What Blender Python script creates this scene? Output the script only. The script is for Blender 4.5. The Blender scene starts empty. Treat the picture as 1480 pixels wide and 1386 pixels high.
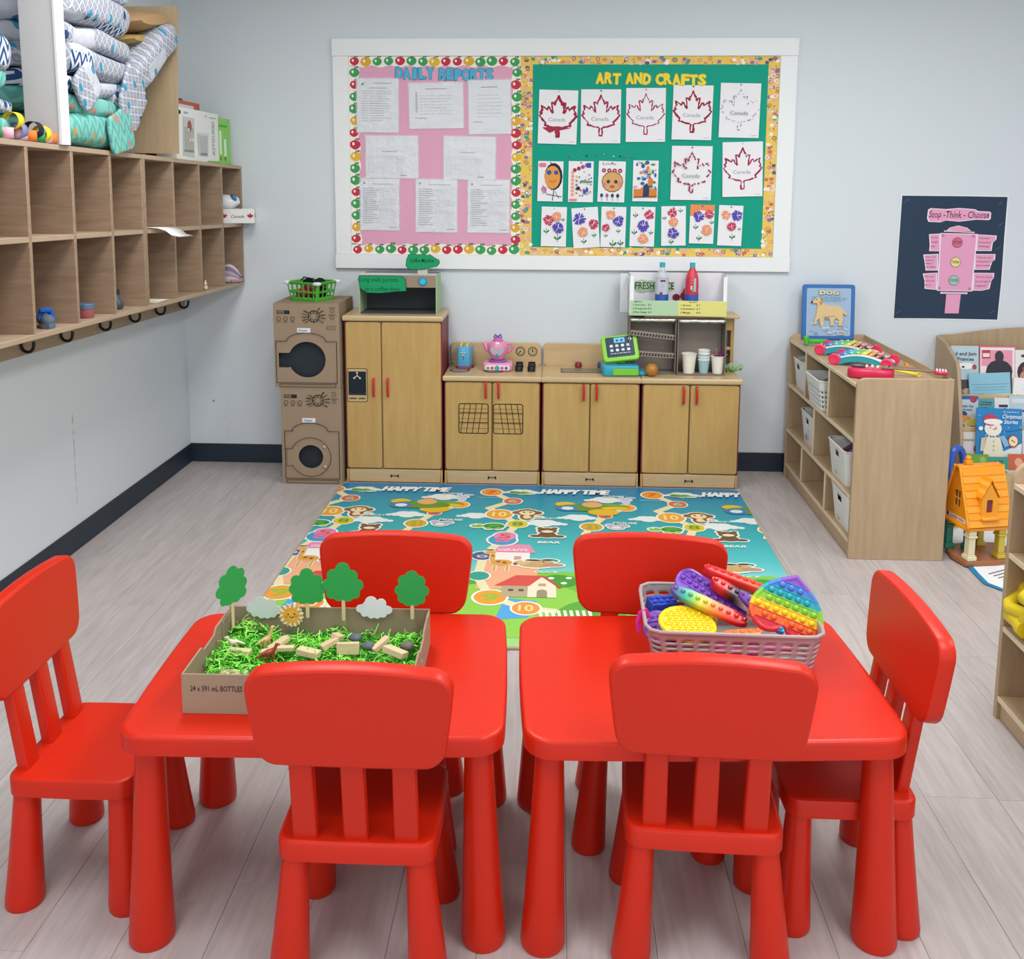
import bpy, bmesh, math, random
from mathutils import Vector, Matrix, Euler
random.seed(7)
PI = math.pi
S = bpy.context.scene
COL = S.collection
R_ = math.radians

# ------------------------------------------------------------------ camera
FPX, PITCH, YAW, ROLL, CAMH = 1386.44, .1369, -.0439, .0048, 1.5784
CX, CY = 740.0, 450.0
_F = Vector((math.sin(YAW)*math.cos(PITCH), math.cos(YAW)*math.cos(PITCH), -math.sin(PITCH)))
_R0 = Vector((math.cos(YAW), -math.sin(YAW), 0)); _U0 = _R0.cross(_F)
_R = _R0*math.cos(ROLL)+_U0*math.sin(ROLL); _U = _U0*math.cos(ROLL)-_R0*math.sin(ROLL)
_C = Vector((0, 0, CAMH))
cam = bpy.data.cameras.new('camera'); camo = bpy.data.objects.new('camera', cam); COL.objects.link(camo)
camo.matrix_world = Matrix(((_R.x, _U.x, -_F.x, 0), (_R.y, _U.y, -_F.y, 0), (_R.z, _U.z, -_F.z, CAMH), (0, 0, 0, 1)))
cam.sensor_fit = 'HORIZONTAL'; cam.sensor_width = 36; cam.lens = FPX/1480*36
cam.shift_y = -(693-CY)/1480; cam.clip_start = .05; cam.clip_end = 60
S.camera = camo

def at(u, v, X=None, Y=None, Z=None):
    """where the sight line of photo point (u, v) meets a plane of the room"""
    d = _F+_R*((u-CX)/FPX)-_U*((v-CY)/FPX)
    if X is not None: t = X/d.x
    elif Y is not None: t = Y/d.y
    else: t = (Z-CAMH)/d.z
    return _C+d*t

# ------------------------------------------------------------------ light
W = bpy.data.worlds.new('world'); S.world = W; W.use_nodes = True
bg = W.node_tree.nodes['Background']; bg.inputs[0].default_value = (.84, .92, 1, 1); bg.inputs[1].default_value = 1.25
S.view_settings.view_transform = 'Standard'; S.view_settings.look = 'None'
S.view_settings.gamma = 1; S.view_settings.use_curve_mapping = False
S.view_settings.exposure = 0.15
CEIL = 2.75
for i, (x, y, e) in enumerate([(-.9, .9, 23), (1.2, .9, 28), (-.9, 3.1, 26), (1.2, 3.1, 31), (3.0, 2.2, 24)]):
    L = bpy.data.lights.new('ceiling_panel_light', 'AREA'); L.shape = 'RECTANGLE'; L.size = .6; L.size_y = 1.2; L.energy = e
    L.color = (1, .99, .985)
    o = bpy.data.objects.new('ceiling_panel_light', L); o.location = (x, y, CEIL-.03); COL.objects.link(o)

# ------------------------------------------------------------------ materials
def lin(c):
    if isinstance(c, str): c = tuple(int(c[i:i+2], 16)/255 for i in (0, 2, 4))
    return tuple((x/12.92 if x <= .04045 else ((x+.055)/1.055)**2.4) for x in c)
_mats = {}
def mat(name, c='cccccc', rough=.5, metal=0, spec=.5, vcol=False, alpha=1, bump=0, bscale=60, trans=0, coat=0):
    if name in _mats: return _mats[name]
    m = bpy.data.materials.new(name); m.use_nodes = True; nt = m.node_tree; b = nt.nodes['Principled BSDF']
    b.inputs['Base Color'].default_value = (*lin(c), 1); b.inputs['Roughness'].default_value = rough
    b.inputs['Metallic'].default_value = metal; b.inputs['Specular IOR Level'].default_value = spec
    b.inputs['Alpha'].default_value = alpha; b.inputs['Transmission Weight'].default_value = trans
    b.inputs['Coat Weight'].default_value = coat
    if vcol:
        a = nt.nodes.new('ShaderNodeVertexColor'); a.layer_name = 'Col'; nt.links.new(a.outputs[0], b.inputs['Base Color'])
    if bump:
        t = nt.nodes.new('ShaderNodeTexCoord'); n = nt.nodes.new('ShaderNodeTexNoise'); n.inputs['Scale'].default_value = bscale
        n.inputs['Detail'].default_value = 4
        bb = nt.nodes.new('ShaderNodeBump'); bb.inputs['Strength'].default_value = bump; bb.inputs['Distance'].default_value = .004
        nt.links.new(t.outputs['Object'], n.inputs[0]); nt.links.new(n.outputs[0], bb.inputs['Height']); nt.links.new(bb.outputs[0], b.inputs['Normal'])
    _mats[name] = m
    return m
def wood(name, c1, c2, axis='z', scale=9, rough=.45, stretch=14, tone=.0, contrast=1.0, grain_bump=False):
    if name in _mats: return _mats[name]
    m = bpy.data.materials.new(name); m.use_nodes = True; nt = m.node_tree; N = nt.nodes; Lk = nt.links.new; b = N['Principled BSDF']
    t = N.new('ShaderNodeTexCoord'); oi = N.new('ShaderNodeObjectInfo')
    add = N.new('ShaderNodeVectorMath'); add.operation = 'ADD'
    sc = N.new('ShaderNodeVectorMath'); sc.operation = 'SCALE'; sc.inputs[0].default_value = (3.1, 7.7, 5.3)
    Lk(oi.outputs['Random'], sc.inputs['Scale']); Lk(t.outputs['Object'], add.inputs[0]); Lk(sc.outputs[0], add.inputs[1])
    mp = N.new('ShaderNodeMapping'); k = [scale]*3; k['xyz'.index(axis)] = scale/stretch; mp.inputs['Scale'].default_value = k
    Lk(add.outputs[0], mp.inputs[0])
    n1 = N.new('ShaderNodeTexNoise'); n1.inputs['Scale'].default_value = 1.0; n1.inputs['Detail'].default_value = 3; n1.inputs['Distortion'].default_value = .6
    Lk(mp.outputs[0], n1.inputs[0])
    mu = N.new('ShaderNodeMath'); mu.operation = 'MULTIPLY'; mu.inputs[1].default_value = 9; Lk(n1.outputs[0], mu.inputs[0])
    fr = N.new('ShaderNodeMath'); fr.operation = 'PINGPONG'; fr.inputs[1].default_value = 1; Lk(mu.outputs[0], fr.inputs[0])
    n2 = N.new('ShaderNodeTexNoise'); n2.inputs['Scale'].default_value = 9; n2.inputs['Detail'].default_value = 5; Lk(mp.outputs[0], n2.inputs[0])
    mx = N.new('ShaderNodeMath'); mx.operation = 'MULTIPLY'; Lk(fr.outputs[0], mx.inputs[0]); mx.inputs[1].default_value = .24*contrast
    ad = N.new('ShaderNodeMath'); ad.operation = 'MULTIPLY_ADD'; Lk(n2.outputs[0], ad.inputs[0]); ad.inputs[1].default_value = 1.0*contrast; Lk(mx.outputs[0], ad.inputs[2])
    rm = N.new('ShaderNodeMapRange'); Lk(ad.outputs[0], rm.inputs[0]); rm.inputs[1].default_value = .25*contrast; rm.inputs[2].default_value = 1.1*max(contrast, .6)
    mix = N.new('ShaderNodeMix'); mix.data_type = 'RGBA'; mix.inputs['A'].default_value = (*lin(c1), 1); mix.inputs['B'].default_value = (*lin(c2), 1)
    Lk(rm.outputs[0], mix.inputs['Factor'])
    hs = N.new('ShaderNodeHueSaturation'); Lk(mix.outputs['Result'], hs.inputs['Color'])
    vr = N.new('ShaderNodeMapRange'); Lk(oi.outputs['Random'], vr.inputs[0]); vr.inputs[3].default_value = 1-tone; vr.inputs[4].default_value = 1+tone
    Lk(vr.outputs[0], hs.inputs['Value']); Lk(hs.outputs[0], b.inputs['Base Color'])
    b.inputs['Roughness'].default_value = rough
    bb = N.new('ShaderNodeBump'); bb.inputs['Strength'].default_value = .12; bb.inputs['Distance'].default_value = .001
    Lk(n2.outputs[0], bb.inputs['Height'])
    if grain_bump: Lk(bb.outputs[0], b.inputs['Normal'])
    _mats[name] = m
    return m
PRINT = mat('printed_paper', vcol=True, rough=.7, spec=.25)
GLOSSP = mat('glossy_print', vcol=True, rough=.35, spec=.4)
PLAS = mat('coloured_plastic', vcol=True, rough=.32, spec=.5)
FABRIC = mat('coloured_fabric', vcol=True, rough=.9, spec=.1, bump=.4, bscale=200)
CARD = mat('cardboard', '9f8a74', .85, spec=.15, bump=.1, bscale=40)
CARDV = mat('cardboard_tinted', vcol=True, rough=.85, spec=.15)
RED = mat('red_moulded_plastic', 'cc2409', .37, spec=.36, bump=.03, bscale=400)
MAPLE = wood('maple_door_veneer', 'c9a566', 'b79151', 'z', 5, .42, 9, .02, .8)
MAPLEX = wood('maple_counter', 'd2b98f', 'c2a577', 'x', 7, .3, 9)
BIRCH = wood('birch_plywood', 'bca383', 'a68d6c', 'z', 6, .45, 10)
BIRCHY = wood('birch_plywood_lengthwise', 'c2a988', 'ae9572', 'y', 6, .4, 10)
BIRCHEDGE = mat('birch_edge_band', 'e0cfb2', .45)
OAK = wood('greyed_oak_laminate', 'a99078', '876e56', 'x', 11, .5, 9, .0, 1.25)
OAKY = wood('greyed_oak_laminate_front', 'b9a38b', 'a58d74', 'y', 11, .5, 12)
PLY = wood('tan_plywood', 'b9a384', 'a8916f', 'z', 6, .6, 8)
FLOORM = wood('grey_vinyl_plank', 'c3bbb9', 'a29a98', 'y', 9, .38, 11, .03, 1.25)
WALLM = mat('painted_wall', 'd8dfe4', .8, spec=.2, bump=.05, bscale=120)
WHITE = mat('white_painted_wood', 'eceff0', .5, spec=.4)
NAVY = mat('black_vinyl_base', '1e2c3a', .45)
BLACK = mat('black_metal', '15161a', .35, metal=.4)
CHROME = mat('steel', 'b8b8ba', .25, metal=1)

# ------------------------------------------------------------------ mesh helpers
class M:
    def __init__(s, c='ffffff'):
        s.bm = bmesh.new(); s.cl = s.bm.loops.layers.float_color.new('Col'); s.c = lin(c)
    def paint(s, fs, c=None):
        c = s.c if c is None else lin(c)
        for f in fs:
            for l in f.loops: l[s.cl] = (*c, 1)
        return fs
    def faces(s, pts, quads, c=None):
        v = [s.bm.verts.new(p) for p in pts]; out = []
        for q in quads:
            try: out.append(s.bm.faces.new([v[i] for i in q]))
            except ValueError: pass
        return s.paint(out, c)
    def box(s, x0, y0, z0, x1, y1, z1, bev=0, seg=1, c=None, m=None):
        P = [(x, y, z) for x in (x0, x1) for y in (y0, y1) for z in (z0, z1)]
        v = [s.bm.verts.new(p) for p in P]
        fs = [s.bm.faces.new([v[i] for i in q]) for q in ((0, 1, 3, 2), (4, 6, 7, 5), (0, 4, 5, 1), (2, 3, 7, 6), (0, 2, 6, 4), (1, 5, 7, 3))]
        allv = v
        if bev:
            r = bmesh.ops.bevel(s.bm, geom=list({e for f in fs for e in f.edges}), offset=bev, segments=seg, affect='EDGES', profile=.6)
            fs = list({f for x in r['verts'] for f in x.link_faces} | {f for f in fs if f.is_valid})
            allv = list({x for f in fs for x in f.verts})
        if m is not None:
            for x in allv: x.co = m @ x.co
        return s.paint(fs, c)
    def loft(s, rings, c=None, caps=(True, True), closed=True, cap_c=None):
        n = len(rings[0]); V = [[s.bm.verts.new(p) for p in r] for r in rings]; fs = []
        for a, b in zip(V, V[1:]):
            for i in range(n if closed else n-1):
                j = (i+1) % n; fs.append(s.bm.faces.new((a[i], a[j], b[j], b[i])))
        s.paint(fs, c); cp = []
        if caps[0]: cp.append(s.bm.faces.new(V[0][::-1]))
        if caps[1]: cp.append(s.bm.faces.new(V[-1]))
        s.paint(cp, cap_c or c)
        return fs+cp
    def lathe(s, prof, c=None, seg=20, m=None, caps=(True, True)):
        m = m or Matrix()
        return s.loft([[m @ Vector((r*math.cos(2*PI*i/seg), r*math.sin(2*PI*i/seg), z)) for i in range(seg)] for r, z in prof], c, caps)
    def tube(s, pts, r, seg=8, c=None, closed=False, flat=1):
        pts = [Vector(p) for p in pts]; n = len(pts); rr = r if isinstance(r, (list, tuple)) else [r]*n
        rings = []; up = None
        for i, p in enumerate(pts):
            if closed: t = pts[(i+1) % n]-pts[i-1]
            else: t = pts[min(i+1, n-1)]-pts[max(i-1, 0)]
            t.normalize()
            if up is None:
                up = Vector((0, 0, 1)) if abs(t.z) < .9 else Vector((0, 1, 0))
            up = (up-t*up.dot(t)).normalized(); sd = t.cross(up)
            rings.append([p+(up*math.cos(2*PI*k/seg)*flat+sd*math.sin(2*PI*k/seg))*rr[i] for k in range(seg)])
        if closed: rings.append(rings[0])
        return s.loft(rings, c, (not closed, not closed))
    def ell(s, ctr, rad, c=None, seg=12, rings=8, m=None):
        m = m or Matrix(); ctr = Vector(ctr)
        R = []
        for j in range(rings+1):
            ph = PI*(j/rings)-PI/2; cr = max(math.cos(ph), .02)
            R.append([m @ (ctr+Vector((rad[0]*cr*math.cos(2*PI*i/seg), rad[1]*cr*math.sin(2*PI*i/seg), rad[2]*math.sin(ph)))) for i in range(seg)])
        return s.loft(R, c)
    def plate(s, outer, holes=(), t=.003, fr=None, c=None, side_c=None):
        """flat shape with holes; (u, v) -> fr @ (u, v, 0), thickness along -w"""
        fr = fr or Matrix(); ed = []; loops = []
        for L in (outer, *holes):
            v = [s.bm.verts.new(fr @ Vector((p[0], p[1], 0))) for p in L]; loops.append(v)
            ed += [s.bm.edges.new((v[i], v[(i+1) % len(v)])) for i in range(len(v))]
        r = bmesh.ops.triangle_fill(s.bm, use_beauty=True, use_dissolve=False, edges=ed)
        top = [f for f in r['geom'] if isinstance(f, bmesh.types.BMFace)]
        nrm = (fr.to_3x3() @ Vector((0, 0, 1))).normalized()
        for f in top:
            f.normal_update()
            if f.normal.dot(nrm) < 0: f.normal_flip()
        s.paint(top, c)
        if t:
            mp = {}
            for L in loops:
                for x in L: mp[x] = s.bm.verts.new(x.co-nrm*t)
            bot = [s.bm.faces.new([mp[x] for x in reversed(f.verts)]) for f in top]
            sd = [s.bm.faces.new((L[i], mp[L[i]], mp[L[(i+1) % len(L)]], L[(i+1) % len(L)])) for L in loops for i in range(len(L))]
            s.paint(bot, c); s.paint(sd, side_c or c)
        return top
    def build(s, name, m, parent=None, label=None, cat=None, group=None, kind=None, loc=None, rot=None, ang=38, smooth=True, solid=0, recalc=True):
        if recalc: bmesh.ops.recalc_face_normals(s.bm, faces=s.bm.faces)
        me = bpy.data.meshes.new(name); s.bm.to_mesh(me); s.bm.free()
        if smooth:
            me.set_sharp_from_angle(angle=R_(ang)); me.polygons.foreach_set('use_smooth', [p.loop_total <= 6 for p in me.polygons])
        me.materials.append(m)
        o = bpy.data.objects.new(name, me); COL.objects.link(o)
        if parent: o.parent = parent
        if loc: o.location = loc
        if rot: o.rotation_euler = rot
        if solid:
            q = o.modifiers.new('thickness', 'SOLIDIFY'); q.thickness = solid; q.offset = 0
        tag(o, label, cat, group, kind)
        return o
def tag(o, label=None, cat=None, group=None, kind=None):
    if label: o['label'] = label
    if cat: o['category'] = cat
    if group: o['group'] = group
    if kind: o['kind'] = kind
    return o
def thing(name, label, cat, loc=(0, 0, 0), rz=0, group=None, rot=None):
    o = bpy.data.objects.new(name, None); COL.objects.link(o); o.empty_display_size = .05
    o.location = loc; o.rotation_euler = rot or (0, 0, rz)
    return tag(o, label, cat, group)
def copy_tree(o, parent=None):
    c = o.copy(); COL.objects.link(c)
    if parent: c.parent = parent
    for ch in [x for x in KIDS.get(o.name, [])]: copy_tree(ch, c)
    return c
KIDS = {}
def note_kids(o):
    KIDS[o.name] = [x for x in bpy.data.objects if x.parent == o]
    for x in KIDS[o.name]: note_kids(x)
def frame(o, x, y):
    """matrix from origin, x axis and y axis"""
    x = Vector(x).normalized(); y = Vector(y); z = x.cross(y).normalized(); y = z.cross(x).normalized(); o = Vector(o)
    return Matrix(((x.x, y.x, z.x, o.x), (x.y, y.y, z.y, o.y), (x.z, y.z, z.z, o.z), (0, 0, 0, 1)))
def rrect(w, h, r, n=5, bulge=0, cx=0, cy=0, taper=0):
    """rounded rectangle, counter-clockwise; bulge pushes the side middles out; taper narrows the bottom"""
    P = []; r = min(r, w/2-1e-4, h/2-1e-4)
    for k, (sx, sy) in enumerate(((1, 1), (-1, 1), (-1, -1), (1, -1))):
        for i in range(n+1):
            a = PI/2*k+PI/2*i/n; P.append((sx*(w/2-r)+r*math.cos(a), sy*(h/2-r)+r*math.sin(a)))
        if bulge:
            nx = [(-1, 1), (-1, -1), (1, -1), (1, 1)][k]; a0 = P[-1]
            nxt = [(-(w/2-r), h/2), (-w/2, -(h/2-r)), (w/2-r, -h/2), (w/2, h/2-r)][k]
            for q in (1, 2, 3, 4, 5):
                t = q/6; P.append((a0[0]+(nxt[0]-a0[0])*t, a0[1]+(nxt[1]-a0[1])*t))
    out = []
    for x, y in P:
        if bulge:
            bx = bulge*(1-(2*y/h)**2); by = bulge*(1-(2*x/w)**2)
            if abs(x) > w/2-r*.6: x += math.copysign(max(bx, 0), x)
            if abs(y) > h/2-r*.6: y += math.copysign(max(by, 0), y)
        if taper: x *= 1-taper*(.5-y/h)
        out.append((x+cx, y+cy))
    return out
def inset(P, d):
    n = len(P); out = []
    for i in range(n):
        a, b, c = Vector(P[i-1]), Vector(P[i]), Vector(P[(i+1) % n])
        e1 = b-a; e2 = c-b
        n1 = Vector((-e1.y, e1.x)); n2 = Vector((-e2.y, e2.x))
        if n1.length > 1e-9: n1.normalize()
        if n2.length > 1e-9: n2.normalize()
        m = n1+n2
        if m.length < 1e-6: m = n1
        m.normalize(); out.append((b.x+m.x*d, b.y+m.y*d))
    return out
def circ(x, y, r, ry=None, n=16, a0=0):
    ry = r if ry is None else ry
    return [(x+r*math.cos(a0+2*PI*i/n), y+ry*math.sin(a0+2*PI*i/n)) for i in range(n)]
def slab(mm, P, z0, z1, rnd=.003, c=None, fr=None):
    """outline P lofted from z0 to z1 with softened rims"""
    fr = fr or Matrix(); rr = []
    for z, d in ((z0, rnd), (z0+rnd*.4, rnd*.3), (z0+rnd, 0), (z1-rnd, 0), (z1-rnd*.4, rnd*.3), (z1, rnd)):
        rr.append([fr @ Vector((x, y, z)) for x, y in (inset(P, d) if d else P)])
    return mm.loft(rr, c)
def cloud_outline(bumps, n=7):
    """scalloped outline through the arcs of circles given as (x, y, r) counter-clockwise"""
    cx = sum(b[0] for b in bumps)/len(bumps); cy = sum(b[1] for b in bumps)/len(bumps); P = []
    K = 72
    for i in range(K):
        a = 2*PI*i/K; d = Vector((math.cos(a), math.sin(a))); best = 0
        for x, y, r in bumps:
            o = Vector((x-cx, y-cy)); b = o.dot(d); q = b*b-(o.length_squared-r*r)
            if q >= 0: best = max(best, b+math.sqrt(q))
        P.append((cx+d.x*best, cy+d.y*best))
    return P

_gl = {}
def glyphs(s, bold=0.0, res=2):
    bold = min(bold, .04)
    k = (s, bold)
    if k in _gl: return _gl[k]
    cu = bpy.data.curves.new('t', 'FONT'); cu.body = s; cu.size = 1; cu.resolution_u = res; cu.offset = bold; cu.fill_mode = 'FRONT'
    ob = bpy.data.objects.new('t', cu); me = ob.to_mesh()
    V = [(v.co.x, v.co.y) for v in me.vertices]; P = [tuple(p.vertices) for p in me.polygons]
    ob.to_mesh_clear(); bpy.data.objects.remove(ob); bpy.data.curves.remove(cu)
    if V:
        w = max(v[0] for v in V); x0 = min(v[0] for v in V); y0 = min(v[1] for v in V); y1 = max(v[1] for v in V)
    else: w = x0 = y0 = 0; y1 = 1
    _gl[k] = (V, P, x0, w, y0, y1)
    return _gl[k]
def clip(P, x0, y0, x1, y1):
    for ax, lim, sg in ((0, x0, 1), (0, x1, -1), (1, y0, 1), (1, y1, -1)):
        out = []
        for i in range(len(P)):
            a, b = P[i-1], P[i]; ia = (a[ax]-lim)*sg >= 0; ib = (b[ax]-lim)*sg >= 0
            if ia != ib:
                t = (lim-a[ax])/(b[ax]-a[ax]); q = (a[0]+(b[0]-a[0])*t, a[1]+(b[1]-a[1])*t); out.append(q)
            if ib: out.append(b)
        P = out
        if not P: return P
    return P
class Art:
    """flat printed shapes on a sheet: (u, v) on the sheet in metres, stacked in hair-thin layers"""
    def __init__(s, fr, step=.00015, clipr=None):
        s.m = M(); s.fr = fr; s.l = 0; s.step = step; s.cr = clipr; s.n = {}
    def base(s, P, c, t=.0008):
        s.m.plate(P, (), t, s.fr, c)
    def poly(s, P, c, layer=None):
        if layer is None: s.l += 1; layer = s.l
        if s.cr: P = clip(P, *s.cr)
        if len(P) < 3: return
        k = s.n[layer] = s.n.get(layer, -1)+1
        z = layer*s.step+(k % 24)/24*s.step*.9
        try:
            vs = [s.m.bm.verts.new(s.fr @ Vector((x, y, z))) for x, y in P]
            f = s.m.bm.faces.new(vs); s.m.paint([f], c)
        except ValueError: pass
    def rect(s, x0, y0, x1, y1, c, layer=None): s.poly([(x0, y0), (x1, y0), (x1, y1), (x0, y1)], c, layer)
    def circ(s, x, y, r, c, ry=None, layer=None, n=14): s.poly(circ(x, y, r, ry, n), c, layer)
    def line(s, pts, w, c, layer=None, closed=False, jit=0):
        if layer is None: s.l += 1; layer = s.l
        pts = [Vector(p) for p in pts]
        if closed: pts = pts+[pts[0]]
        for a, b in zip(pts, pts[1:]):
            d = b-a
            if d.length < 1e-7: continue
            d.normalize(); n = Vector((-d.y, d.x)); w1 = w/2*(1+random.uniform(-jit, jit)); w2 = w/2*(1+random.uniform(-jit, jit))
            a2 = a-d*w*.3; b2 = b+d*w*.3
            s.poly([tuple(a2-n*w1), tuple(b2-n*w2), tuple(b2+n*w2), tuple(a2+n*w1)], c, layer)
    def ring(s, x, y, r, w, c, layer=None, n=16):
        s.line(circ(x, y, r, None, n), w, c, layer, True)
    def text(s, t, x, y, h, c, bold=0, shear=0, w=None, align='c', layer=None, rot=0, jit=0):
        """h: height of a capital; w: forced width"""
        V, P, x0, x1, y0, y1 = glyphs(t, bold)
        if not V: return
        if layer is None: s.l += 1; layer = s.l
        cnt = s.n[layer] = s.n.get(layer, -1)+1; zt_ = layer*s.step+(cnt % 24)/24*s.step*.9
        k = h/.69; kx = (w/(x1-x0)) if w else k; W_ = (x1-x0)*kx
        ox = -W_/2 if align == 'c' else 0
        ca, sa = math.cos(rot), math.sin(rot); Q = []
        for a, b in V:
            px = (a-x0)*kx+ox+shear*b*k; py = b*k+(math.sin((a-x0)*9)*jit*h)
            Q.append((x+px*ca-py*sa, y+px*sa+py*ca))
        if s.cr and (min(q[0] for q in Q) < s.cr[0] or max(q[0] for q in Q) > s.cr[2]):
            for f in P: s.poly([Q[i] for i in f], c, layer)
            return
        vs = [s.m.bm.verts.new(s.fr @ Vector((q[0], q[1], zt_))) for q in Q]
        fs = []
        for f in P:
            try: fs.append(s.m.bm.faces.new([vs[i] for i in f]))
            except ValueError: pass
        s.m.paint(fs, c)
    def scribble(s, x, y, w, h, rows, c, lw=.0008, layer=None):
        if layer is None: s.l += 1; layer = s.l
        for i in range(rows):
            yy = y-h*i/max(rows-1, 1); xx = x
            while xx < x+w*random.uniform(.75, 1):
                L = random.uniform(.06, .2)*w; s.rect(xx, yy-lw/2, min(xx+L, x+w), yy+lw/2, c, layer); xx += L+w*.035
    def build(s, name, m=None, parent=None, label=None, cat=None, group=None, **k):
        return s.m.build(name, m or PRINT, parent, label, cat, group, smooth=False, recalc=False, **k)

# ================================================================== SETTING
XL, D = -2.0247, 5.1435
XR = 4.3; YF = -1.6
def struct(name, mm, m, label, parent=None, **k): return mm.build(name, m, parent, label=label, cat=None if parent else 'structure', kind='structure', **k)
m = M(); m.box(XL-.1, YF, -.1, XR+.1, D+.1, -.004); floor = struct('floor', m, mat('subfloor', '6e6660', .9), 'light grey wood look vinyl plank floor')
PW, PL = .186, 1.22
_pm = {}
def plank(x, y0, y1):
    k = (round(y1-y0, 3), round(x, 3) if x+PW > XR or x < XL else 0)
    if k not in _pm:
        q = M(); q.box(.0004 if x >= XL else XL-x, .0004, -.006, PW-.0004, y1-y0-.0004, 0, bev=.0006)
        o = q.build('plank', FLOORM, floor, smooth=False); _pm[k] = o.data
    else:
        o = bpy.data.objects.new('plank', _pm[k]); COL.objects.link(o); o.parent = floor
    o.location = (x, y0, 0)
joints = {-4: 0, -14: 3.325, -13: 3.665, -15: 3.955, -11: 2.19, 0: 2.336, 1: 4.77, -12: 2.95, -10: 3.1}
for k in range(-17, 18):
    x = .971+PW*k
    if x+PW < XL+.01 or x > XR-.05: continue
    j = joints.get(k, 1.0+(k*.437) % PL)
    y = j-PL*math.ceil((j-YF)/PL)
    while y < D:
        a, b = max(y, YF), min(y+PL, D)
        if b-a > .02 and b > .6: plank(x, a, b)
        elif b-a > .02 and k % 1 == 0: plank(x, a, b)
        y += PL
m = M(); m.box(XL-.12, YF, 0, XL, D, CEIL); wl = struct('wall_left', m, WALLM, 'white painted wall below and behind the wooden cubbies')
m = M(); m.box(XL-.12, D, 0, XR+.12, D+.12, CEIL); wb = struct('wall_back', m, WALLM, 'white painted back wall behind the play kitchen')
m = M(); m.box(XR, YF, 0, XR+.12, D, CEIL); struct('wall_right', m, WALLM, 'white painted wall at the far right end of the room')
m = M(); m.box(XL-.12, YF, CEIL, XR+.12, D+.12, CEIL+.1); ceiling = struct('ceiling', m, mat('ceiling_tile', 'e8e8e4', .9), 'plain white ceiling')
for x, y in [(-.9, .9), (1.2, .9), (-.9, 3.1), (1.2, 3.1), (3.0, 2.2)]:
    m = M(); m.box(x-.32, y-.62, CEIL-.02, x+.32, y+.62, CEIL, bev=.004)
    m.build('light_panel_frame', WHITE, ceiling)
HB = .1057
def baseb(name, x0, y0, x1, y1, lab):
    q = M(); q.box(x0, y0, 0, x1, y1, HB, bev=.002)
    struct(name, q, NAVY, lab)
baseb('baseboard_left', XL, YF, XL+.006, D, 'black vinyl baseboard along the left wall')
baseb('baseboard_back', XL, D-.006, XR, D, 'black vinyl baseboard along the back wall')
# hairline seams and scuffs on the left wall
a = Art(frame((XL+.0004, 0, 0), (0, 1, 0), (0, 0, 1)))
for z in [z/20 for z in range(4, 12)]:
    p = at(110, 700, X=XL); a.rect(p.y-.001, z, p.y+.002, z+random.uniform(.02, .05), 'a9a9a6')
for _ in range(10): q = (random.uniform(2.9, 4.6), random.uniform(.3, .8)); a.circ(*q, .004, 'c2c2bf', .002, n=6)
a.build('wall_seam', parent=wl, kind='structure')
a = Art(frame((0, D-.0004, 0), (1, 0, 0), (0, 0, 1)))
for i in range(14):
    p = at(330+random.uniform(-4, 4), 575+i*4.5, Y=D); a.circ(p.x, p.z, .004, 'cdcfce', .003, n=6)
a.circ(*[at(309, 579, Y=D)[i] for i in (0, 2)], .006, '8f9494', n=7)
a.build('wall_scuff', parent=wb, kind='structure')

# ================================================================== TABLES AND CHAIRS
def T(lx, ly, x, y, a): return (x+lx*math.cos(a)-ly*math.sin(a), y+lx*math.sin(a)+ly*math.cos(a))
def make_table(label, x, y, a):
    t = thing('activity_table', label, 'table', (*T(.385, .275, x, y, a), 0), a, 'red plastic children\'s tables')
    P = rrect(.775, .55, .055, 7, .007)
    q = M(); rr = []
    for z, d in ((.437, .004), (.440, 0), (.472, 0), (.4765, .0015), (.4792, .005), (.48, .010)): rr.append([(u, v, z) for u, v in (inset(P, d) if d else P)])
    q.loft(rr); q.build('tabletop', RED, t)
    for sx in (-1, 1):
        for sy in (-1, 1):
            q = M(); bx, by = sx*(.3875-.040), sy*(.275-.047); tx, ty = sx*(.3875-.052), sy*(.275-.056)
            prof = [(.044, 0), (.0465, .006), (.0465, .02), (.041, .12), (.036, .24), (.0315, .36), (.028, .45)]
            q.loft([[(bx+(tx-bx)*z/.45+r*math.cos(2*PI*i/24), by+(ty-by)*z/.45+r*math.sin(2*PI*i/24), z) for i in range(24)] for r, z in prof])
            q.build('leg', RED, t)
    return t
TL = (-.8626, 1.732, .046); TR = (-.0439, 1.7594, .0553)
make_table('red plastic children\'s table on the left holding the cardboard grass box', *TL)
make_table('red plastic children\'s table on the right holding the grey toy basket', *TR)

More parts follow.
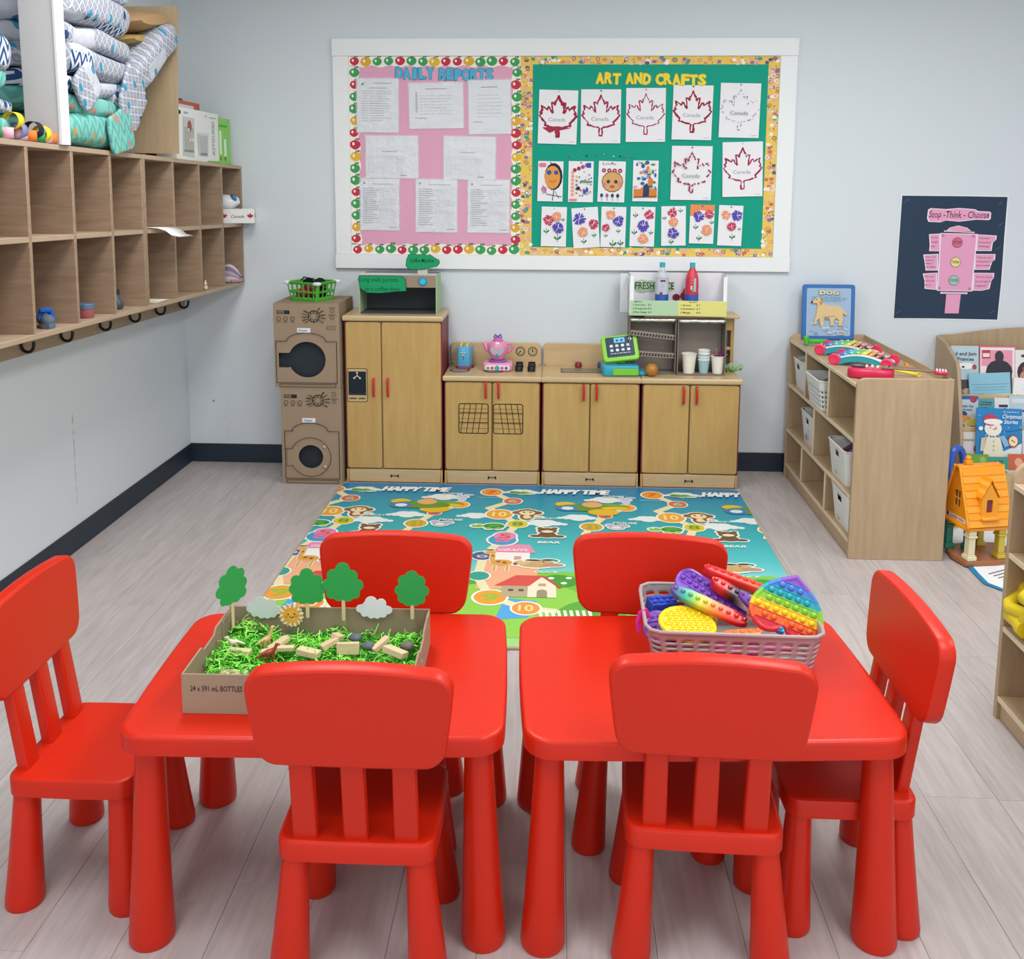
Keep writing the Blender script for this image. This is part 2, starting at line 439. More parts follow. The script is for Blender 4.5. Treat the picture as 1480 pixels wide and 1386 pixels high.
def make_chair():
    t = thing('child_chair', '', 'chair')
    q = M(); P = rrect(.31, .27, .03, 6, .003); rr = []
    for z, d in ((.256, .004), (.259, 0), (.2935, 0), (.2975, .0018), (.30, .007)): rr.append([(u, v, z) for u, v in (inset(P, d) if d else P)])
    q.loft(rr); q.build('seat', RED, t)
    for sx in (-1, 1):
        for sy in (-1, 1):
            q = M(); bx, by = sx*.141, sy*.116; tx, ty = sx*.122, sy*.104
            prof = [(.038, 0), (.0405, .005), (.0405, .016), (.0355, .09), (.0305, .18), (.0262, .27)]
            q.loft([[(bx+(tx-bx)*z/.27+r*math.cos(2*PI*i/22), by+(ty-by)*z/.27+r*math.sin(2*PI*i/22), z) for i in range(22)] for r, z in prof])
            q.build('leg', RED, t)
    for k in (-1, 0, 1):
        q = M(); rr = []
        for s in range(7):
            f = s/6; z = .292+.215*f; yy = -.110-.030*f
            w = .0245-.002*f; ww = .0135
            rr.append([(k*.0995+u, yy+v, z) for u, v in rrect(w*2, ww*2, .006, 3)])
        q.loft(rr); q.build('back_slat', RED, t)
    # backrest panel: arched top, narrower below, rounded corners
    P = []
    W0, Hh, r = .196, .192, .038
    base = rrect(.394, Hh, r, 7, .003)
    for u, v in base:
        f = (v+Hh/2)/Hh
        wsc = .895+.105*min(1, max(f, 0)/.92)
        P.append((u*wsc, v+.012*(1-(u/.196)**2)*(1 if f > .5 else 0)*min(1, (f-.5)*3)))
    q = M(); rr = []
    tilt = R_(5)
    fr = Matrix.Translation((0, -.1475, .5705)) @ Matrix.Rotation(PI/2+tilt, 4, 'X')
    def ctr(u): return .006
    for w, d in ((.0185, .006), (.0165, .002), (.012, 0), (-.012, 0), (-.0165, .002), (-.0185, .006)):
        rr.append([fr @ Vector((u, v, w+ctr(u)-.006)) for u, v in (inset(P, d) if d else P)])
    q.loft(rr); q.build('backrest', RED, t)
    return t
ch0 = make_chair(); note_kids(ch0)
CH = [(-.3755, 1.822, R_(0), 'red child\'s chair at the front of the left table, right before the cardboard box'),
      (.316, 1.889, R_(-2.2), 'red child\'s chair at the front of the right table, right before the grey basket'),
      (-.398, 2.192, R_(180), 'red plastic child\'s chair behind the cardboard grass box, facing the viewer'),
      (.243, 2.214, R_(176.5), 'red plastic child\'s chair behind the grey toy basket, facing the viewer'),
      (-1.032, 2.006, R_(-90), 'red plastic child\'s chair at the left end of the left table, turned sideways'),
      (.634, 2.024, R_(91), 'red plastic child\'s chair at the right end of the right table, turned sideways')]
for i, (x, y, rz, lab) in enumerate(CH):
    c = ch0 if i == 0 else copy_tree(ch0)
    c.location = (x, y, 0); c.rotation_euler = (0, 0, rz); tag(c, lab, 'chair', 'red chairs around the tables')

# ================================================================== CUBBIES ON THE LEFT WALL
TILT = -.0235
def zc(y, z0): return z0+(y-5.14)*TILT       # a height on the cubbies, given at the back wall
XF = -1.684
rotx = math.atan(TILT)
ZT, ZM, ZB = 1.642, 1.328, 1.003
def cubby(y1, label, Lk=1.16):
    """unit of four by two openings ending at y1"""
    ZT, ZM, ZB = 1.642-1.32, 1.328-1.32, 1.003-1.32
    t = thing('cubby_unit', label, 'cubby shelf', (XL, y1, zc(y1, 1.32)), 0, 'wooden cubby units on the left wall', rot=(rotx, 0, 0))
    w = XF-XL; th = .018
    def bd(name, x0, ya, z0, x1, yb, z1, mm): q = M(); q.box(x0, ya, z0, x1, yb, z1, bev=.0012); q.build(name, mm, t)
    bd('top_panel', 0, -Lk+.001, ZT-th, w, -.001, ZT, OAKY)
    bd('bottom_panel', 0, -Lk+.001, ZB, w, -.001, ZB+th, OAKY)
    bd('middle_shelf', .008, -Lk+th, ZM-th/2, w-.001, -th, ZM+th/2, OAKY)
    bd('back_panel', 0, -Lk+.004, ZB+th, .008, -.004, ZT-th, OAKY)
    for k in range(5):
        y = -Lk+(.001 if k == 0 else k*Lk/4-th/2)
        if k == 4: y = -th-.001
        bd('side_panel' if k in (0, 4) else 'divider', .008, y, ZB+th, w-.0005, y+th, ZT-th, OAK)
    return t
cubby(5.134, 'wall-hung wooden cubby unit touching the back wall, holding the white box and shark', 1.245)
cubby(3.888, 'wall-hung wooden cubby unit in the middle, holding blue shoes and a small jar')
cubby(2.727, 'wall-hung wooden cubby unit at the photo\'s left edge, mostly cut off')
t = thing('coat_hook_rail', 'long grey brown board with black coat hooks under the cubbies', 'hook rail', (XL+.0005, 0, 0))
q = M(); fr = frame((.016, 0, 0), (0, 1, 0), (0, 0, 1))
q.plate([(1.6, zc(1.6, .868)), (5.10, zc(5.10, .868)), (5.10, zc(5.10, .998)), (1.6, zc(1.6, .998))], (), .016, fr); q.build('rail_board', OAKY, t)
for i in range(9):
    y = [3.479, 3.772, 4.11, 4.411, 4.706, 5.013, 3.18, 2.88, 2.58][i]; z = zc(y, .912)
    q = M(); q.tube([(.018, y, z+.03), (.020, y, z+.008)]+[(.044-.024*math.cos(PI*k/8), y, z-.002-.026*math.sin(PI*k/8)) for k in range(9)]+[(.069, y, z+.012)], .0062, 8)
    q.box(.016, y-.011, z+.0, .021, y+.011, z+.042, bev=.002); q.build('hook', BLACK, t)

# --- things in the cubbies
def P3(u, v, X): return at(u, v, X=X)
def zfl(y, row): return zc(y, (ZM+.009) if row else (ZB+.018))+.001
# paper flyer hanging over the shelf edge
y0 = at(215, 331, X=XF).y
q = M('f4f3f0')
cur = [(-.12, 0), (-.03, 0), (.0, .001), (.02, -.002), (.04, -.014), (.055, -.034), (.075, -.043)]
rings = []
for k, (x, z) in enumerate(cur):
    rings.append([(XF+x, y0+.01+max(0, x)*1.6, zfl(y0, 1)+.003+z), (XF+x, y0+.19+max(0, x)*1.4, zfl(y0+.19, 1)+.003+z*1.0)])
q.loft(rings, None, (False, False), closed=False)
q.build('paper_flyer', PRINT, None, 'creased white paper sheet hanging over the middle cubby shelf edge', 'paper', solid=.0008, ang=60)
y0 = at(222, 437, X=XF).y
a = Art(frame((XF-.13, y0+.012, zfl(y0, 0)+.002), (.999, .03, 0), (0, 1, TILT)))
a.base([(0, 0), (.13, 0), (.125, .17), (.005, .175)], 'f2f1ee', .0008); a.poly([(.08, .01), (.12, .01), (.12, .07), (.08, .06)], 'e8c34a'); a.poly([(.06, .03), (.078, .03), (.078, .08), (.06, .08)], '7aa7d8')
a.line([(.02, .02), (.05, .15)], .004, '9b9b98'); a.build('coloured_card', None, None, 'white sheet with yellow and blue marks lying in a lower cubby', 'paper')
# toddler shoe
def shoe(x, y, z, lab, c1, c2, s=1, rz=0):
    t = thing('toddler_shoe', lab, 'shoe', (x, y, z), rz)
    q = M(c1); P = [(-.06, -.018), (-.03, -.024), (.02, -.026), (.05, -.02), (.066, 0), (.05, .02), (.02, .026), (-.03, .024), (-.06, .018)]
    P = [(u*s, v*s) for u, v in P]
    q.loft([[(u, v, 0) for u, v in P], [(u*1.04, v*1.08, .008) for u, v in P], [(u*1.0, v*1.0, .018) for u, v in P]]); q.build('sole', PLAS, t)
    q = M(c1); q.ell((.028*s, 0, .024), (.036*s, .025*s, .022), seg=14); q.tube([(-.055*s, -.018*s, .03), (-.058*s, 0, .036), (-.055*s, .018*s, .03)], .009, 8)
    q.tube([(-.05*s, -.02*s, .018), (-.01*s, -.024*s, .026), (.02*s, -.02*s, .03)], .007, 6); q.tube([(-.05*s, .02*s, .018), (-.01*s, .024*s, .026), (.02*s, .02*s, .03)], .007, 6)
    q.build('upper', FABRIC, t)
    q = M(c2); q.tube([(-.01, -.026*s, .024), (-.012, -.016*s, .048), (-.012, 0, .056), (-.012, .016*s, .048), (-.01, .026*s, .024)], .0085, 6); q.box(-.024, -.02, .048, .002, .02, .064, bev=.004); q.build('strap', FABRIC, t)
p = at(68, 478, X=-1.735); shoe(-1.74, p.y+.01, zfl(p.y, 0), 'grey toddler shoe with a bright blue strap in a lower cubby', '5f6c7c', '2c62b8', .95, R_(-55))
p = at(125, 462, X=-1.73)
q = M('a85a5a'); mm = Matrix.Translation((-1.74, p.y+.015, zfl(p.y, 0)))
q.lathe([(.028, 0), (.031, .004), (.032, .034)], 'a65c5e', 18, mm); q.lathe([(.034, .034), (.034, .049), (.031, .052)], '55708a', 18, mm)
q.build('small_jar', PLAS, None, 'small reddish jar with a blue lid in a lower cubby', 'jar')
p = at(173, 447, X=-1.74)
t = thing('toy_figure', 'dark blue grey toy bottle standing beside a lower cubby divider', 'toy', (-1.75, p.y+.0, zfl(p.y, 0)))
q = M('39475a'); q.lathe([(.02, 0), (.026, .01), (.024, .03), (.012, .045), (.01, .06)], '3d4a5c', 14); q.build('bottle_body', PLAS, t)
q = M('20262f'); q.lathe([(.012, .06), (.012, .078), (.008, .082)], '20262f', 12); q.build('bottle_cap', PLAS, t)
p = at(297, 418, X=-1.70)
q = M('d8c3a8'); q.ell((-1.70, p.y, zfl(p.y, 0)+.012), (.012, .012, .012)); q.ell((-1.70, p.y, zfl(p.y, 0)+.03), (.009, .009, .01)); q.tube([(-1.70, p.y, zfl(p.y, 0)+.034), (-1.70, p.y+.006, zfl(p.y, 0)+.047)], .004)
q.build('small_bell', PLAS, None, 'tiny cream coloured trinket in the second lower cubby from the back wall', 'toy')
# cap / knitted hat
p = at(336, 410, X=-1.72)
t = thing('knitted_hat', 'striped pink and grey child\'s hat in the lower cubby nearest the back wall', 'hat', (-1.74, 5.045, zfl(5.04, 0)), 0)
q = M(); cs = ['b9a3b4', 'cdbdca', '4a4652', 'd8c8d2', 'b493a8', 'd9cfd8', '8e7f90']
for k in range(9):
    a0 = PI*k/9; a1 = PI*(k+1)/9
    def rg(a): return [(-.065+.13*(i/8), .045*math.cos(a)*math.sin(PI*(i+.6)/9.2), .004+.095*math.sin(a)*math.sin(PI*(i+.6)/9.2)**.7) for i in range(9)]
    q.loft([rg(a0), rg(a1)], cs[k % 7], (False, False), closed=False)
q.build('crown', FABRIC, t, solid=.004); q = M('b48d9d'); q.tube([(-.05, -.03, .012), (.03, -.035, .01), (.066, 0, .014), (.03, .035, .01), (-.05, .03, .012)], .010, 8); q.build('brim', FABRIC, t)
# white shark toy in a white box
zz = zfl(5.0, 1)
t = thing('leaf_print_box', 'small open white box with red maple leaf, beside the wall in upper cubby', 'box', (-1.71, 5.06, zz), R_(14))
q = M('eeeeec')
q.box(-.11, -.055, 0, .11, .055, .003); q.box(-.11, -.055, .003, -.107, .055, .075); q.box(.107, -.055, .003, .11, .055, .075); q.box(-.107, -.055, .003, .107, -.052, .075); q.box(-.107, .052, .003, .107, .055, .075)
q.build('carton', PRINT, t)
LEAF = [(0, 1.0), (.13, .74), (.29, .82), (.21, .42), (.42, .64), (.47, .50), (.74, .57), (.65, .36), (.76, .29), (.42, .0), (.47, -.14), (.06, -.08), (.055, -.42)]
LEAF = [(0, 1.0), (.07, .86), (.13, .80), (.15, .70), (.24, .77), (.30, .76), (.26, .60), (.24, .44), (.32, .50), (.38, .60), (.45, .62), (.49, .54), (.60, .60), (.74, .66), (.70, .54), (.78, .44), (.72, .40), (.82, .34), (.70, .22), (.54, .10), (.58, .02), (.44, .0), (.28, -.05), (.12, -.06), (.05, -.10), (.075, -.22), (.06, -.34)]
LEAF = [(x, y-.30) for x, y in LEAF]; LEAFP = LEAF+[(-x, y) for x, y in LEAF[::-1]]
a = Art(frame((-.11, -.0555, 0), (1, 0, 0), (0, 0, 1)))
a.poly([(x*.028+.06, y*.03+.038) for x, y in LEAFP], 'b03a48'); a.poly([(x*.02+.2, y*.024+.038) for x, y in LEAFP], 'b03a48'); a.text('Canada', .135, .028, .016, '6b3037', shear=.2)
a.build('print', None, t)
a = Art(frame((.1105, -.055, 0), (0, 1, 0), (0, 0, 1))); a.text('Canada', .05, .03, .014, '5a2b33', shear=.2); a.poly([(x*.016+.093, y*.02+.038) for x, y in LEAFP], 'b03a48'); a.build('print', None, t)
t = thing('toy_shark', 'white and blue plastic toy shark in the top cubby nearest the back wall', 'toy', (-1.735, 5.03, zz+.001), 0)
q = M('eef1f5'); q.tube([(-.11, 0, .115), (-.07, 0, .11), (-.02, 0, .108), (.03, 0, .108), (.065, 0, .118)], [.012, .032, .042, .040, .018], 14); q.build('body', PLAS, t)
q = M('2f7fb0'); q.tube([(.03, -.012, .146), (.05, -.03, .135), (.064, -.03, .12)], [.006, .012, .006], 8); q.build('blue_marking', PLAS, t); q = M('2f7fb0'); q.tube([(-.08, 0, .14), (-.095, 0, .175), (-.10, 0, .195)], [.016, .012, .004], 8); q.build('fin', PLAS, t)
q = M('e9edf2'); q.box(-.12, -.03, 0, .02, .03, .07, bev=.01); q.tube([(-.1, 0, .12), (-.115, 0, .16), (-.1, 0, .2)], [.02, .022, .012], 10); q.build('stand', PLAS, t)

# --- things on top of the cubbies
def ztop(y): return zc(y, ZT)+.001
t = thing('partition_post', 'white square post rising from the cubby top to the ceiling', 'post', (0, 0, 0))
q = M(); q.box(-1.800, 3.235, ztop(3.26), -1.682, 3.285, CEIL-.001, bev=.002); q.build('post_core', mat('post_shaded_paint', 'd6d4d3', .6), t)  # greyer white puts the shade of the front face into the colour
q = M(); q.box(-1.6815, 3.23, ztop(3.26), -1.672, 3.29, CEIL-.001, bev=.001); q.build('lit_side_strip', WHITE, t)  # whiter strip paints the room light onto the post's side face
q = M(); q.plate([(-1.995, 1.688), (-1.66, 1.682), (-1.648, 2.10), (-1.638, 2.31), (-1.995, 2.31)], (), .018, frame((0, 4.205, 0), (1, 0, 0), (0, 0, 1)))
q.build('plywood_panel', PLY, None, 'upright tan plywood end panel behind the bedding pile, on the cubby top', 'panel')

def bag_mat(name, ground, line, dark, teal, k=1.0, zig=False):
    m_ = bpy.data.materials.new(name); m_.use_nodes = True; nt = m_.node_tree; N = nt.nodes; b = N['Principled BSDF']
    def mth(op, a=None, b_=None, c=None):
        n = N.new('ShaderNodeMath'); n.operation = op
        for i, x in enumerate((a, b_, c)):
            if x is None: continue
            if isinstance(x, (int, float)): n.inputs[i].default_value = x
            else: nt.links.new(x, n.inputs[i])
        return n.outputs[0]
    t_ = N.new('ShaderNodeUVMap'); t_.uv_map = 'UV'
    sp = N.new('ShaderNodeSeparateXYZ'); nt.links.new(t_.outputs[0], sp.inputs[0]); u, v = sp.outputs[0], sp.outputs[1]
    oi = N.new('ShaderNodeObjectInfo'); rnd = oi.outputs['Random']
    u = mth('ADD', u, rnd); v = mth('MULTIPLY_ADD', rnd, 3.7, v)
    pu = mth('PINGPONG', mth('MULTIPLY', u, 26*k), .5); pv = mth('PINGPONG', mth('MULTIPLY', v, 21*k), .5)
    dd = mth('ADD', pu, pv)
    ln = mth('LESS_THAN', mth('ABSOLUTE', mth('SUBTRACT', dd, .5)), .10)
    inner = mth('GREATER_THAN', mth('ABSOLUTE', mth('SUBTRACT', dd, .5)), .34)
    chev = mth('GREATER_THAN', mth('FRACT', mth('ADD', mth('MULTIPLY', v, 22*k), mth('PINGPONG', mth('MULTIPLY', u, 45*k), 1))), .5)
    cell = N.new('ShaderNodeTexWhiteNoise'); cell.noise_dimensions = '2D'; cb = N.new('ShaderNodeCombineXYZ')
    nt.links.new(mth('FLOOR', mth('MULTIPLY', u, 6.5)), cb.inputs[0]); nt.links.new(mth('FLOOR', mth('MULTIPLY', v, 7)), cb.inputs[1]); nt.links.new(cb.outputs[0], cell.inputs['Vector'])
    isch = mth('GREATER_THAN', cell.outputs['Value'], 1.0 if zig else .80); iswhite = mth('LESS_THAN', cell.outputs['Value'], .07)
    vo = N.new('ShaderNodeTexVoronoi'); vo.voronoi_dimensions = '2D'; vo.inputs['Scale'].default_value = 9; cb2 = N.new('ShaderNodeCombineXYZ'); nt.links.new(mth('MULTIPLY', u, 1.5), cb2.inputs[0]); nt.links.new(v, cb2.inputs[1]); nt.links.new(cb2.outputs[0], vo.inputs['Vector'])
    blob = mth('LESS_THAN', vo.outputs['Distance'], .15)
    def mx(f, a, b_):
        n = N.new('ShaderNodeMix'); n.data_type = 'RGBA'; nt.links.new(f, n.inputs['Factor'])
        for s_, x in (('A', a), ('B', b_)):
            if isinstance(x, str): n.inputs[s_].default_value = (*lin(x), 1)
            else: nt.links.new(x, n.inputs[s_])
        return n.outputs['Result']
    col = mx(ln, mx(inner, line, dark if zig else 'a9adb5'), ground)
    if zig: col = mx(chev, ground, line)
    col = mx(iswhite, col, ground)
    col = mx(blob, col, mx(mth('GREATER_THAN', cell.outputs['Value'], .5), teal, dark))
    col = mx(isch, col, mx(chev, 'dfe2ea', '27507f'))
    nt.links.new(col, b.inputs['Base Color']); b.inputs['Roughness'].default_value = .8; b.inputs['Specular IOR Level'].default_value = .2
    n = N.new('ShaderNodeTexNoise'); n.inputs['Scale'].default_value = 5; n.inputs['Detail'].default_value = 3; n.inputs['Distortion'].default_value = 1.2
    tc = N.new('ShaderNodeTexCoord'); nt.links.new(tc.outputs['Object'], n.inputs[0])
    bb = N.new('ShaderNodeBump'); bb.inputs['Strength'].default_value = .6; bb.inputs['Distance'].default_value = .03; nt.links.new(n.outputs[0], bb.inputs['Height']); nt.links.new(bb.outputs[0], b.inputs['Normal'])
    return m_
BAGG = bag_mat('grey nautical bedding', 'c4c7d1', '969ba8', '2b4a72', '3f8fb4')
BAGT = bag_mat('teal tropical bedding', '7cc0b6', '62aaa2', 'b39a5c', 'c08a80', .8, True)
def bag(label, c, size, mt, rot=(0, 0, 0), seed=0, droop=0):
    """folded, stuffed bedding: soft box with sagging, wrinkled faces"""
    rnd = random.Random(seed); ph = [rnd.uniform(0, 6.28) for _ in range(8)]
    bm = bmesh.new(); uvl = bm.loops.layers.uv.new('UV'); nu, nv = 28, 14; g = []
    for j in range(nv+1):
        v = -PI/2+PI*j/nv; row = []
        for i in range(nu):
            u = 2*PI*i/nu
            def sp(x, e): return math.copysign(abs(x)**e, x)
            cv = max(abs(math.cos(v)), .0)**.28
            x = size[0]/2*cv*sp(math.cos(u), .30); y = size[1]/2*cv*sp(math.sin(u), .30); z = size[2]/2*sp(math.sin(v), .6)
            w = .013*(math.sin(y*24+ph[0]+x*9)+math.sin(x*31+ph[1]+y*12)+math.sin(z*70+ph[2]+y*19)*.8+math.sin(y*55+ph[5]+z*30)*.5)
            k = 1+w/max(size[2], .05)*.5
            z2 = z*k+.008*math.sin(y*16+ph[3])+.006*math.sin(x*30+ph[4]); x2 = x*(1+w*1.2)
            z2 -= droop*max(0, x/size[0]+.1)**2*size[0]*2
            row.append(bm.verts.new((x2, y*(1+w*.6), z2)))
        g.append(row)
    for j in range(nv):
        for i in range(nu):
            f = bm.faces.new((g[j][i], g[j][(i+1) % nu], g[j+1][(i+1) % nu], g[j+1][i]))
            for l in f.loops: l[uvl].uv = (l.vert.co.y+.35*l.vert.co.x, l.vert.co.z+.4*l.vert.co.x)
    bmesh.ops.remove_doubles(bm, verts=bm.verts, dist=1e-5); bmesh.ops.recalc_face_normals(bm, faces=bm.faces)
    me = bpy.data.meshes.new('bedding_bag'); bm.to_mesh(me); bm.free(); me.polygons.foreach_set('use_smooth', [True]*len(me.polygons)); me.materials.append(mt)
    o = bpy.data.objects.new('bedding_bag', me); COL.objects.link(o); o.location = c; o.rotation_euler = rot
    return tag(o, label, 'bedding', 'folded bedding piled on the cubby top')
z0 = ztop(3.0)
def stack(y, items, x=-1.86):
    z = ztop(y)
    for lab, h, mt, w, dx, sd in items:
        bag(lab, (x+dx, y, z+h/2), (.30, w, h*1.02), mt, (0, 0, R_(dx*60)), sd); z += h
stack(2.78, [('teal bedding pack, lowest in the pile left of the white post', .075, BAGT, .53, 0, 1),
             ('navy chevron bedding pack, second from bottom left of the post', .055, BAGG, .53, .01, 2),
             ('teal folded bedding, third from bottom left of the post', .085, BAGT, .53, -.01, 3),
             ('grey diamond bedding pack in the middle of the left pile', .12, BAGG, .53, .01, 4),
             ('grey bedding pack with navy chevrons, above the middle of the left pile', .11, BAGG, .53, -.01, 5),
             ('pale bedding pack second from the top of the left pile', .10, BAGG, .53, .01, 6),
             ('pale bedding pack at the top of the left pile', .12, BAGG, .53, 0, 7)])
Y2 = 3.585
zr = ztop(Y2)
bag('teal bedding lowest in the right pile, at the cubby\'s front edge', (-1.865, Y2, zr+.065), (.36, .58, .125), BAGT, (0, 0, 0), 11)
bag('crumpled teal bedding in the lower middle of the right pile', (-1.87, Y2+.03, zr+.165), (.36, .62, .08), BAGT, (R_(-2), R_(2), 0), 12)
bag('thin grey bedding resting on the crumpled teal one', (-1.87, Y2, zr+.235), (.36, .56, .065), BAGG, (R_(2), R_(3), R_(2)), 13)
bag('grey diamond bedding in the middle of the right pile, right of the post', (-1.86, Y2-.02, zr+.315), (.38, .54, .10), BAGG, (R_(-2), R_(4), 0), 19)
bag('long grey bedding roll slumping forward past the plywood panel', (-1.72, 3.95, zr+.345), (.13, .60, .12), BAGG, (R_(38), R_(10), R_(-2)), 14)
bag('second grey bedding roll folded beneath the long slumping one', (-1.80, 3.90, zr+.265), (.14, .44, .09), BAGG, (R_(26), R_(6), R_(-4)), 20)
bag('grey nautical bedding in the upper middle of the right pile', (-1.86, Y2-.01, zr+.40), (.37, .56, .09), BAGG, (0, 0, 0), 15)
bag('grey bedding with navy chevron edge near the top of the right pile', (-1.84, Y2-.02, zr+.50), (.38, .58, .125), BAGG, (0, 0, R_(2)), 16)
bag('grey bedding pack at the top of the right pile', (-1.85, Y2-.01, zr+.605), (.37, .58, .10), BAGG, (R_(1), 0, 0), 17)
bag('grey diamond bedding corner hanging point down over the teal bedding, beside the post', (-1.676, 3.44, zr+.215), (.018, .155, .155), BAGG, (R_(45), R_(3), 0), 21)
bag('grey bedding corner with chevrons hanging point down at the pile\'s lower right', (-1.672, 3.80, zr+.20), (.020, .20, .20), BAGG, (R_(52), R_(4), 0), 22)
bag('teal bedding corner hanging down over the cubby\'s front edge', (-1.672, 3.68, zr+.075), (.018, .20, .16), BAGT, (R_(12), R_(-2), 0), 23)
def cushion(c, sz, col, rot, lab):
    q = M(col)
    rr = []
    for j in range(9):
        s_ = j/8; w = math.sin(PI*(.06+.88*s_))**.5
        rr.append([(sz[0]*(s_-.5), sz[1]/2*math.cos(a_)*(.75+.25*w), sz[2]/2*math.sin(a_)*w) for a_ in [2*PI*i/16 for i in range(16)]])
    q.loft(rr); o = q.build('floor_cushion', FABRIC, None, lab, 'cushion', 'tan cushions stuck in the bedding pile', loc=c, rot=rot); return o
cushion((-1.83, 4.03, ztop(4.03)+.54), (.34, .34, .10), 'b09068', (R_(10), R_(-6), 0), 'tan folded cushion sticking out at the upper right of the bedding')
cushion((-1.85, 4.00, ztop(4.03)+.46), (.30, .34, .06), 'b59a63', (R_(8), R_(-8), R_(6)), 'mustard cushion below the tan one beside the bedding')
# paper chain
t = thing('paper_chain', 'paper chain of pink, orange, green, yellow and black loops on the cubby edge', 'paper chain', (0, 0, 0))
ch = [(2, 190, 'c', '2f8f5c'), (22, 190, 'p', 'efb6c2'), (40, 192, 'p', 'f0bcc6'), (57, 196, 'g', 'ef7f35'), (68, 199, 'p', '2f9a62'), (76, 200, 'p', 'f0bcc6'), (84, 201, 'g', 'ef7f35')]
def loop(y, z, r, w, c, ax):
    q = M(c); n = 18; x = XF-.022
    A = [(r*math.cos(2*PI*i/n), r*math.sin(2*PI*i/n)) for i in range(n)]
    if ax == 'y': rings = [[(x+u, y-w/2, z+v) for u, v in A], [(x+u, y+w/2, z+v) for u, v in A]]
    else: rings = [[(x+u, y+v, z-w/2) for u, v in A], [(x+u, y+v, z+w/2) for u, v in A]]
    q.loft(rings, None, (False, False)); q.build('paper_loop', PRINT, t, solid=.0008, ang=60)
for i, (yy, c, ax, dz) in enumerate([(2.89, '2f8f5c', 'z', 0), (2.955, 'efb6c2', 'z', 0), (3.02, '7a86b8', 'y', 0), (3.0, 'f2d32e', 'y', .030), (3.035, 'f0bcc6', 'z', 0), (3.09, 'ef7f35', 'z', 0), (3.115, '22262e', 'y', .010), (3.14, '2f9a62', 'z', 0), (3.165, 'f2d32e', 'y', 0), (3.185, 'f0bcc6', 'z', 0), (3.215, 'ef7f35', 'z', 0)]):
    loop(yy, ztop(yy)+(.030 if ax == 'y' else .019)+dz, .027 if ax == 'y' else .022, .034, c, ax)
# glass box, green box, binder
y0, y1 = 4.385, 4.875
def carton(name, lab, x0, x1, ya, yb, h, c, cat='box'):
    z = ztop(yb)+.002; q = M(c); q.box(x0, ya, z, x1, yb, z+h, bev=.002)
    return q.build(name, PRINT, None, lab, cat), z
ob, z = carton('glassware_carton', 'white cardboard glassware box with two printed tumblers, on the cubby top', -1.80, -1.705, 4.31, 4.86, .245, 'e6e6e2')
a = Art(frame((-1.7045, 4.31, z), (0, 1, 0), (0, 0, 1)) @ Matrix.Diagonal((1.41, 1, 1, 1)))
a.circ(.035, .222, .010, '222222'); a.text('LIBBEY', .09, .218, .010, '8b8b88'); a.text('12', .27, .217, .013, '777774'); a.rect(.30, .218, .37, .222, 'a0a09c')
a.poly([(.05, .03), (.15, .02), (.16, .205), (.06, .205)], 'c3c6c4'); a.poly([(.062, .045), (.142, .04), (.15, .16), (.068, .16)], 'aab0a8'); a.poly(circ(.115, .165, .018, .026), '9c5a52'); a.rect(.06, .045, .145, .055, '868b85')
for i in range(9): a.circ(.08+random.random()*.06, .06+random.random()*.09, .009, random.choice(['d5d9d6', '8f9a90', 'b8beb8', 'cfa9a0']), n=7)
a.poly([(.19, .035), (.275, .03), (.285, .14), (.18, .14)], 'cfd2d2'); a.poly([(.2, .045), (.268, .042), (.275, .128), (.192, .128)], 'b5babb'); a.rect(.2, .034, .268, .046, '868c8e')
a.text('ASTOUND', .345, .12, .024, '9b9b98', rot=PI/2); a.rect(.27, 0, .39, .009, '7cb94a')
a.build('box_print', None, ob)
ob, z = carton('green_carton', 'bright green and white cardboard box behind the glassware box', -1.815, -1.712, 4.87, 5.06, .235, '8fd06a')
a = Art(frame((-1.7115, 4.87, z), (0, 1, 0), (0, 0, 1))); a.rect(.02, .05, .05, .17, 'e6f2dd'); a.rect(.085, .04, .12, .13, 'e6f2dd'); a.circ(.035, .03, .012, '4d8f35'); a.circ(.1, .03, .012, '4d8f35'); a.rect(.02, .19, .14, .2, '5fae3e'); a.build('box_print', None, ob)
q = M('c96a50'); z = ztop(4.9)+.002; q.box(-1.93, 4.52, z, -1.84, 4.98, z+.305, bev=.003, c='cf6b4e'); q.box(-1.925, 4.51, z+.296, -1.845, 4.89, z+.3, c='cf6b4e')
q.box(-1.838, 4.53, z, -1.834, 4.88, z+.285, c='dfe3ea'); q.build('orange_binder', PRINT, None, 'orange folder with pale sheets standing behind the glassware box', 'binder')
q = M('e4e6ee'); q.box(-1.99, 4.55, z, -1.945, 4.92, z+.33, bev=.002); q.build('document_box', PRINT, None, 'pale grey document box standing behind the orange folder', 'box')
for yy in (4.62, 4.84):
    q = M('2e3350'); q.box(-1.90, yy-.02, z+.301, -1.88, yy+.02, z+.322, bev=.004); q.build('binder_clip', PLAS, None, 'dark blue clip on the orange folder, '+('nearer the plywood' if yy < 4.7 else 'nearer the back wall'), 'clip', 'dark clips on the orange folder')

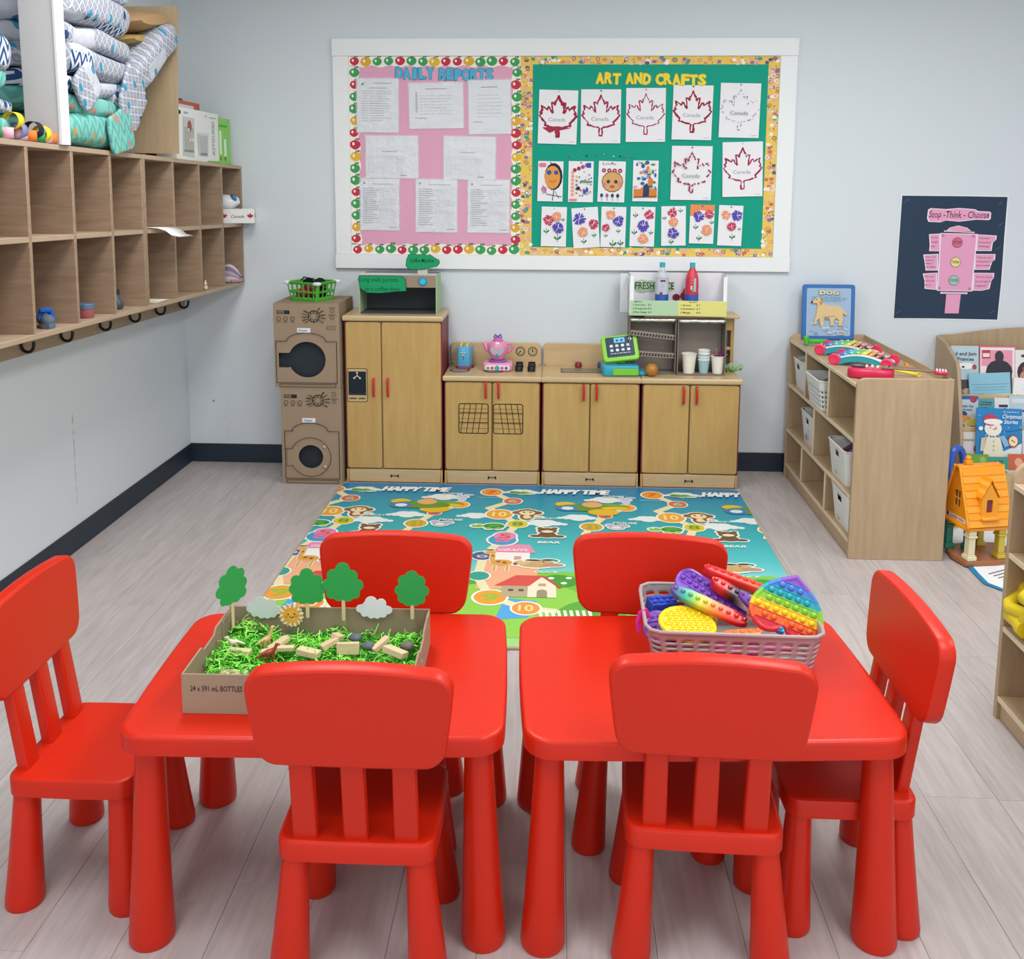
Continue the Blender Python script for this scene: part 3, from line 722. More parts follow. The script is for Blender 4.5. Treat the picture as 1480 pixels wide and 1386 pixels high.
# ================================================================== BULLETIN BOARD
YB = D-.018
bd = thing('bulletin_board', 'wide white-framed bulletin board, half pink and half green, on the back wall', 'bulletin board', (0, 0, 0))
bx0, bx1, bz0, bz1 = -1.180, 1.245, 1.098, 2.305
ix0, ix1, iz0, iz1 = -1.092, 1.153, 1.175, 2.214
def brd(x0, z0, x1, z1, y=YB): q = M(); q.box(x0, y-.004, z0, x1, D-.0005, z1, bev=.002); q.build('frame_board', WHITE, bd)
brd(bx0, iz1, bx1, bz1); brd(bx0, bz0, bx1, iz0, YB-.004); brd(bx0+.003, iz0, ix0, iz1, YB+.002); brd(ix1, iz0, bx1-.003, iz1, YB+.002)
XD = -.185
q = M('e2a6c0'); q.box(ix0, YB+.006, iz0, XD, D-.0005, iz1); q.build('pink_backing', PRINT, bd, label='pink paper backing')
q = M('0a9c84'); q.box(XD, YB+.006, iz0, ix1, D-.0005, iz1); q.build('green_backing', PRINT, bd, label='green paper backing')
WF = lambda y: frame((0, y, 0), (1, 0, 0), (0, 0, 1))
def scal(x0, z0, x1, z1, inn, n):
    """strip with a wavy inner edge; inn names the side facing the middle of the panel"""
    P = []; amp = .006
    def wav(k): return amp*math.sin(k)
    if inn == 'u': P = [(x0, z0), (x1, z0)]+[(x1+(x0-x1)*i/n, z1+wav(i*1.3)) for i in range(n+1)]
    if inn == 'd': P = [(x1, z1), (x0, z1)]+[(x0+(x1-x0)*i/n, z0+wav(i*1.3)) for i in range(n+1)]
    if inn == 'r': P = [(x0, z1), (x0, z0)]+[(x1+wav(i*1.3), z0+(z1-z0)*i/n) for i in range(n+1)]
    if inn == 'l': P = [(x1, z0), (x1, z1)]+[(x0+wav(i*1.3), z1+(z0-z1)*i/n) for i in range(n+1)]
    return P
def apple(a, x, z, r, c, l, rot=0):
    a.poly([(x+r*math.cos(t_)*(1+.10*math.cos(2*t_)), z+r*.98*math.sin(t_)*(1-.13*math.exp(-((t_-PI/2)**2)*6))) for t_ in [2*PI*i/14 for i in range(14)]], c, l)
    a.circ(x-r*.35, z+r*.15, r*.26, 'f7ece0', r*.34, l+1, 8); a.line([(x, z+r*.7), (x+r*.2, z+r*1.25)], r*.16, '5a4030', l+1)
    a.poly([(x+r*.15, z+r*.95), (x+r*.6, z+r*1.3), (x+r*1.0, z+r*1.1), (x+r*.6, z+r*.85)], '2f7f4c', l+1)
AC = ['c8344a', 'e4b83a', '3fa05c', 'c8344a', '3fa05c', 'e0ac34']
bw = .052
def apple_strip(x0, z0, x1, z1, inn):
    a = Art(WF(YB+.0055)); hor = x1-x0 > z1-z0
    a.base(scal(x0, z0, x1, z1, inn, int(max(x1-x0, z1-z0)/.02)), 'f3efe6', .0006); L = max(x1-x0, z1-z0); n = int(L/.060)
    for i in range(n):
        f = (i+.5)/n; r = random.uniform(.0225, .027); x = x0+(x1-x0)*f if hor else (x0+x1)/2+random.uniform(-.004, .004); z = (z0+z1)/2+random.uniform(-.004, .004) if hor else z0+(z1-z0)*f
        apple(a, x, z, r, AC[(i*5+i//3) % 6], 1+2*(i % 2))
    a.build('apple_border', None, bd)
apple_strip(ix0+.001, iz1-bw, XD-.001, iz1-.001, 'd'); apple_strip(ix0+.001, iz0+.001, XD-.001, iz0+bw, 'u')
apple_strip(ix0+.001, iz0+bw, ix0+bw, iz1-bw, 'r'); apple_strip(XD-.045, iz0+bw, XD-.001, iz1-bw, 'l')
def yellow_strip(x0, z0, x1, z1):
    a = Art(WF(YB+.0055)); a.base([(x0, z0), (x1, z0), (x1, z1), (x0, z1)], 'ecc660', .0006)
    n = int((x1-x0)*(z1-z0)/.00036)
    for i in range(n):
        x = random.uniform(x0+.005, x1-.005); z = random.uniform(z0+.005, z1-.005); k = random.random()
        c = random.choice(['c8706a', '8f74a0', 'f4eee0', 'f4eee0', '3f9f96', 'e0a0b0', 'e8c8b8', 'd9965f', '5a5d7e', 'e6b0a0'])
        if k < .45: a.circ(x, z, random.uniform(.003, .005), c, n=8, layer=1+i % 5)
        elif k < .65: a.ring(x, z, .009, .004, c, 1+i % 5, 10)
        elif k < .85: a.poly([(x-.01, z-.007), (x+.008, z-.009), (x+.011, z+.006), (x-.007, z+.009)], c, 1+i % 5)
        else: a.poly(circ(x, z, .013, .009, 9), c, 1+i % 5)
    a.cr = None; a.build('craft_border', None, bd)
yw = .050
yellow_strip(XD, iz1-yw+.008, ix1, iz1-.001); yellow_strip(XD, iz0+.001, ix1, iz0+yw-.006); yellow_strip(XD, iz0+yw-.006, XD+yw+.012, iz1-yw+.008); yellow_strip(ix1-yw-.008, iz0+yw-.006, ix1, iz1-yw+.008)
# cut-out title letters
def letters(s, u0, v0, u1, v1, h, c, edge, what, grp, k=1.0):
    n = sum(.55 if ch_ == ' ' else 1 for ch_ in s); A, B = at(u0, v0, Y=YB), at(u1, v1, Y=YB); pos = 0; seen = {}; word = 1
    for ch_ in s:
        w = .55 if ch_ == ' ' else 1
        f = (pos+w/2)/n; pos += w
        if ch_ == ' ': word += 1; continue
        seen[ch_] = seen.get(ch_, 0)+1
        x = A.x+(B.x-A.x)*f; z = A.z+(B.z-A.z)*f+random.uniform(-.004, .004); r = random.uniform(-.07, .07)
        a = Art(WF(YB+.003)); lw = (B.x-A.x)/n*(.92 if ch_ not in 'I' else .5)
        for ox, oz in ((-.0035, 0), (.0035, 0), (0, -.003), (0, .003)): a.text(ch_, x+ox, z-h/2+oz, h, edge, .03, w=lw, rot=r)
        for ox in (-.0018, .0018, 0): a.text(ch_, x+ox, z-h/2+.001, h*.96, c, .04, w=lw*.92, rot=r)
        nth = ['first', 'second', 'third', 'fourth'][seen[ch_]-1]
        o = a.build('title_letter', None, None)
        wd = s.split(' ')[word-1]
        tag(o, f'{what} cut-out letter {ch_}, the {nth} {ch_} in the title {s.title()}', 'letter', grp)
letters('DAILY REPORTS', 571, 105, 713, 108, .055, '55b4d6', '2b7fae', 'blue', 'blue title letters on pink')
letters('ART AND CRAFTS', 861, 113, 1021, 115, .052, 'f3dc4a', 'd9b42c', 'yellow', 'yellow title letters on green')

# sheets in plastic sleeves
SLEEVE = mat('clear_sleeve', 'f8fafc', .16, spec=1.0, alpha=.26, bump=1.0, bscale=16, coat=.6)
SLEEVE.node_tree.nodes['Bump'].inputs['Distance'].default_value = .03
def quad(u0, v0, u1, v1, y): a, b = at(u0, v1, Y=y), at(u1, v0, Y=y); return a.x, a.z, b.x, b.z
def report(u0, v0, u1, v1, style, lab, i):
    x0, z0, x1, z1 = quad(u0, v0, u1, v1, YB); w, h = x1-x0, z1-z0; t = thing('report_sheet', lab, 'paper', (x0, YB+.002, z0), 0, 'report sheets in clear sleeves on the pink panel')
    t.rotation_euler = (0, R_([.6, -.8, -1, .2, .6, .7, .5, .3][i]), 0)
    a = Art(frame((0, 0, 0), (1, 0, 0), (0, 0, 1))); a.base([(0, 0), (w, 0), (w, h), (0, h)], 'e4e6ec', .0006)
    g = '8f929b'
    if style == 'form':
        a.circ(.03, h-.03, .007, '4a4d58', n=7); a.line([(.025, h-.035), (.042, h-.018)], .003, '4a4d58'); a.rect(w*.38, h-.026, w*.85, h-.022, g); a.rect(w*.3, h*.82, w*.72, h*.83, '6d7079')
        for k in range(13): zz_ = h*.76-k*h*.045; a.rect(w*.12, zz_, w*.26, zz_+.002, g, 9); a.rect(w*.3, zz_, w*random.uniform(.6, .85), zz_+.002, g, 9)
    elif style == 'grid':
        a.circ(.022, h-.024, .006, '4a4d58', n=7); a.rect(w*.3, h-.03, w*.85, h-.027, g)
        for k in range(17): zz_ = h*.80-k*h*.042; a.rect(w*.06, zz_, w*.92, zz_+.0008, 'b5b8c0', 9); a.rect(w*.07, zz_+.003, w*random.uniform(.3, .5), zz_+.0055, g, 9)
        for k in range(7): a.rect(w*(.52+k*.065), h*.1, w*(.52+k*.065)+.0008, h*.84, 'b5b8c0', 10)
        a.rect(w*.75, h*.05, w*.95, h*.06, '5d6069')
    elif style == 'wide':
        a.rect(w*.3, h*.62, w*.6, h*.635, g)
        for k in range(9): zz_ = h*.52-k*h*.05; a.rect(w*.05, zz_, w*.72, zz_+.0009, 'bfc3d6', 9)
        for k in range(8): a.rect(w*(.05+k*.09), h*.1, w*(.05+k*.09)+.0009, h*.52, 'c3c6d6', 9)
        a.rect(w*.65, h*.05, w*.78, h*.07, '6d7079')
    else:
        a.rect(w*.3, h*.86, w*.7, h*.875, '6d7079'); a.scribble(w*.2, h*.72, w*.6, h*.4, 7, g, .002); a.rect(w*.1, h*.22, w*.32, h*.235, g)
        if style == 'table': a.rect(w*.12, h*.35, w*.16, h*.8, 'b5b8c0')
    a.build('sheet', None, t)
    q = M(); n = 7
    G = [[q.bm.verts.new((-.006+(w+.012)*i_/n, -.0015-.0022*random.random(), -.004+(h+.010)*j_/n)) for j_ in range(n+1)] for i_ in range(n+1)]
    for i_ in range(n):
        for j_ in range(n): q.bm.faces.new((G[i_][j_], G[i_+1][j_], G[i_+1][j_+1], G[i_][j_+1]))
    q.build('clear_sleeve', SLEEVE, t)
for i, (b, st, lab) in enumerate([((516, 113, 575, 191), 'form', 'printed form in a clear sleeve at the top left of the pink panel'),
    ((592, 120, 670, 186), 'table', 'printed landscape sheet in a crinkled sleeve at the top middle of the pink panel'),
    ((678, 116, 739, 194), 'text', 'printed sheet in a shiny sleeve at the top right of the pink panel'),
    ((529, 196, 604, 257), 'wide', 'landscape chart in a sleeve at the middle left of the pink panel'),
    ((641, 197, 716, 259), 'wide', 'landscape chart in a sleeve at the middle right of the pink panel'),
    ((521, 258, 576, 332), 'grid', 'printed grid form in a sleeve at the bottom left of the pink panel'),
    ((601, 259, 660, 335), 'grid', 'printed grid form in a sleeve at the bottom centre of the pink panel'),
    ((676, 260, 736, 336), 'grid', 'printed grid form with a diagonal glare at the bottom right of the pink panel')]):
    report(*b, st, lab, i)
# children's pictures
def sheet(u0, v0, u1, v1, name, lab, rot=0, grp=None, c='ecebef', wave=0):
    x0, z0, x1, z1 = quad(u0, v0, u1, v1, YB); w, h = x1-x0, z1-z0
    t = thing(name, lab, 'drawing', ((x0+x1)/2, YB+.001, (z0+z1)/2), 0, grp, rot=(R_(-1.2), R_(rot), 0))
    a = Art(frame((-w/2, 0, -h/2), (1, 0, 0), (0, 0, 1))); a.base([(0, 0), (w, 0), (w, h), (0, h)], c, .0006)
    q = M('2a2a33'); q.ell((0, -.003, h/2-.008), (.004, .003, .004), random.choice(['22242c', 'd8d8d8', 'c05a50', '3a6fae']), 8, 5); q.build('push_pin', PLAS, t)
    return t, a, w, h
ML = [((778, 130, 835, 208), 'ink', '9e1f3f', .0105, 'maple leaf outline painted in thick patchy red strokes, leftmost of the top row', 1.5),
      ((839, 129, 898, 207), 'ink', 'a3234b', .0075, 'maple leaf outlined in crimson, second from left in the top row', 0),
      ((904, 127, 963, 205), 'ink', 'a83060', .0055, 'maple leaf in thin neat crimson outline, centre of the top row', -.3),
      ((971, 123, 1031, 202), 'ink', '9a2238', .009, 'maple leaf in solid dark red outline, fourth in the top row', 1),
      ((1039, 120, 1100, 199), 'dots', '4a4a62', .0028, 'maple leaf in faint dotted grey outline, rightmost of the top row', 1),
      ((969, 211, 1030, 289), 'dash', 'a3234b', .007, 'maple leaf in broken crimson dashes, left of the two in the second row', .5),
      ((1043, 205, 1104, 284), 'ink', 'a3234b', .007, 'maple leaf in crimson outline, right of the two in the second row', -1.5)]
for b, st, c, lw, lab, rot in ML:
    t, a, w, h = sheet(*b, 'maple_leaf_drawing', lab, rot, 'maple leaf drawings on the green panel')
    P = [(w/2+x*w*.58, h*.50+y*h*.56) for x, y in LEAFP]
    if st == 'ink': a.line(P, lw, c, None, True, .55)
    else:
        Q = []
        for i in range(len(P)):
            p0, p1 = Vector(P[i-1]), Vector(P[i])
            for k in range(3):
                if random.random() < (.55 if st == 'dash' else .4): s_ = p0.lerp(p1, k/3); e_ = p0.lerp(p1, k/3+.26); a.line([s_, e_], lw, c, None, False, .5)
    a.text('Canada', w*.48, h*.42, .019, '8c8f9c', w=w*.44, rot=0); a.rect(w*.8, h*.04, w*.94, h*.047, 'a3a3aa')
    if c == '9e1f3f':
        a.poly([(w*.1, h*.3), (w*.3, h*.2), (w*.45, h*.25), (w*.5, h*.14), (w*.56, h*.25), (w*.85, h*.3), (w*.5, h*.33)], 'a8304a')
    a.build('painting', None, t)
G4 = 'small children\'s pictures on the green panel'
t, a, w, h = sheet(777, 233, 814, 291, 'face_drawing', 'child\'s drawing of an orange face with black hair and a pink heart', 1, G4)
a.circ(w*.62, h*.62, w*.36, '2a2a30', h*.34); a.circ(w*.58, h*.6, w*.31, 'e59a4e', h*.29); a.circ(w*.44, h*.72, w*.1, '2f5f9e', n=9); a.circ(w*.72, h*.72, w*.09, '2f5f9e', n=9); a.line([(w*.45, h*.52), (w*.58, h*.48), (w*.72, h*.53)], .003, '8a3a2a'); a.circ(w*.12, h*.9, w*.09, 'e07f96'); a.circ(w*.24, h*.9, w*.09, 'e07f96')
a.circ(w*.25, h*.3, w*.12, 'c88aa6', n=8); a.line([(w*.2, h*.4), (w*.35, h*.22), (w*.2, h*.2)], .004, 'a85a86'); a.line([(w*.35, h*.18), (w*.95, h*.12)], .004, '27304a'); a.line([(w*.65, h*.3), (w*.6, h*.03)], .004, '27304a'); a.line([(w*.7, h*.25), (w*.85, h*.08)], .003, '4a6fae'); a.build('crayon_drawing', None, t)
t, a, w, h = sheet(821, 233, 858, 292, 'sticker_collage', 'white page covered with small coloured stickers in rows', .5, G4)
for i in range(4): a.circ(w*(.25+i*.16), h*(.78+.04*i), w*.085, ['a83246', 'a83246', 'b04a8a', 'b04a8a'][i], n=8)
a.rect(w*.72, h*.84, w*.9, h*.96, '3558a8')
for i in range(7): a.circ(w*.17, h*(.72-i*.09), w*.07, 'f0a48a', n=8)
for i in range(5): a.circ(w*.33, h*(.62-i*.1), w*.05, ['e9c85a', 'c86a9a', '5a9e6a', 'a85a8a', 'd88a6a'][i], n=7)
for i in range(26): a.circ(w*random.uniform(.4, .92), h*random.uniform(.15, .75), w*.035, random.choice(['b8bccb', '7a6ab0', 'c85a7a', '5ab08a', 'd0d2dc', '4a5f9e']), n=6)
a.rect(w*.5, h*.48, w*.95, h*.52, '4f9e5a'); a.circ(w*.4, h*.34, w*.08, '3a3530', n=9); a.rect(w*.05, h*.03, w*.35, h*.08, 'e88a8a'); a.circ(w*.75, h*.3, w*.05, '4a4fa8', w*.1); a.circ(w*.65, h*.25, w*.05, '4a4fa8', w*.1); a.build('stickers', None, t)
t, a, w, h = sheet(864, 233, 904, 292, 'face_drawing', 'child\'s drawing of a tan smiling face under four red flowers', 1.5, G4)
for i in range(4):
    a.circ(w*(.2+i*.2), h*.77, w*.085, 'a83a52', n=9); a.circ(w*(.2+i*.2), h*.77, w*.03, 'e8c0c8', n=6)
a.circ(w*.53, h*.5, w*.4, '8a5a3a', h*.26); a.circ(w*.53, h*.5, w*.37, 'd9a76a', h*.235); a.circ(w*.38, h*.5, w*.07, '2f3f5e', n=8); a.circ(w*.66, h*.5, w*.07, '2f3f5e', n=8); a.circ(w*.25, h*.43, w*.08, 'd88a80', n=8); a.circ(w*.8, h*.45, w*.08, 'd88a80', n=8); a.circ(w*.53, h*.38, w*.1, 'c85a5a', h*.04, n=8)
for i, c in enumerate(['2a4f6e', 'a8608a', '2a4f6e', '2a3f5e']): a.circ(w*(.15+i*.2), h*.16, w*.06, c, h*.05, n=8); a.line([(w*(.15+i*.2), h*.12), (w*(.17+i*.2), h*.03)], .002, '4a7a5a')
a.text('Love', w*.4, h*.91, .012, '8a8a90', w=w*.5); a.build('crayon_drawing', None, t)
t, a, w, h = sheet(914, 232, 952, 291, 'sticker_collage', 'busy orange and blue sticker collage at the right of the small pictures', .5, G4)
for i in range(40): a.circ(w*random.uniform(.1, .92), h*random.uniform(.2, .95), w*random.uniform(.04, .1), random.choice(['e8853a', '3a58a8', '3a58a8', 'c8506a', 'c9ccd8', 'd8b0c0', '7aa8c8', '4a8a5a']), h*random.uniform(.02, .06), n=7)
a.rect(w*.05, h*.1, w*.95, h*.3, 'd8843a'); a.poly([(w*.4, h*.12), (w*.42, h*.38), (w*.56, h*.45), (w*.66, h*.3), (w*.64, h*.12)], '2f4068'); a.line([(w*.05, h*.1), (w*.95, h*.13)], .004, '2a3028'); a.circ(w*.7, h*.48, w*.1, 'e0803a', h*.1); a.build('stickers', None, t)
def bloom(a, x, y, r, c):
    for k in range(13):
        an = 2*PI*k/13+random.uniform(-.1, .1); rr_ = r*random.uniform(.8, 1.05)
        a.line([(x+.15*r*math.cos(an), y+.15*r*math.sin(an)), (x+rr_*math.cos(an), y+rr_*math.sin(an))], r*.34, c, None, False, .3)
    for k in range(5):
        an = random.uniform(0, 6.28); a.line([(x, y), (x+r*.7*math.cos(an), y+r*.7*math.sin(an))], r*.08, 'e6dfee')
def leafs(a, x, y, s):
    a.line([(x, y+s), (x, y-s)], s*.16, '2f7a4c'); a.poly([(x, y-.3*s), (x-.7*s, y+.5*s), (x-.9*s, y), (x-.3*s, y-.5*s)], '3c8a58'); a.poly([(x, y-.3*s), (x+.7*s, y+.6*s), (x+1.0*s, y+.1*s), (x+.3*s, y-.5*s)], '2f7a4c')
R3, O3, V3 = 'c93a5c', 'f09a6c', '5a4ab0'
FL = [((782, 299, 819, 356), 1, [(.28, .66, .2, R3), (.6, .76, .18, O3), (.68, .48, .21, V3)], [(.2, .38, .13), (.65, .22, .16), (.85, .68, .08)], 'three printed flowers above green leaves, leftmost of the flower row'),
      ((827, 300, 866, 358), -4, [(.28, .72, .22, V3), (.8, .58, .18, R3), (.38, .4, .18, O3)], [(.4, .16, .12), (.8, .3, .1)], 'purple flower over red and orange ones on a tilted sheet, second in the flower row'),
      ((868, 299, 905, 357), 1, [(.38, .8, .18, O3), (.7, .65, .2, V3), (.2, .48, .15, R3)], [(.2, .28, .09), (.7, .4, .1), (.5, .08, .16), (.8, .1, .14)], 'orange, purple and pink flowers over scribbled grass, third in the flower row'),
      ((910, 299, 947, 356), 1, [(.75, .8, .19, R3), (.52, .52, .22, V3), (.55, .2, .19, O3)], [(.2, .78, .12), (.18, .35, .13), (.85, .35, .1)], 'three flowers down the middle with leaves at the sides, middle of the flower row'),
      ((955, 298, 992, 355), -1, [(.45, .83, .18, R3), (.5, .6, .18, O3), (.48, .32, .21, V3)], [(.78, .88, .1), (.12, .7, .1), (.4, .1, .12)], 'three flowers in a column with a squiggle, third from right in the flower row'),
      ((996, 296, 1033, 352), 1, [(.35, .7, .21, V3), (.78, .76, .18, R3), (.7, .35, .2, O3)], [(.25, .42, .12), (.9, .55, .1), (.4, .14, .13)], 'flowers with a bright orange painted corner, second from right in the flower row'),
      ((1037, 297, 1074, 355), 1.5, [(.3, .76, .18, O3), (.75, .75, .21, V3), (.55, .48, .17, R3)], [(.6, .22, .14), (.88, .42, .08)], 'tulip-like flowers sprouting from one stem, rightmost of the flower row')]
for b, rot, fl, lf, lab in FL:
    t, a, w, h = sheet(*b, 'flower_painting', lab, rot, 'flower paintings in the bottom row of the green panel')
    if 'corner' in lab: a.poly([(0, h), (0, h*.7), (w*.25, h*.72), (w*.4, h*.86), (w, h*.84), (w, h)], 'ee8f5a')
    for x, y, s_ in lf: leafs(a, w*x, h*y, s_*w)
    for x, y, r, c in fl: bloom(a, w*x, h*y, r*w, c)
    a.build('painting', None, t)
for i, (u, v, c) in enumerate([(823, 226, 'c04a50'), (835, 224, '9a9a9a'), (848, 225, '33343c'), (862, 224, 'c05a60'), (873, 223, '9fb8b0'), (887, 226, 'e6e6e6'), (896, 226, '33343c'), (903, 227, 'b04a60'), (914, 228, '2fa090')]):
    p = at(u, v, Y=YB); q = M(c); q.ell((p.x, YB+.002, p.z), (.0045, .005, .0045), None, 8, 6)
    q.build('push_pin', PLAS, None, f'small {["red", "grey", "black", "rosy", "pale green", "white", "dark", "crimson", "teal"][i]} push pin in the empty strip of green paper', 'push pin', 'spare push pins on the green panel')

# ================================================================== STOP THINK CHOOSE POSTER
po = thing('behaviour_poster', 'dark poster with a pink paper traffic light reading Stop Think Choose, on the back wall', 'poster', (1.809, D-.002, .855), R_(0), rot=(0, R_(.2), 0))
PWd, PH = .545, .648
a = Art(frame((0, 0, 0), (1, 0, 0), (0, 0, 1)), .0002)
wav = lambda x: .004*math.sin(x*40)
a.base([(-.004, -.005), (.2, -.004), (.545, -.007), (.552, .2), (.551, .45), (.549, PH+.004), (.3, PH+.006), (-.001, PH+.005), (-.003, .3)], 'e9edf0', .0006)
a.poly([(0, 0), (.2, .002), (.54, 0), (.545, .2), (.543, .45), (.544, PH-.002), (.3, PH), (.004, PH), (.002, .3)], '2d3f54')
for x, y in ((.03, .62), (.51, .61), (.52, .5), (.52, .38), (.51, .04), (.02, .03)): a.line([(x-.014, y-.008), (x+.01, y+.01)], .003, '5a6c80')
a.build('backing_sheet', None, po)
PK, PK2, INK = 'e8a3c4', 'd98ab0', '4a2140'
def pp(u, v): p = at(u, v, Y=D-.003); return (p.x-1.809, p.z-.855)
def zz4(x, y): return (1290+x/7.294, 280+y/7.294)
def card(pts, name, tx=None, c=PK, th=.0015, lines=None, y=-.0025, lab=None, extra=None):
    P = [pp(*zz4(*p)) for p in pts]
    a = Art(frame((0, y, 0), (1, 0, 0), (0, 0, 1)), .00025); a.base(inset(P, -.0025) if False else P, 'f3e3ec' if name != 'post' else PK, .0006)
    cx_ = sum(p[0] for p in P)/len(P); cy_ = sum(p[1] for p in P)/len(P)
    a.poly([(cx_+(x-cx_)*(1-.006/max(abs(x-cx_), .02)), cy_+(z_-cy_)*(1-.004/max(abs(z_-cy_), .02))) for x, z_ in P], c)
    if tx: tx(a, P)
    return a.build(name, None, po, label=lab)
def t_title(a, P):
    A, B = pp(*zz4(375, 250)), pp(*zz4(1010, 250)); a.text('Stop -Think - Choose', (A[0]+B[0])/2, A[1], .034, INK, .004, .12, w=B[0]-A[0], jit=.06)
card([(370, 165), (400, 150), (560, 160), (700, 148), (860, 160), (900, 180), (1020, 185), (1035, 200), (1030, 260), (1010, 275), (880, 270), (700, 292), (560, 280), (500, 300), (375, 295), (358, 260)][::-1], 'title_card', t_title)
card([(565, 385), (600, 355), (690, 333), (780, 355), (825, 390)][::-1], 'lamp_cap')
card([(540, 385), (860, 398), (858, 412), (538, 398)][::-1], 'lamp_visor', c='f0b4d0')
def t_note(ls):
    def f(a, P):
        x0 = min(p[0] for p in P); x1 = max(p[0] for p in P); y1 = max(p[1] for p in P); y0 = min(p[1] for p in P); n = len(ls)
        for i, s_ in enumerate(ls): a.text(s_, x0+.012+(x1-x0)*.0, y1-(i+1)*(y1-y0)/(n+1.1)-.003, .0095, '6a3a5c', 0, .15, w=(x1-x0)*.15*max(2, len(s_)**.62), align='l')
    return f
notes = [([(380, 425), (500, 418), (500, 605), (382, 603), (388, 540)], ['Use the', 'red light', 'only']), ([(320, 640), (480, 632), (475, 808), (345, 808), (335, 720)], ['what is the', 'problem?', 'what is', 'your option']),
         ([(315, 840), (470, 830), (465, 1012), (335, 1000), (335, 920)], ['Pick your', 'choice and', 'do it']), ([(885, 425), (1095, 437), (1090, 480), (1055, 510), (1040, 600), (875, 600)], ['Consider', 'Everyones', 'feelings']),
         ([(860, 632), (1082, 632), (1078, 690), (1045, 720), (1020, 798), (860, 798)], ['What are the', 'consequences of', 'your actions?']), ([(850, 830), (1070, 832), (1065, 880), (1040, 915), (1020, 1000), (940, 1018), (840, 1018)], ['Was the decision', 'you thought the', 'longest?'])]
for P_, ls in notes: card(P_[::-1], 'note_card', t_note(ls))
card([(565, 1058), (718, 1058), (695, 1260), (548, 1258)][::-1], 'post', c=PK)
card([(505, 1032), (788, 1036), (785, 1056), (502, 1052)][::-1], 'lamp_foot', c='f0b4d0')
def t_body(a, P):
    for x, y in ((525, 437), (845, 445), (487, 995), (806, 998)): p = pp(*zz4(x, y)); a.circ(*p, .0065, INK, n=10); a.circ(*p, .0042, PK, n=10)
card([(498, 412), (890, 420), (835, 1027), (463, 1020)][::-1], 'light_body', t_body, y=-.005)
for x, y, c, s_ in ((676, 512, 'cf6f86', 'STOP'), (658, 718, 'e8dc8e', 'THINK'), (641, 910, '9ccbbb', 'CHOOSE')):
    p = pp(*zz4(x, y)); a = Art(frame((0, -.0075, 0), (1, 0, 0), (0, 0, 1)), .0003); a.base(circ(*p, .0268, None, 22), INK, .0008); a.circ(*p, .0250, c, n=22); a.text(s_, p[0], p[1]-.006, .014, INK, .01, w=.040); a.build('signal_disc', None, po, label=f'{dict(STOP="red", THINK="yellow", CHOOSE="green")[s_]} disc with the word {s_.title()}')

# ================================================================== PLAY RUG
RX0, RX1, RY0, RY1 = -1.090, .955, 3.055, 4.795
rug = thing('play_mat', 'blue and green children\'s play mat with animals and Happy Time lettering on the floor', 'rug', (0, 0, .0005))
q = M(); P = rrect(RX1-RX0, RY1-RY0, .05, 6, 0, (RX0+RX1)/2, (RY0+RY1)/2)
slab(q, P, 0, .009, .002, 'b3a088'); q.build('mat_body', PLAS, rug)
a = Art(frame((0, 0, .0092), (1, 0, 0), (0, 1, 0)), .00025, (RX0+.007, RY0+.007, RX1-.007, RY1-.007))
def lerpc(c1, c2, t): A = [int(c1[i:i+2], 16) for i in (0, 2, 4)]; B = [int(c2[i:i+2], 16) for i in (0, 2, 4)]; return ''.join('%02x' % int(x+(y-x)*t) for x, y in zip(A, B))
stops = [(4.80, '1678ae'), (4.55, '1a97b4'), (4.2, '25a8ae'), (3.85, '4fc0c4'), (3.62, '8fd6d0'), (3.5, 'a4dccf')]
inner = rrect(RX1-RX0-.014, RY1-RY0-.014, .046, 6, 0, (RX0+RX1)/2, (RY0+RY1)/2)
for (ya, ca), (yb, cb) in zip(stops, stops[1:]):
    n = 10
    for i in range(n):
        y1_, y0_ = ya+(yb-ya)*i/n, ya+(yb-ya)*(i+1)/n; Q = clip(inner, RX0, y0_, RX1, y1_); a.n = {}; a.poly(Q, lerpc(ca, cb, i/n), 0)
a.poly(clip(inner, RX0, RY0, RX1, 3.5), '9bd47c', 0)
def G(u, v): p = at(u, v, Z=.009); return p.x, p.y
PER = .805
IV, WH, OR, PATHC = 'efe6c4', 'f4f4ee', 'ef9a2c', 'ede3b4'
def cloud(x, y, s, l, c='e9f0ee'):
    for dx, dy, r in ((-1, 0, .5), (-.4, .25, .7), (.3, .2, .75), (1, 0, .5), (0, -.1, .8), (-1.6, -.1, .3), (1.6, -.1, .3)): a.circ(x+dx*s, y+dy*s, r*s, c, r*s*.8, l, 12)
def badge(x, y, r, c, l, mark=None, mc='d9601f', ry=None):
    a.circ(x, y, r*1.16, WH, None, l, 20); a.circ(x, y, r, c, None, l+1, 20)
    if mark: a.text(mark, x, y-r*.45, r*.95, mc, .02, layer=l+2, w=r*1.1)
def sticker(shapes, x, y, s, l, ol=.16):
    for sx, sy, rx, ry, c in shapes: a.circ(x+sx*s, y+sy*s, (rx+ol)*s, WH, (ry+ol)*s, l, 14)
    for i, (sx, sy, rx, ry, c) in enumerate(shapes): a.circ(x+sx*s, y+sy*s, rx*s, c, ry*s, l+1+min(i, 8), 14)
MONKEY = [(0, -.9, .55, .7, '8a6238'), (-.8, 0, .35, .35, '8a6238'), (.8, 0, .35, .35, '8a6238'), (0, 0, .85, .75, '8a6238'), (0, -.1, .62, .5, 'f3dcae'), (-.25, .05, .09, .12, '2a1c10'), (.25, .05, .09, .12, '2a1c10'), (0, -1.0, .3, .4, 'f0d9a6'), (.9, -.9, .3, .15, 'f3dcae')]
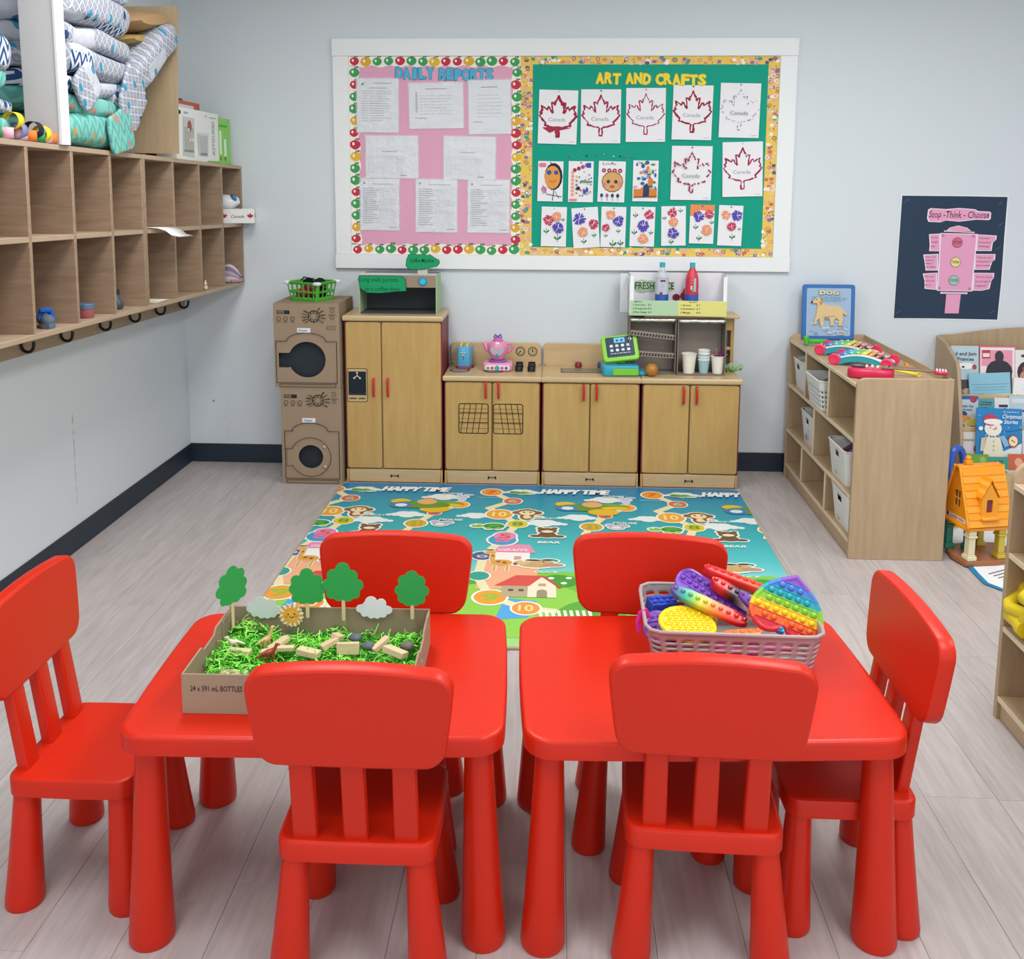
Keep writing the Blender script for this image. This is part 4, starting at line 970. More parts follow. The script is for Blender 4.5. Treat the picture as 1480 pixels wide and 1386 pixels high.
BEAR = [(0, -.8, .75, .6, '6f5236'), (-.6, .65, .25, .25, '6f5236'), (.6, .65, .25, .25, '6f5236'), (0, .1, .8, .65, '7a5b3c'), (-.9, -1.1, .5, .25, '6f5236'), (.9, -1.1, .5, .25, '6f5236'), (0, -.1, .5, .28, 'efe0c0'), (-.3, .3, .1, .1, '1c1410'), (.3, .3, .1, .1, '1c1410')]
TURTLE = [(-1.2, .1, .5, .35, '7cc23c'), (.1, .1, .85, .6, '2f8f3c'), (-.3, -.4, .25, .2, '9ac84c'), (.5, -.4, .25, .2, '9ac84c'), (.1, .15, .5, .35, '3fa848'), (-1.35, .3, .12, .12, 'f4f4ee')]
DOG = [(0, -.1, 1.1, .5, 'c9a670'), (-.9, .15, .5, .35, 'd9b985'), (.4, .1, .7, .5, 'c9a670'), (-.2, .55, .5, .12, '2a2420'), (.7, .6, .4, .1, '2a2420'), (-1.3, -.1, .15, .2, 'b04a3a'), (-.8, .3, .1, .1, 'f4f4ee')]
CROC = [(0, 0, .9, .4, '4faa34'), (.7, -.25, .7, .22, '5cb53c'), (-.7, .05, .4, .35, '3f9a2c'), (0, .4, .2, .2, 'f4f4ee'), (.9, -.4, .5, .1, 'e8f0d8')]
GIR = [(-.5, 1.4, .38, .24, 'e0a850'), (-.3, .6, .18, .8, 'e0a850'), (.3, -.2, .7, .45, 'dfa04a'), (-.1, -1.1, .1, .6, 'e0a850'), (.7, -1.1, .1, .6, 'e0a850'), (.1, -.1, .14, .12, '8a5424'), (.5, -.25, .14, .12, '8a5424'), (-.3, .8, .08, .1, '8a5424'), (-.55, 1.75, .3, .07, '5a3a1c')]
RAB = [(0, -1, .45, .5, 'c3d6ea'), (0, 0, .8, .6, 'cfdff0'), (-.5, .8, .25, .6, 'b9cfe6'), (.7, .8, .55, .25, 'b9cfe6'), (-.25, .05, .08, .1, '2a3040'), (.3, .05, .08, .1, '2a3040'), (.05, -.2, .1, .07, 'e08a9a')]
DUCK = [(0, .5, .75, .35, '2f8a7c'), (0, .3, .5, .3, 'b8d8c0'), (.3, -.4, .9, .35, 'b98f78'), (-.5, .2, .1, .1, '1c1c1c')]
for k in (-1, 0, 1, 2):
    dx = k*PER
    def g(u, v): x, y = G(u, v); return x+dx, y
    def text(s, u, v, h, w=None, c=WH): x, y = g(u, v); a.text(s, x, y-h/2, h, c, .03, .2, w, layer=12)
    x0, y0 = g(555, 704); x1, _ = g(650, 704)
    for ox in (-.003, 0, .003): a.text('HAPPY TIME', (x0+x1)/2+ox, 4.650, .062, 'f4f8fa', .04, .2, w=x1-x0, layer=26)
    # winding path
    pth = [(711, 712), (741, 725), (707, 735), (722, 743), (748, 758), (726, 780), (699, 804), (690, 834), (708, 864), (760, 880), (800, 884)]
    a.line([g(*p) for p in pth], .038, PATHC, 6); a.line([g(p[0], p[1]) for p in [(664, 730), (628, 742), (601, 757), (585, 768)]], .034, PATHC, 6)
    cloud(*g(755, 712), .055, 4); cloud(*g(688, 746), .05, 4); cloud(*g(785, 757), .06, 4); cloud(*g(589, 744), .055, 4); cloud(*g(642, 719), .06, 4)
    badge(*g(711, 712), .052, OR, 7, '7'); badge(*g(741, 725), .044, 'e06a3a', 7, '6', '8fd0c8'); badge(*g(722, 744), .062, 'f0a83a', 7, '10', 'f7e3a0'); badge(*g(748, 758), .047, 'dcc832', 7, '8', '5a9a34')
    badge(*g(726, 781), .062, '3aa0c8', 7, '8', 'e070a8'); badge(*g(697, 804), .045, '3a5f9a', 7, 'o', 'f0c0a0'); badge(*g(692, 833), .042, '2f9f8c', 7); badge(*g(708, 864), .062, 'f0a030', 7, '9', '8fc23c'); badge(*g(760, 880), .052, 'f0963a', 7, '10', 'f8dca0')
    badge(*g(664, 730), .046, 'f0b03a', 7, '4', 'e8622c'); badge(*g(628, 742), .032, 'e06a3a', 7, '3', '3a6fb0'); badge(*g(601, 757), .050, 'd9a63a', 7, '21', '7fae34'); badge(*g(470, 770), .05, 'e08ac0', 7, '5')
    sticker(CROC, *g(752, 713), .05, 10, .1); sticker(MONKEY, *g(762, 742), .062, 10); sticker(TURTLE, *g(712, 762), .058, 10); sticker(BEAR, *g(791, 769), .055, 10); sticker(RAB, *g(669, 719), .040, 10, .1)
    sticker(DOG, *g(775, 816), .066, 10); sticker(DUCK, *g(1110-222*1.45+6, 815), .05, 10)
    # little house with pink roof, giraffe beside it
    x, y = g(740, 803); a.rect(x-.075, y-.09, x+.075, y+.03, 'f4f0ea', 5); a.poly([(x-.10, y+.03), (x+.10, y+.03), (x+.07, y+.12), (x-.06, y+.12)], 'ee8fb4', 6); a.rect(x+.01, y-.05, x+.04, y-.01, 'c9a28c', 6)
    x, y = g(722, 836); a.poly([(x-.09, y-.1), (x+.13, y-.1), (x+.16, y+.12), (x-.06, y+.22)], 'f2b08a', 4)
    sticker(GIR, *g(718, 812), .066, 10, .05)
    # aeroplane
    x, y = g(601, 730)
    for (ax_, ay_, rx, ry, c) in [(-.08, .045, .05, .035, 'e8c42c'), (.02, -.0, .15, .05, '5f9434'), (-.07, -.01, .055, .04, '3f7fc0'), (-.07, -.01, .03, .022, 'e8f0f4'), (.05, .045, .05, .04, 'e8b070'), (.055, .075, .02, .03, 'e8845a'), (.14, .03, .08, .03, '7aa83a'), (.16, .0, .07, .02, 'e8c42c'), (.1, -.06, .075, .045, 'e8b82c'), (.13, -.03, .025, .02, 'e0603a')]:
        a.circ(x+ax_, y+ay_, rx, c, ry, 10+int(rx*100) % 2, 14)
    sticker([(0, 0, .8, .6, 'b9b4c2'), (-.6, .5, .4, .4, 'b9b4c2'), (.8, .4, .5, .35, 'b9b4c2'), (0, -.1, .5, .35, 'e8e2ea')], *g(636, 758), .045, 10)
    text('MOUSE', 651, 752, .022, .11); text('MONKEY', 783, 750, .018, .15, 'cfe8e2'); text('BEAR', 793, 785, .022, .1); text('GIRAFFE', 741, 796, .022, .13); text('DUCK', 790, 828, .018, .1, 'dff0e4'); text('CROCODILE', 706, 720, .01, .12, 'a8d8da'); text('RABBIT', 655, 714, .016, .11, 'dbe9ee')
    # hills and red roofed house
    x, y = g(760, 838)
    for hx, hy, r, c in ((-.46, -.03, .2, '6fbf3c'), (-.2, -.12, .26, '4fa83a'), (.12, -.08, .30, '7ec840'), (.36, -.03, .22, '5cb03a'), (-.02, -.26, .42, '8fd04c'), (.42, -.3, .3, '5aaa38')): a.circ(x+hx, y+hy, r, c, r*.55, 3, 22)
    a.circ(x+.13, y-.01, .075, '3f9a34', .06, 7, 16)
    for hx, hy in ((.10, .015), (.15, -.03), (.17, .02)): a.circ(x+hx, y+hy, .013, WH, .011, 8, 9)
    x, y = g(763, 848)
    a.rect(x-.10, y-.10, x+.02, y+.01, 'b9a888', 9); a.poly([(x+.0, y-.10), (x+.11, y-.10), (x+.11, y), (x+.055, y+.09), (x, y+.0)], 'f0e6cc', 10); a.poly([(x-.13, y), (x+.005, y), (x+.06, y+.1), (x-.05, y+.1)], 'd9504a', 11); a.line([(x+.055, y+.095), (x+.125, y-.01)], .012, 'c8453f', 11)
    a.rect(x+.035, y-.1, x+.075, y-.05, '9a9078', 11); a.circ(x+.055, y-.05, .02, '9a9078', None, 11, 10); a.rect(x+.04, y+.0, x+.07, y+.025, 'c8a068', 11); a.rect(x-.075, y-.05, x-.055, y-.03, '5a5040', 10); a.rect(x-.035, y-.05, x-.015, y-.03, '5a5040', 10)
    x, y = g(741, 872); a.poly([(x-.06, y-.14), (x+.06, y-.12), (x+.09, y+.02), (x-.03, y+.04)], '4fa8e0', 5)
    for hx, hy, c in ((.15, -.28, '2f7a3a'), (-.3, -.25, '3f9a44'), (.3, -.2, 'efe6c4')): a.circ(x+hx, y+hy, .07, c, .05, 6, 14)
    for i in range(9): a.line([g(780+i*9, 884), g(784+i*9, 900)], .012, 'f6f2de', 8)
a.build('printed_top', GLOSSP, rug)

# ================================================================== PLAY KITCHEN
YK = 4.82        # plane of the cabinet doors
RK = M  # alias kept short
LOGO = [(-.022, .004), (-.022, -.010), (-.017, -.010), (-.017, -.004), (.017, -.004), (.017, -.010), (.022, -.010), (.022, .004), (.018, .008), (.012, .004), (-.012, .004), (-.018, .008)]
def cabinet(name, label, cat, x0, x1, ztop_, split, zd0=.078, counter=.028, handles=((0,), (0,)), zh=None, yb=D-.008, group=None):
    t = thing(name, label, cat, (0, 0, 0), 0, group)
    q = M(); q.box(x0+.012, YK+.019, .0, x1-.012, yb, ztop_-counter-.001, bev=.002); q.build('carcass', BIRCH, t)
    for xx, s_ in ((x0+.004, 1), (x1-.012, -1)):
        q = M(); q.box(xx, YK+.006, .0, xx+.0075, yb, ztop_-counter-.001, bev=.002); q.build('side_edge', mat('maroon_edge', '7c2a30', .5), t, label='dark red side edge')
    q = M(); P = [(x0-.002, YK-.012), (x1+.002, YK-.012), (x1+.002, yb), (x0-.002, yb)]
    slab(q, P, ztop_-counter, ztop_, .008); q.build('counter_top', MAPLEX, t)
    q = M(); q.box(x0+.016, YK+.003, .004, x1-.016, YK+.018, zd0-.006, bev=.003); q.build('kick_board', MAPLEX, t)
    for xx in (x0+.004, x1-.016):
        q = M(); q.box(xx, YK+.001, 0, xx+.0115, YK+.02, zd0-.006, bev=.002); q.build('foot_post', MAPLE, t)
    a_ = Art(frame(((x0+x1)/2, YK+.0025, .038), (1, 0, 0), (0, 0, 1))); a_.poly(LOGO, '17181a'); a_.rect(-.013, -.002, .013, .003, '8a7c60'); a_.build('black_emblem', None, t)
    xs = [x0+.010, split, x1-.010]
    for i in range(2):
        a0, a1 = xs[i]+(.003 if i else 0), xs[i+1]-(.0 if i else .003)
        q = M(); P = rrect(a1-a0, ztop_-counter-.006-zd0, .012, 4, 0, (a0+a1)/2, (ztop_-counter-.006+zd0)/2)
        slab(q, P, 0, .018, .004, None, frame((0, YK+.018, 0), (1, 0, 0), (0, 0, 1))); d = q.build('door', MAPLE, t)
        hx = a1-.030 if i == 0 else a0+.030
        if i == 0 and name == 'toy_fridge': hx = a1-.038
        if zh:
            q = M('c9242c'); z1, z0_ = zh; q.tube([(hx, YK+.002, z1), (hx, YK-.016, z1-.004), (hx, YK-.022, z1-.016), (hx, YK-.022, z0_+.016), (hx, YK-.016, z0_+.004), (hx, YK+.002, z0_)], .0062, 8); q.build('handle', PLAS, d, label='red plastic handle')
    return t
fr_ = cabinet('toy_fridge', 'tall light wood play fridge with black water dispenser, below the coffee machine', 'play fridge', -1.078, -.566, .885, -.883, zh=(.556, .466), group='light wood play kitchen cabinets')
a = Art(frame((-1.010, YK-.001, .526), (1, 0, 0), (0, 0, 1)), .0004)
q = M(); q.plate(rrect(.107, .178, .012, 4), (), .003, frame((-1.010, YK-.0005, .520), (1, 0, 0), (0, 0, 1)), '26231f'); q.build('dispenser_rim', PLAS, fr_)
a = Art(frame((-1.010, YK-.001, .520), (1, 0, 0), (0, 0, 1)), .0005); a.poly(rrect(.100, .171, .010, 4), 'c9ad7c'); a.poly(rrect(.092, .125, .004, 3, 0, 0, .010), '1c2630'); a.line([(0, .065), (0, .048)], .004, 'd8d0c0'); a.line([(-.014, .040), (0, .05), (.014, .040)], .004, 'd8d0c0'); a.circ(-.015, .038, .005, 'd8d0c0'); a.circ(.015, .038, .005, 'd8d0c0'); a.circ(0, .066, .005, 'd8d0c0')
a.line([(-.046, -.036), (-.03, -.046), (.03, -.046), (.046, -.036)], .003, '5a5240'); a.line([(-.04, -.068), (-.005, -.068)], .005, '3a3428'); a.line([(.008, -.068), (.04, -.068)], .005, '3a3428'); a.build('dispenser_print', None, fr_)
def backsplash(t, x0, x1):
    q = M(); P = rrect(x1-x0, .125, .022, 4, 0, (x0+x1)/2, .5765+.0625); slab(q, P, 0, .016, .003, None, frame((0, D-.012, 0), (1, 0, 0), (0, 0, 1))); q.build('backsplash', MAPLEX, t)
st = cabinet('toy_stove', 'light wood play stove with two oven rack windows printed on its doors', 'play stove', -.564, -.060, .578, -.312, zh=(.547, .463), group='light wood play kitchen cabinets')
backsplash(st, -.556, -.066)
for cx_ in (-.408, -.229):
    sg = 1 if cx_ < -.3 else -1
    a = Art(frame((cx_, YK-.0005, .353), (1, 0, 0), (0, 0, 1)), .0002); W2, H2 = .076, .078
    a.line(rrect(.152, .156, .012, 3), .0045, '1d1a16', None, True)
    for i in range(1, 5): a.line([(-W2+i*W2*2/5, H2), (-W2+i*W2*2/5-sg*.022 if abs(-W2+i*W2*2/5-sg*.022) < W2 else -sg*W2, -H2)], .0032, '1d1a16')
    for i in range(1, 6): a.line([(-W2, -H2+i*.026), (W2, -H2+i*.026)], .0016, '5a4a30')
    for i in (2, 4): a.line([(-W2, -H2+i*.026+.006), (W2, -H2+i*.026+.006)], .0028, '1d1a16')
    a.build('oven_window_print', None, st)
for cx_, cy_ in ((-.492, 4.955), (-.310, 4.955), (-.475, 5.055)):
    q = M('6f6f6c'); q.lathe([(.052, 0), (.052, .0016)], '1d1d1d', 26, Matrix.Translation((cx_, cy_, .578))); q.lathe([(.044, .0016), (.043, .0024)], '93928c', 26, Matrix.Translation((cx_, cy_, .578))); q.build('burner', PLAS, st)
for cx_ in (-.178, -.112):
    a = Art(frame((cx_, D-.0285, .655), (1, 0, 0), (0, 0, 1)), .0003); a.ring(0, 0, .0235, .004, '3a2c1a', None, 20)
    for k in range(12): an = 2*PI*k/12; a.line([(.014*math.cos(an), .014*math.sin(an)), (.019*math.cos(an), .019*math.sin(an))], .0022, '3a2c1a', 3)
    a.line([(0, 0), (-.009 if cx_ < -.15 else 0, -.012 if cx_ < -.15 else .014)], .004, '2a2016'); a.circ(0, 0, .004, '2a2016'); a.build('dial_print', None, st)
    for cy_ in (4.955, 5.045):
        q = M('202227'); q.lathe([(.021, 0), (.021, .020), (.019, .026), (.0, .027)][:3], '202227', 16, Matrix.Translation((cx_-.002, cy_, .578))); q.box(cx_-.020, cy_-.003, .604, cx_+.016, cy_+.003, .612, bev=.001); q.build('burner_knob', PLAS, st)
sk = cabinet('toy_sink', 'light wood play sink with red and blue tap knobs, left of the cash register base', 'play sink', -.058, .449, .578, .1905, zh=(.541, .460), group='light wood play kitchen cabinets')
backsplash(sk, -.052, .443)
q = M(); q.box(.040, 4.93, .5785, .330, 5.045, .5795, c='5a534b'); q.box(.050, 4.937, .5796, .320, 5.038, .5802, c='857c70'); q.build('sink_basin', PLAS, sk, label='brown grey basin')
for cx_, c, n in ((.135, '8c2f38', 'red'), (.255, '2f5f8c', 'blue')):
    q = M(c); q.lathe([(.016, 0), (.019, .004), (.018, .022), (.014, .030)], c, 16, Matrix.Translation((cx_, 5.075, .578))); q.build('tap_knob', PLAS, sk, label=n+' tap knob')
cp = cabinet('toy_cupboard', 'light wood play cupboard with a small rear hutch, under the juice display', 'play cupboard', .452, .958, .578, .698, zh=(.533, .449), group='light wood play kitchen cabinets')
q = M(); q.box(.47, 4.955, .868, .962, D-.012, .884, bev=.004); q.build('hutch_shelf', MAPLEX, cp)
for xx in (.475, .935): q = M(); q.box(xx, 5.05, .578, xx+.018, D-.012, .868, bev=.002); q.build('hutch_post', MAPLE, cp)
q = M(); q.box(.89, 5.0, .80, .935, 5.015, .868, bev=.002); q.build('hutch_bracket', MAPLE, cp)
q = M(); q.box(.493, 5.04, .69, .934, D-.014, .704, bev=.002); q.build('hutch_shelf', MAPLEX, cp)

# ================================================================== CARDBOARD LAUNDRY MACHINES
INKB = '2b241c'
def machine(name, lab, x0, x1, z0, z1, kind):
    t = thing(name, lab, 'cardboard machine', (x0, 4.78, z0), 0, 'cardboard box laundry machines'); w, h, dp = x1-x0, z1-z0, .335
    Rr = w*.285 if kind == 'dryer' else w*.205; cx_, cz_ = (w*.50, h*.335) if kind == 'dryer' else (w*.48, h*.285)
    hole = circ(cx_, cz_, Rr, Rr*.97, 30)
    if kind == 'dryer':
        hole = [p for p in hole if not (p[0] < cx_-Rr*.93)]
        i = max(range(len(hole)), key=lambda j: abs(hole[j][1]-hole[j-1][1])+abs(hole[j][0]-hole[j-1][0])); hole = hole[i:]+hole[:i]
        hole = hole+[(cx_-Rr*.97, cz_-.042), (.022, cz_-.042), (.022, cz_+.034), (cx_-Rr*.97, cz_+.034)] if hole[0][1] > cz_ else hole+[(cx_-Rr*.97, cz_+.034), (.022, cz_+.034), (.022, cz_-.042), (cx_-Rr*.97, cz_-.042)]
    q = M(); q.plate([(0, 0), (w, 0), (w, h), (0, h)], [hole], .005, frame((0, 0, 0), (1, 0, 0), (0, 0, 1))); q.build('front_panel', CARD, t, smooth=False)
    q = M(); q.box(0, .0052, 0, .004, dp, h); q.build('side_panel', CARD, t); q = M(); q.box(w-.004, .0052, 0, w, dp, h); q.build('side_panel', CARD, t)
    q = M(); q.box(.0045, dp-.004, 0, w-.0045, dp, h); q.build('rear_panel', CARD, t); q = M(); q.box(.0045, .0052, 0, w-.0045, dp-.0045, .004); q.build('base_panel', CARD, t)
    q = M(); q.box(.0045, .0052, h-.004, w-.0045, dp/2-.002, h); q.build('top_flap', CARD, t); q = M(); q.box(.0045, dp/2+.002, h-.0035, w-.0045, dp-.0045, h-.0005); q.build('top_flap', CARD, t)
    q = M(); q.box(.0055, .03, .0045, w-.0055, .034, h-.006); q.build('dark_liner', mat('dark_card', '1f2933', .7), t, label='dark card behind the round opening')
    a = Art(frame((0, -.0006, 0), (1, 0, 0), (0, 0, 1)), .0002); L = .0032
    a.rect(.018, h-.055, .085, h-.036, INKB); a.rect(.022, h-.052, .056, h-.039, '8f7a62'); a.rect(.058, h-.052, .082, h-.039, '1f2c40')
    a.line([(.026, h-.046), (.052, h-.046)], .003, INKB)
    for i in range(3): a.ring(.028+i*.036, h-.078, .0105, .0022, INKB); a.circ(.028+i*.036, h-.078, .0015, INKB); a.scribble(.016+i*.036, h-.095, .026, .002, 1, INKB, .0024)
    kx, kz = w*.62, h-.065; a.ring(kx, kz, .029, .004, INKB, None, 22); a.ring(kx, kz, .017, .002, INKB)
    for k in range(8): an = 2*PI*k/8; a.circ(kx+.023*math.cos(an), kz+.023*math.sin(an), .0032, INKB, n=7)
    for an in (35, 58, 10, -12, -38, 145, 165, 185, 205, 222): c_, s_ = math.cos(R_(an)), math.sin(R_(an)); a.line([(kx+.036*c_, kz+.034*s_), (kx+.062*c_, kz+.052*s_)], .0042, INKB, None, False, .6)
    a.scribble(w-.050, h-.020, .035, .002, 1, INKB, .003); a.ring(w-.034, h-.036, .009, .0018, INKB); a.scribble(w-.052, h-.056, .04, .002, 1, INKB, .003); a.ring(w-.034, h-.070, .009, .002, INKB)
    if kind == 'dryer': a.line([(w-.06, h-.13), (w-.02, h-.13), (w-.02, h-.115), (w-.06, h-.115)], .002, INKB, None, True)
    zt = h*.555; zu = zt+.044; x_a, x_b = w*.035 if kind == 'dryer' else w*.06, w*.96
    a.line([(x_a, h*.06), (x_a, zt), (w*.20, zt)]+[(cx_-w*.30*math.cos(PI*k/14), zt+(zu-zt)*math.sin(PI*k/14)) for k in range(15)]+[(w*.82, zt), (x_b, zt), (x_b, h*.06), (x_a, h*.06)], L, INKB)
    a.line([(w*.08, h*.012), (w*.94, h*.012), (w*.94, h*.045), (w*.08, h*.045)], .0025, INKB, None, True)
    if kind == 'washer':
        R2 = w*.34; a.line([(cx_+R2*math.cos(an), cz_+R2*.97*math.sin(an)) for an in [R_(155-310*k/26) for k in range(27)]], .0028, INKB)
        for zz_ in (cz_+.14*w, cz_-.15*w): a.line([(w*.06, zz_+.0), (w*.18, zz_)], .0028, INKB)
        a.line([(w*.085, cz_-.14*w), (w*.085, cz_+.14*w)], .002, INKB)
    a.build('pen_drawing', None, t)
    a = Art(frame((0, -.0018, 0), (1, 0, 0), (0, 0, 1)), .0003); lx = w*.46; lz = zu+.012
    a.base([(lx-.034, lz-.011), (lx+.034, lz-.012), (lx+.035, lz+.012), (lx-.034, lz+.012)], 'e3e6ea', .0006); a.text('Dryer' if kind == 'dryer' else 'Washer', lx-.004, lz-.006, .012, '33353c', .01, .15, w=.045); a.build('name_tag', None, t, label='white paper tag')
    if kind == 'washer':
        for an in (38, -36): q = M('c9b6b0'); q.ell((cx_+w*.29*math.cos(R_(an)), -.003, cz_+w*.28*math.sin(R_(an))), (.008, .005, .008), None, 10, 6); q.build('tape_dot', PLAS, t)
    return t
machine('cardboard_dryer', 'brown cardboard play dryer with big round dark opening, on top of the washer', -1.428, -1.090, .512, .948, 'dryer')
machine('cardboard_washer', 'brown cardboard play washing machine with small round dark opening, standing on the floor', -1.402, -1.088, .0005, .511, 'washer')

# ================================================================== BASKET MAKER
def basket(name, m_, parent, w, d, h, r, taper, rows, hole, n=96, th=.003, rimr=.004, label=None, base=True, label_=None):
    """tapered open basket on a grid; hole(i, n, k, rows) leaves a cell out"""
    P = rrect(w, d, r, 6); L = [0]
    for i in range(len(P)): L.append(L[-1]+math.dist(P[i], P[(i+1) % len(P)]))
    def pos(s):
        s = (s % 1)*L[-1]
        for i in range(len(P)):
            if s <= L[i+1]+1e-9:
                f = (s-L[i])/max(L[i+1]-L[i], 1e-9); p0, p1 = P[i], P[(i+1) % len(P)]; return (p0[0]+(p1[0]-p0[0])*f, p0[1]+(p1[1]-p0[1])*f)
        return P[0]
    q = M(); zs = [h*k/rows for k in range(rows+1)]; V = []
    for z in zs:
        s = 1-taper*(1-z/h); V.append([q.bm.verts.new((pos(i/n)[0]*s, pos(i/n)[1]*s, z)) for i in range(n)])
    for k in range(rows):
        for i in range(n):
            x, y = pos((i+.5)/n)
            if hole(i, n, k, x, y): continue
            q.bm.faces.new((V[k][i], V[k][(i+1) % n], V[k+1][(i+1) % n], V[k+1][i]))
    if base: q.bm.faces.new(V[0][::-1])
    for v in [v for v in q.bm.verts if not v.link_faces]: q.bm.verts.remove(v)
    o = q.build(name, m_, parent, label=label, solid=th, ang=50)
    q = M(); q.tube([(x*1.01, y*1.01, h) for x, y in [pos(i/48) for i in range(48)]], rimr, 8, closed=True); q.build('rim', m_, parent, label=label_)
    return o

# green laundry basket on the dryer
GB = mat('green_basket_plastic', '4fae3c', .35)
t = thing('toy_laundry_basket', 'small green plastic laundry basket with white corners on the cardboard dryer', 'basket', (-1.262, 4.925, .9485), R_(-24))
basket('basket_body', GB, t, .20, .17, .098, .012, .16, 9, lambda i, n, k, x, y: (2 <= k <= 7 and k not in (4,) and i % 4 != 0 and not (abs(x) > .088 and abs(y) > .072)), 80, .003, .004)
for sx in (-1, 1):
    for sy in (-1, 1): q = M(); q.box(sx*.098-.018, sy*.083-.014, .088, sx*.098+.018, sy*.083+.014, .104, bev=.004); q.build('corner_cap', WHITE, t, label='white corner cap')
random.seed(3)
t2 = thing('doll_clothes', 'crumpled pink, red and black doll clothes filling the green laundry basket', 'clothes', (-1.262, 4.925, .9485), R_(-24))
for i, (x, y, z, c) in enumerate([(-.04, -.03, .035, 'c2334c'), (.03, -.03, .035, '7a1f30'), (-.05, .02, .04, 'b84a62'), (.04, .03, .04, '2a2228'), (-.01, 0, .06, '8a2a3c'), (-.03, .01, .088, '17171c'), (.035, .02, .088, '1d2a24')]):
    q = M(c); q.ell((x, y, z), (.034, .028, .026), None, 10, 7)
    for v in q.bm.verts: v.co += Vector((random.uniform(-.004, .004), random.uniform(-.004, .004), random.uniform(-.004, .004)))
    q.build('cloth_wad', FABRIC, t2)
q = M('141418'); q.tube([(-.07, .0, .10), (-.05, .0, .118), (-.02, .01, .108), (.01, .0, .112)], .004, 6, closed=False); q.build('hanger_wire', PLAS, t2)

# ================================================================== COFFEE MACHINE BOX
t = thing('cardboard_coffee_machine', 'open grey cardboard box play coffee machine on top of the play fridge', 'cardboard machine', (-1.006, 4.885, .8855))
w, h, dp = .402, .200, .19
for nm, bx, mm in (('side_panel', (0, 0, 0, .004, dp, h), 'pale_green_card'), ('side_panel', (w-.004, 0, 0, w, dp, h), 'pale_green_card'), ('back_panel', (.0045, dp-.004, 0, w-.0045, dp, h), 'dark_grey_card'), ('floor_panel', (.0045, 0, 0, w-.0045, dp-.0045, .004), 'dark_grey_card'), ('top_panel', (.0045, 0, h-.004, w-.0045, dp-.0045, h), 'dark_grey_card'), ('front_fascia', (.0045, -.004, h-.062, w-.0045, 0, h), 'brown_card')):
    q = M(); q.box(*bx); q.build(nm, mat(mm, {'pale_green_card': 'a9c69a', 'dark_grey_card': '464b4e', 'brown_card': '9a8674'}[mm], .8), t)
q = M('cfd6d6'); q.box(.0, -.006, h+.0003, w-.003, dp*.6, h+.002); q.build('clear_tape', mat('clear_tape', 'cdd3d4', .25), t)
q = M('22b8d4'); q.lathe([(.0215, 0), (.0215, .006)], '1a8fb0', 20, Matrix.Translation((w*.835-.003, -.0045, h-.03)) @ Matrix.Rotation(PI/2, 4, 'X')); q.lathe([(.016, .006), (.015, .011)], '25bfe0', 18, Matrix.Translation((w*.835-.003, -.0045, h-.03)) @ Matrix.Rotation(PI/2, 4, 'X')); q.build('blue_button', PLAS, t, label='bright blue round button')
q = M('c9c2b8'); q.box(w*.76, -.004, h+.0025, w*.76+.05, .02, h+.06); q.build('sign_holder', CARDV, t)
SG = '189a63'
P = [at(u, v, Y=4.875) for u, v in [(586+.0*x, 0) for x in []]]
def signp(pts, Y, ox, oy, s): return [((p := at(ox+x*s, oy+y*s, Y=Y)).x, p.z) for x, y in pts]
sp_ = signp([(850, 240), (860, 150), (890, 75), (940, 65), (1050, 75), (1110, 65), (1150, 85), (1200, 75), (1250, 110), (1330, 155), (1340, 200), (1300, 250), (1200, 270), (1100, 290), (960, 295), (890, 290)][::-1], 4.875, 500, 360, .10135)
a = Art(frame((1.006, -.010, -.8855), (1, 0, 0), (0, 0, 1)), .0003); a.base(sp_, '12603f', .001); cx_ = sum(p[0] for p in sp_)/len(sp_); cz_ = sum(p[1] for p in sp_)/len(sp_)
a.poly([(cx_+(x-cx_)*.96, cz_+(z-cz_)*.93) for x, z in sp_], SG); a.text('Coffee Machine', cx_-.003, cz_-.008, .020, '143a2c', .008, .2, w=.125, jit=.06); a.build('name_sign', None, t, label='green cloud-shaped sign reading Coffee Machine')
sp_ = signp([(170, 430), (180, 385), (300, 378), (790, 385), (850, 430), (862, 600), (700, 610), (480, 630), (300, 625), (200, 560)][::-1], 4.868, 500, 360, .10135)
a = Art(frame((1.006, -.014, -.8855), (1, 0, 0), (0, 0, 1)), .0003); a.base(sp_, '12603f', .001); cx_ = sum(p[0] for p in sp_)/len(sp_); cz_ = sum(p[1] for p in sp_)/len(sp_)
a.poly([(cx_+(x-cx_)*.97, cz_+(z-cz_)*.95) for x, z in sp_], SG); a.text('Long walk parents', cx_-.006, cz_+.014, .022, '0c5a3c', .008, .1, w=.20); a.text('to a coffee time', cx_+.01, cz_-.034, .022, '0c5a3c', .008, .1, w=.18); a.build('slogan_sign', None, t, label='green hand-lettered card hanging over the front')

# ================================================================== COUNTER TOYS
ZC = .5785
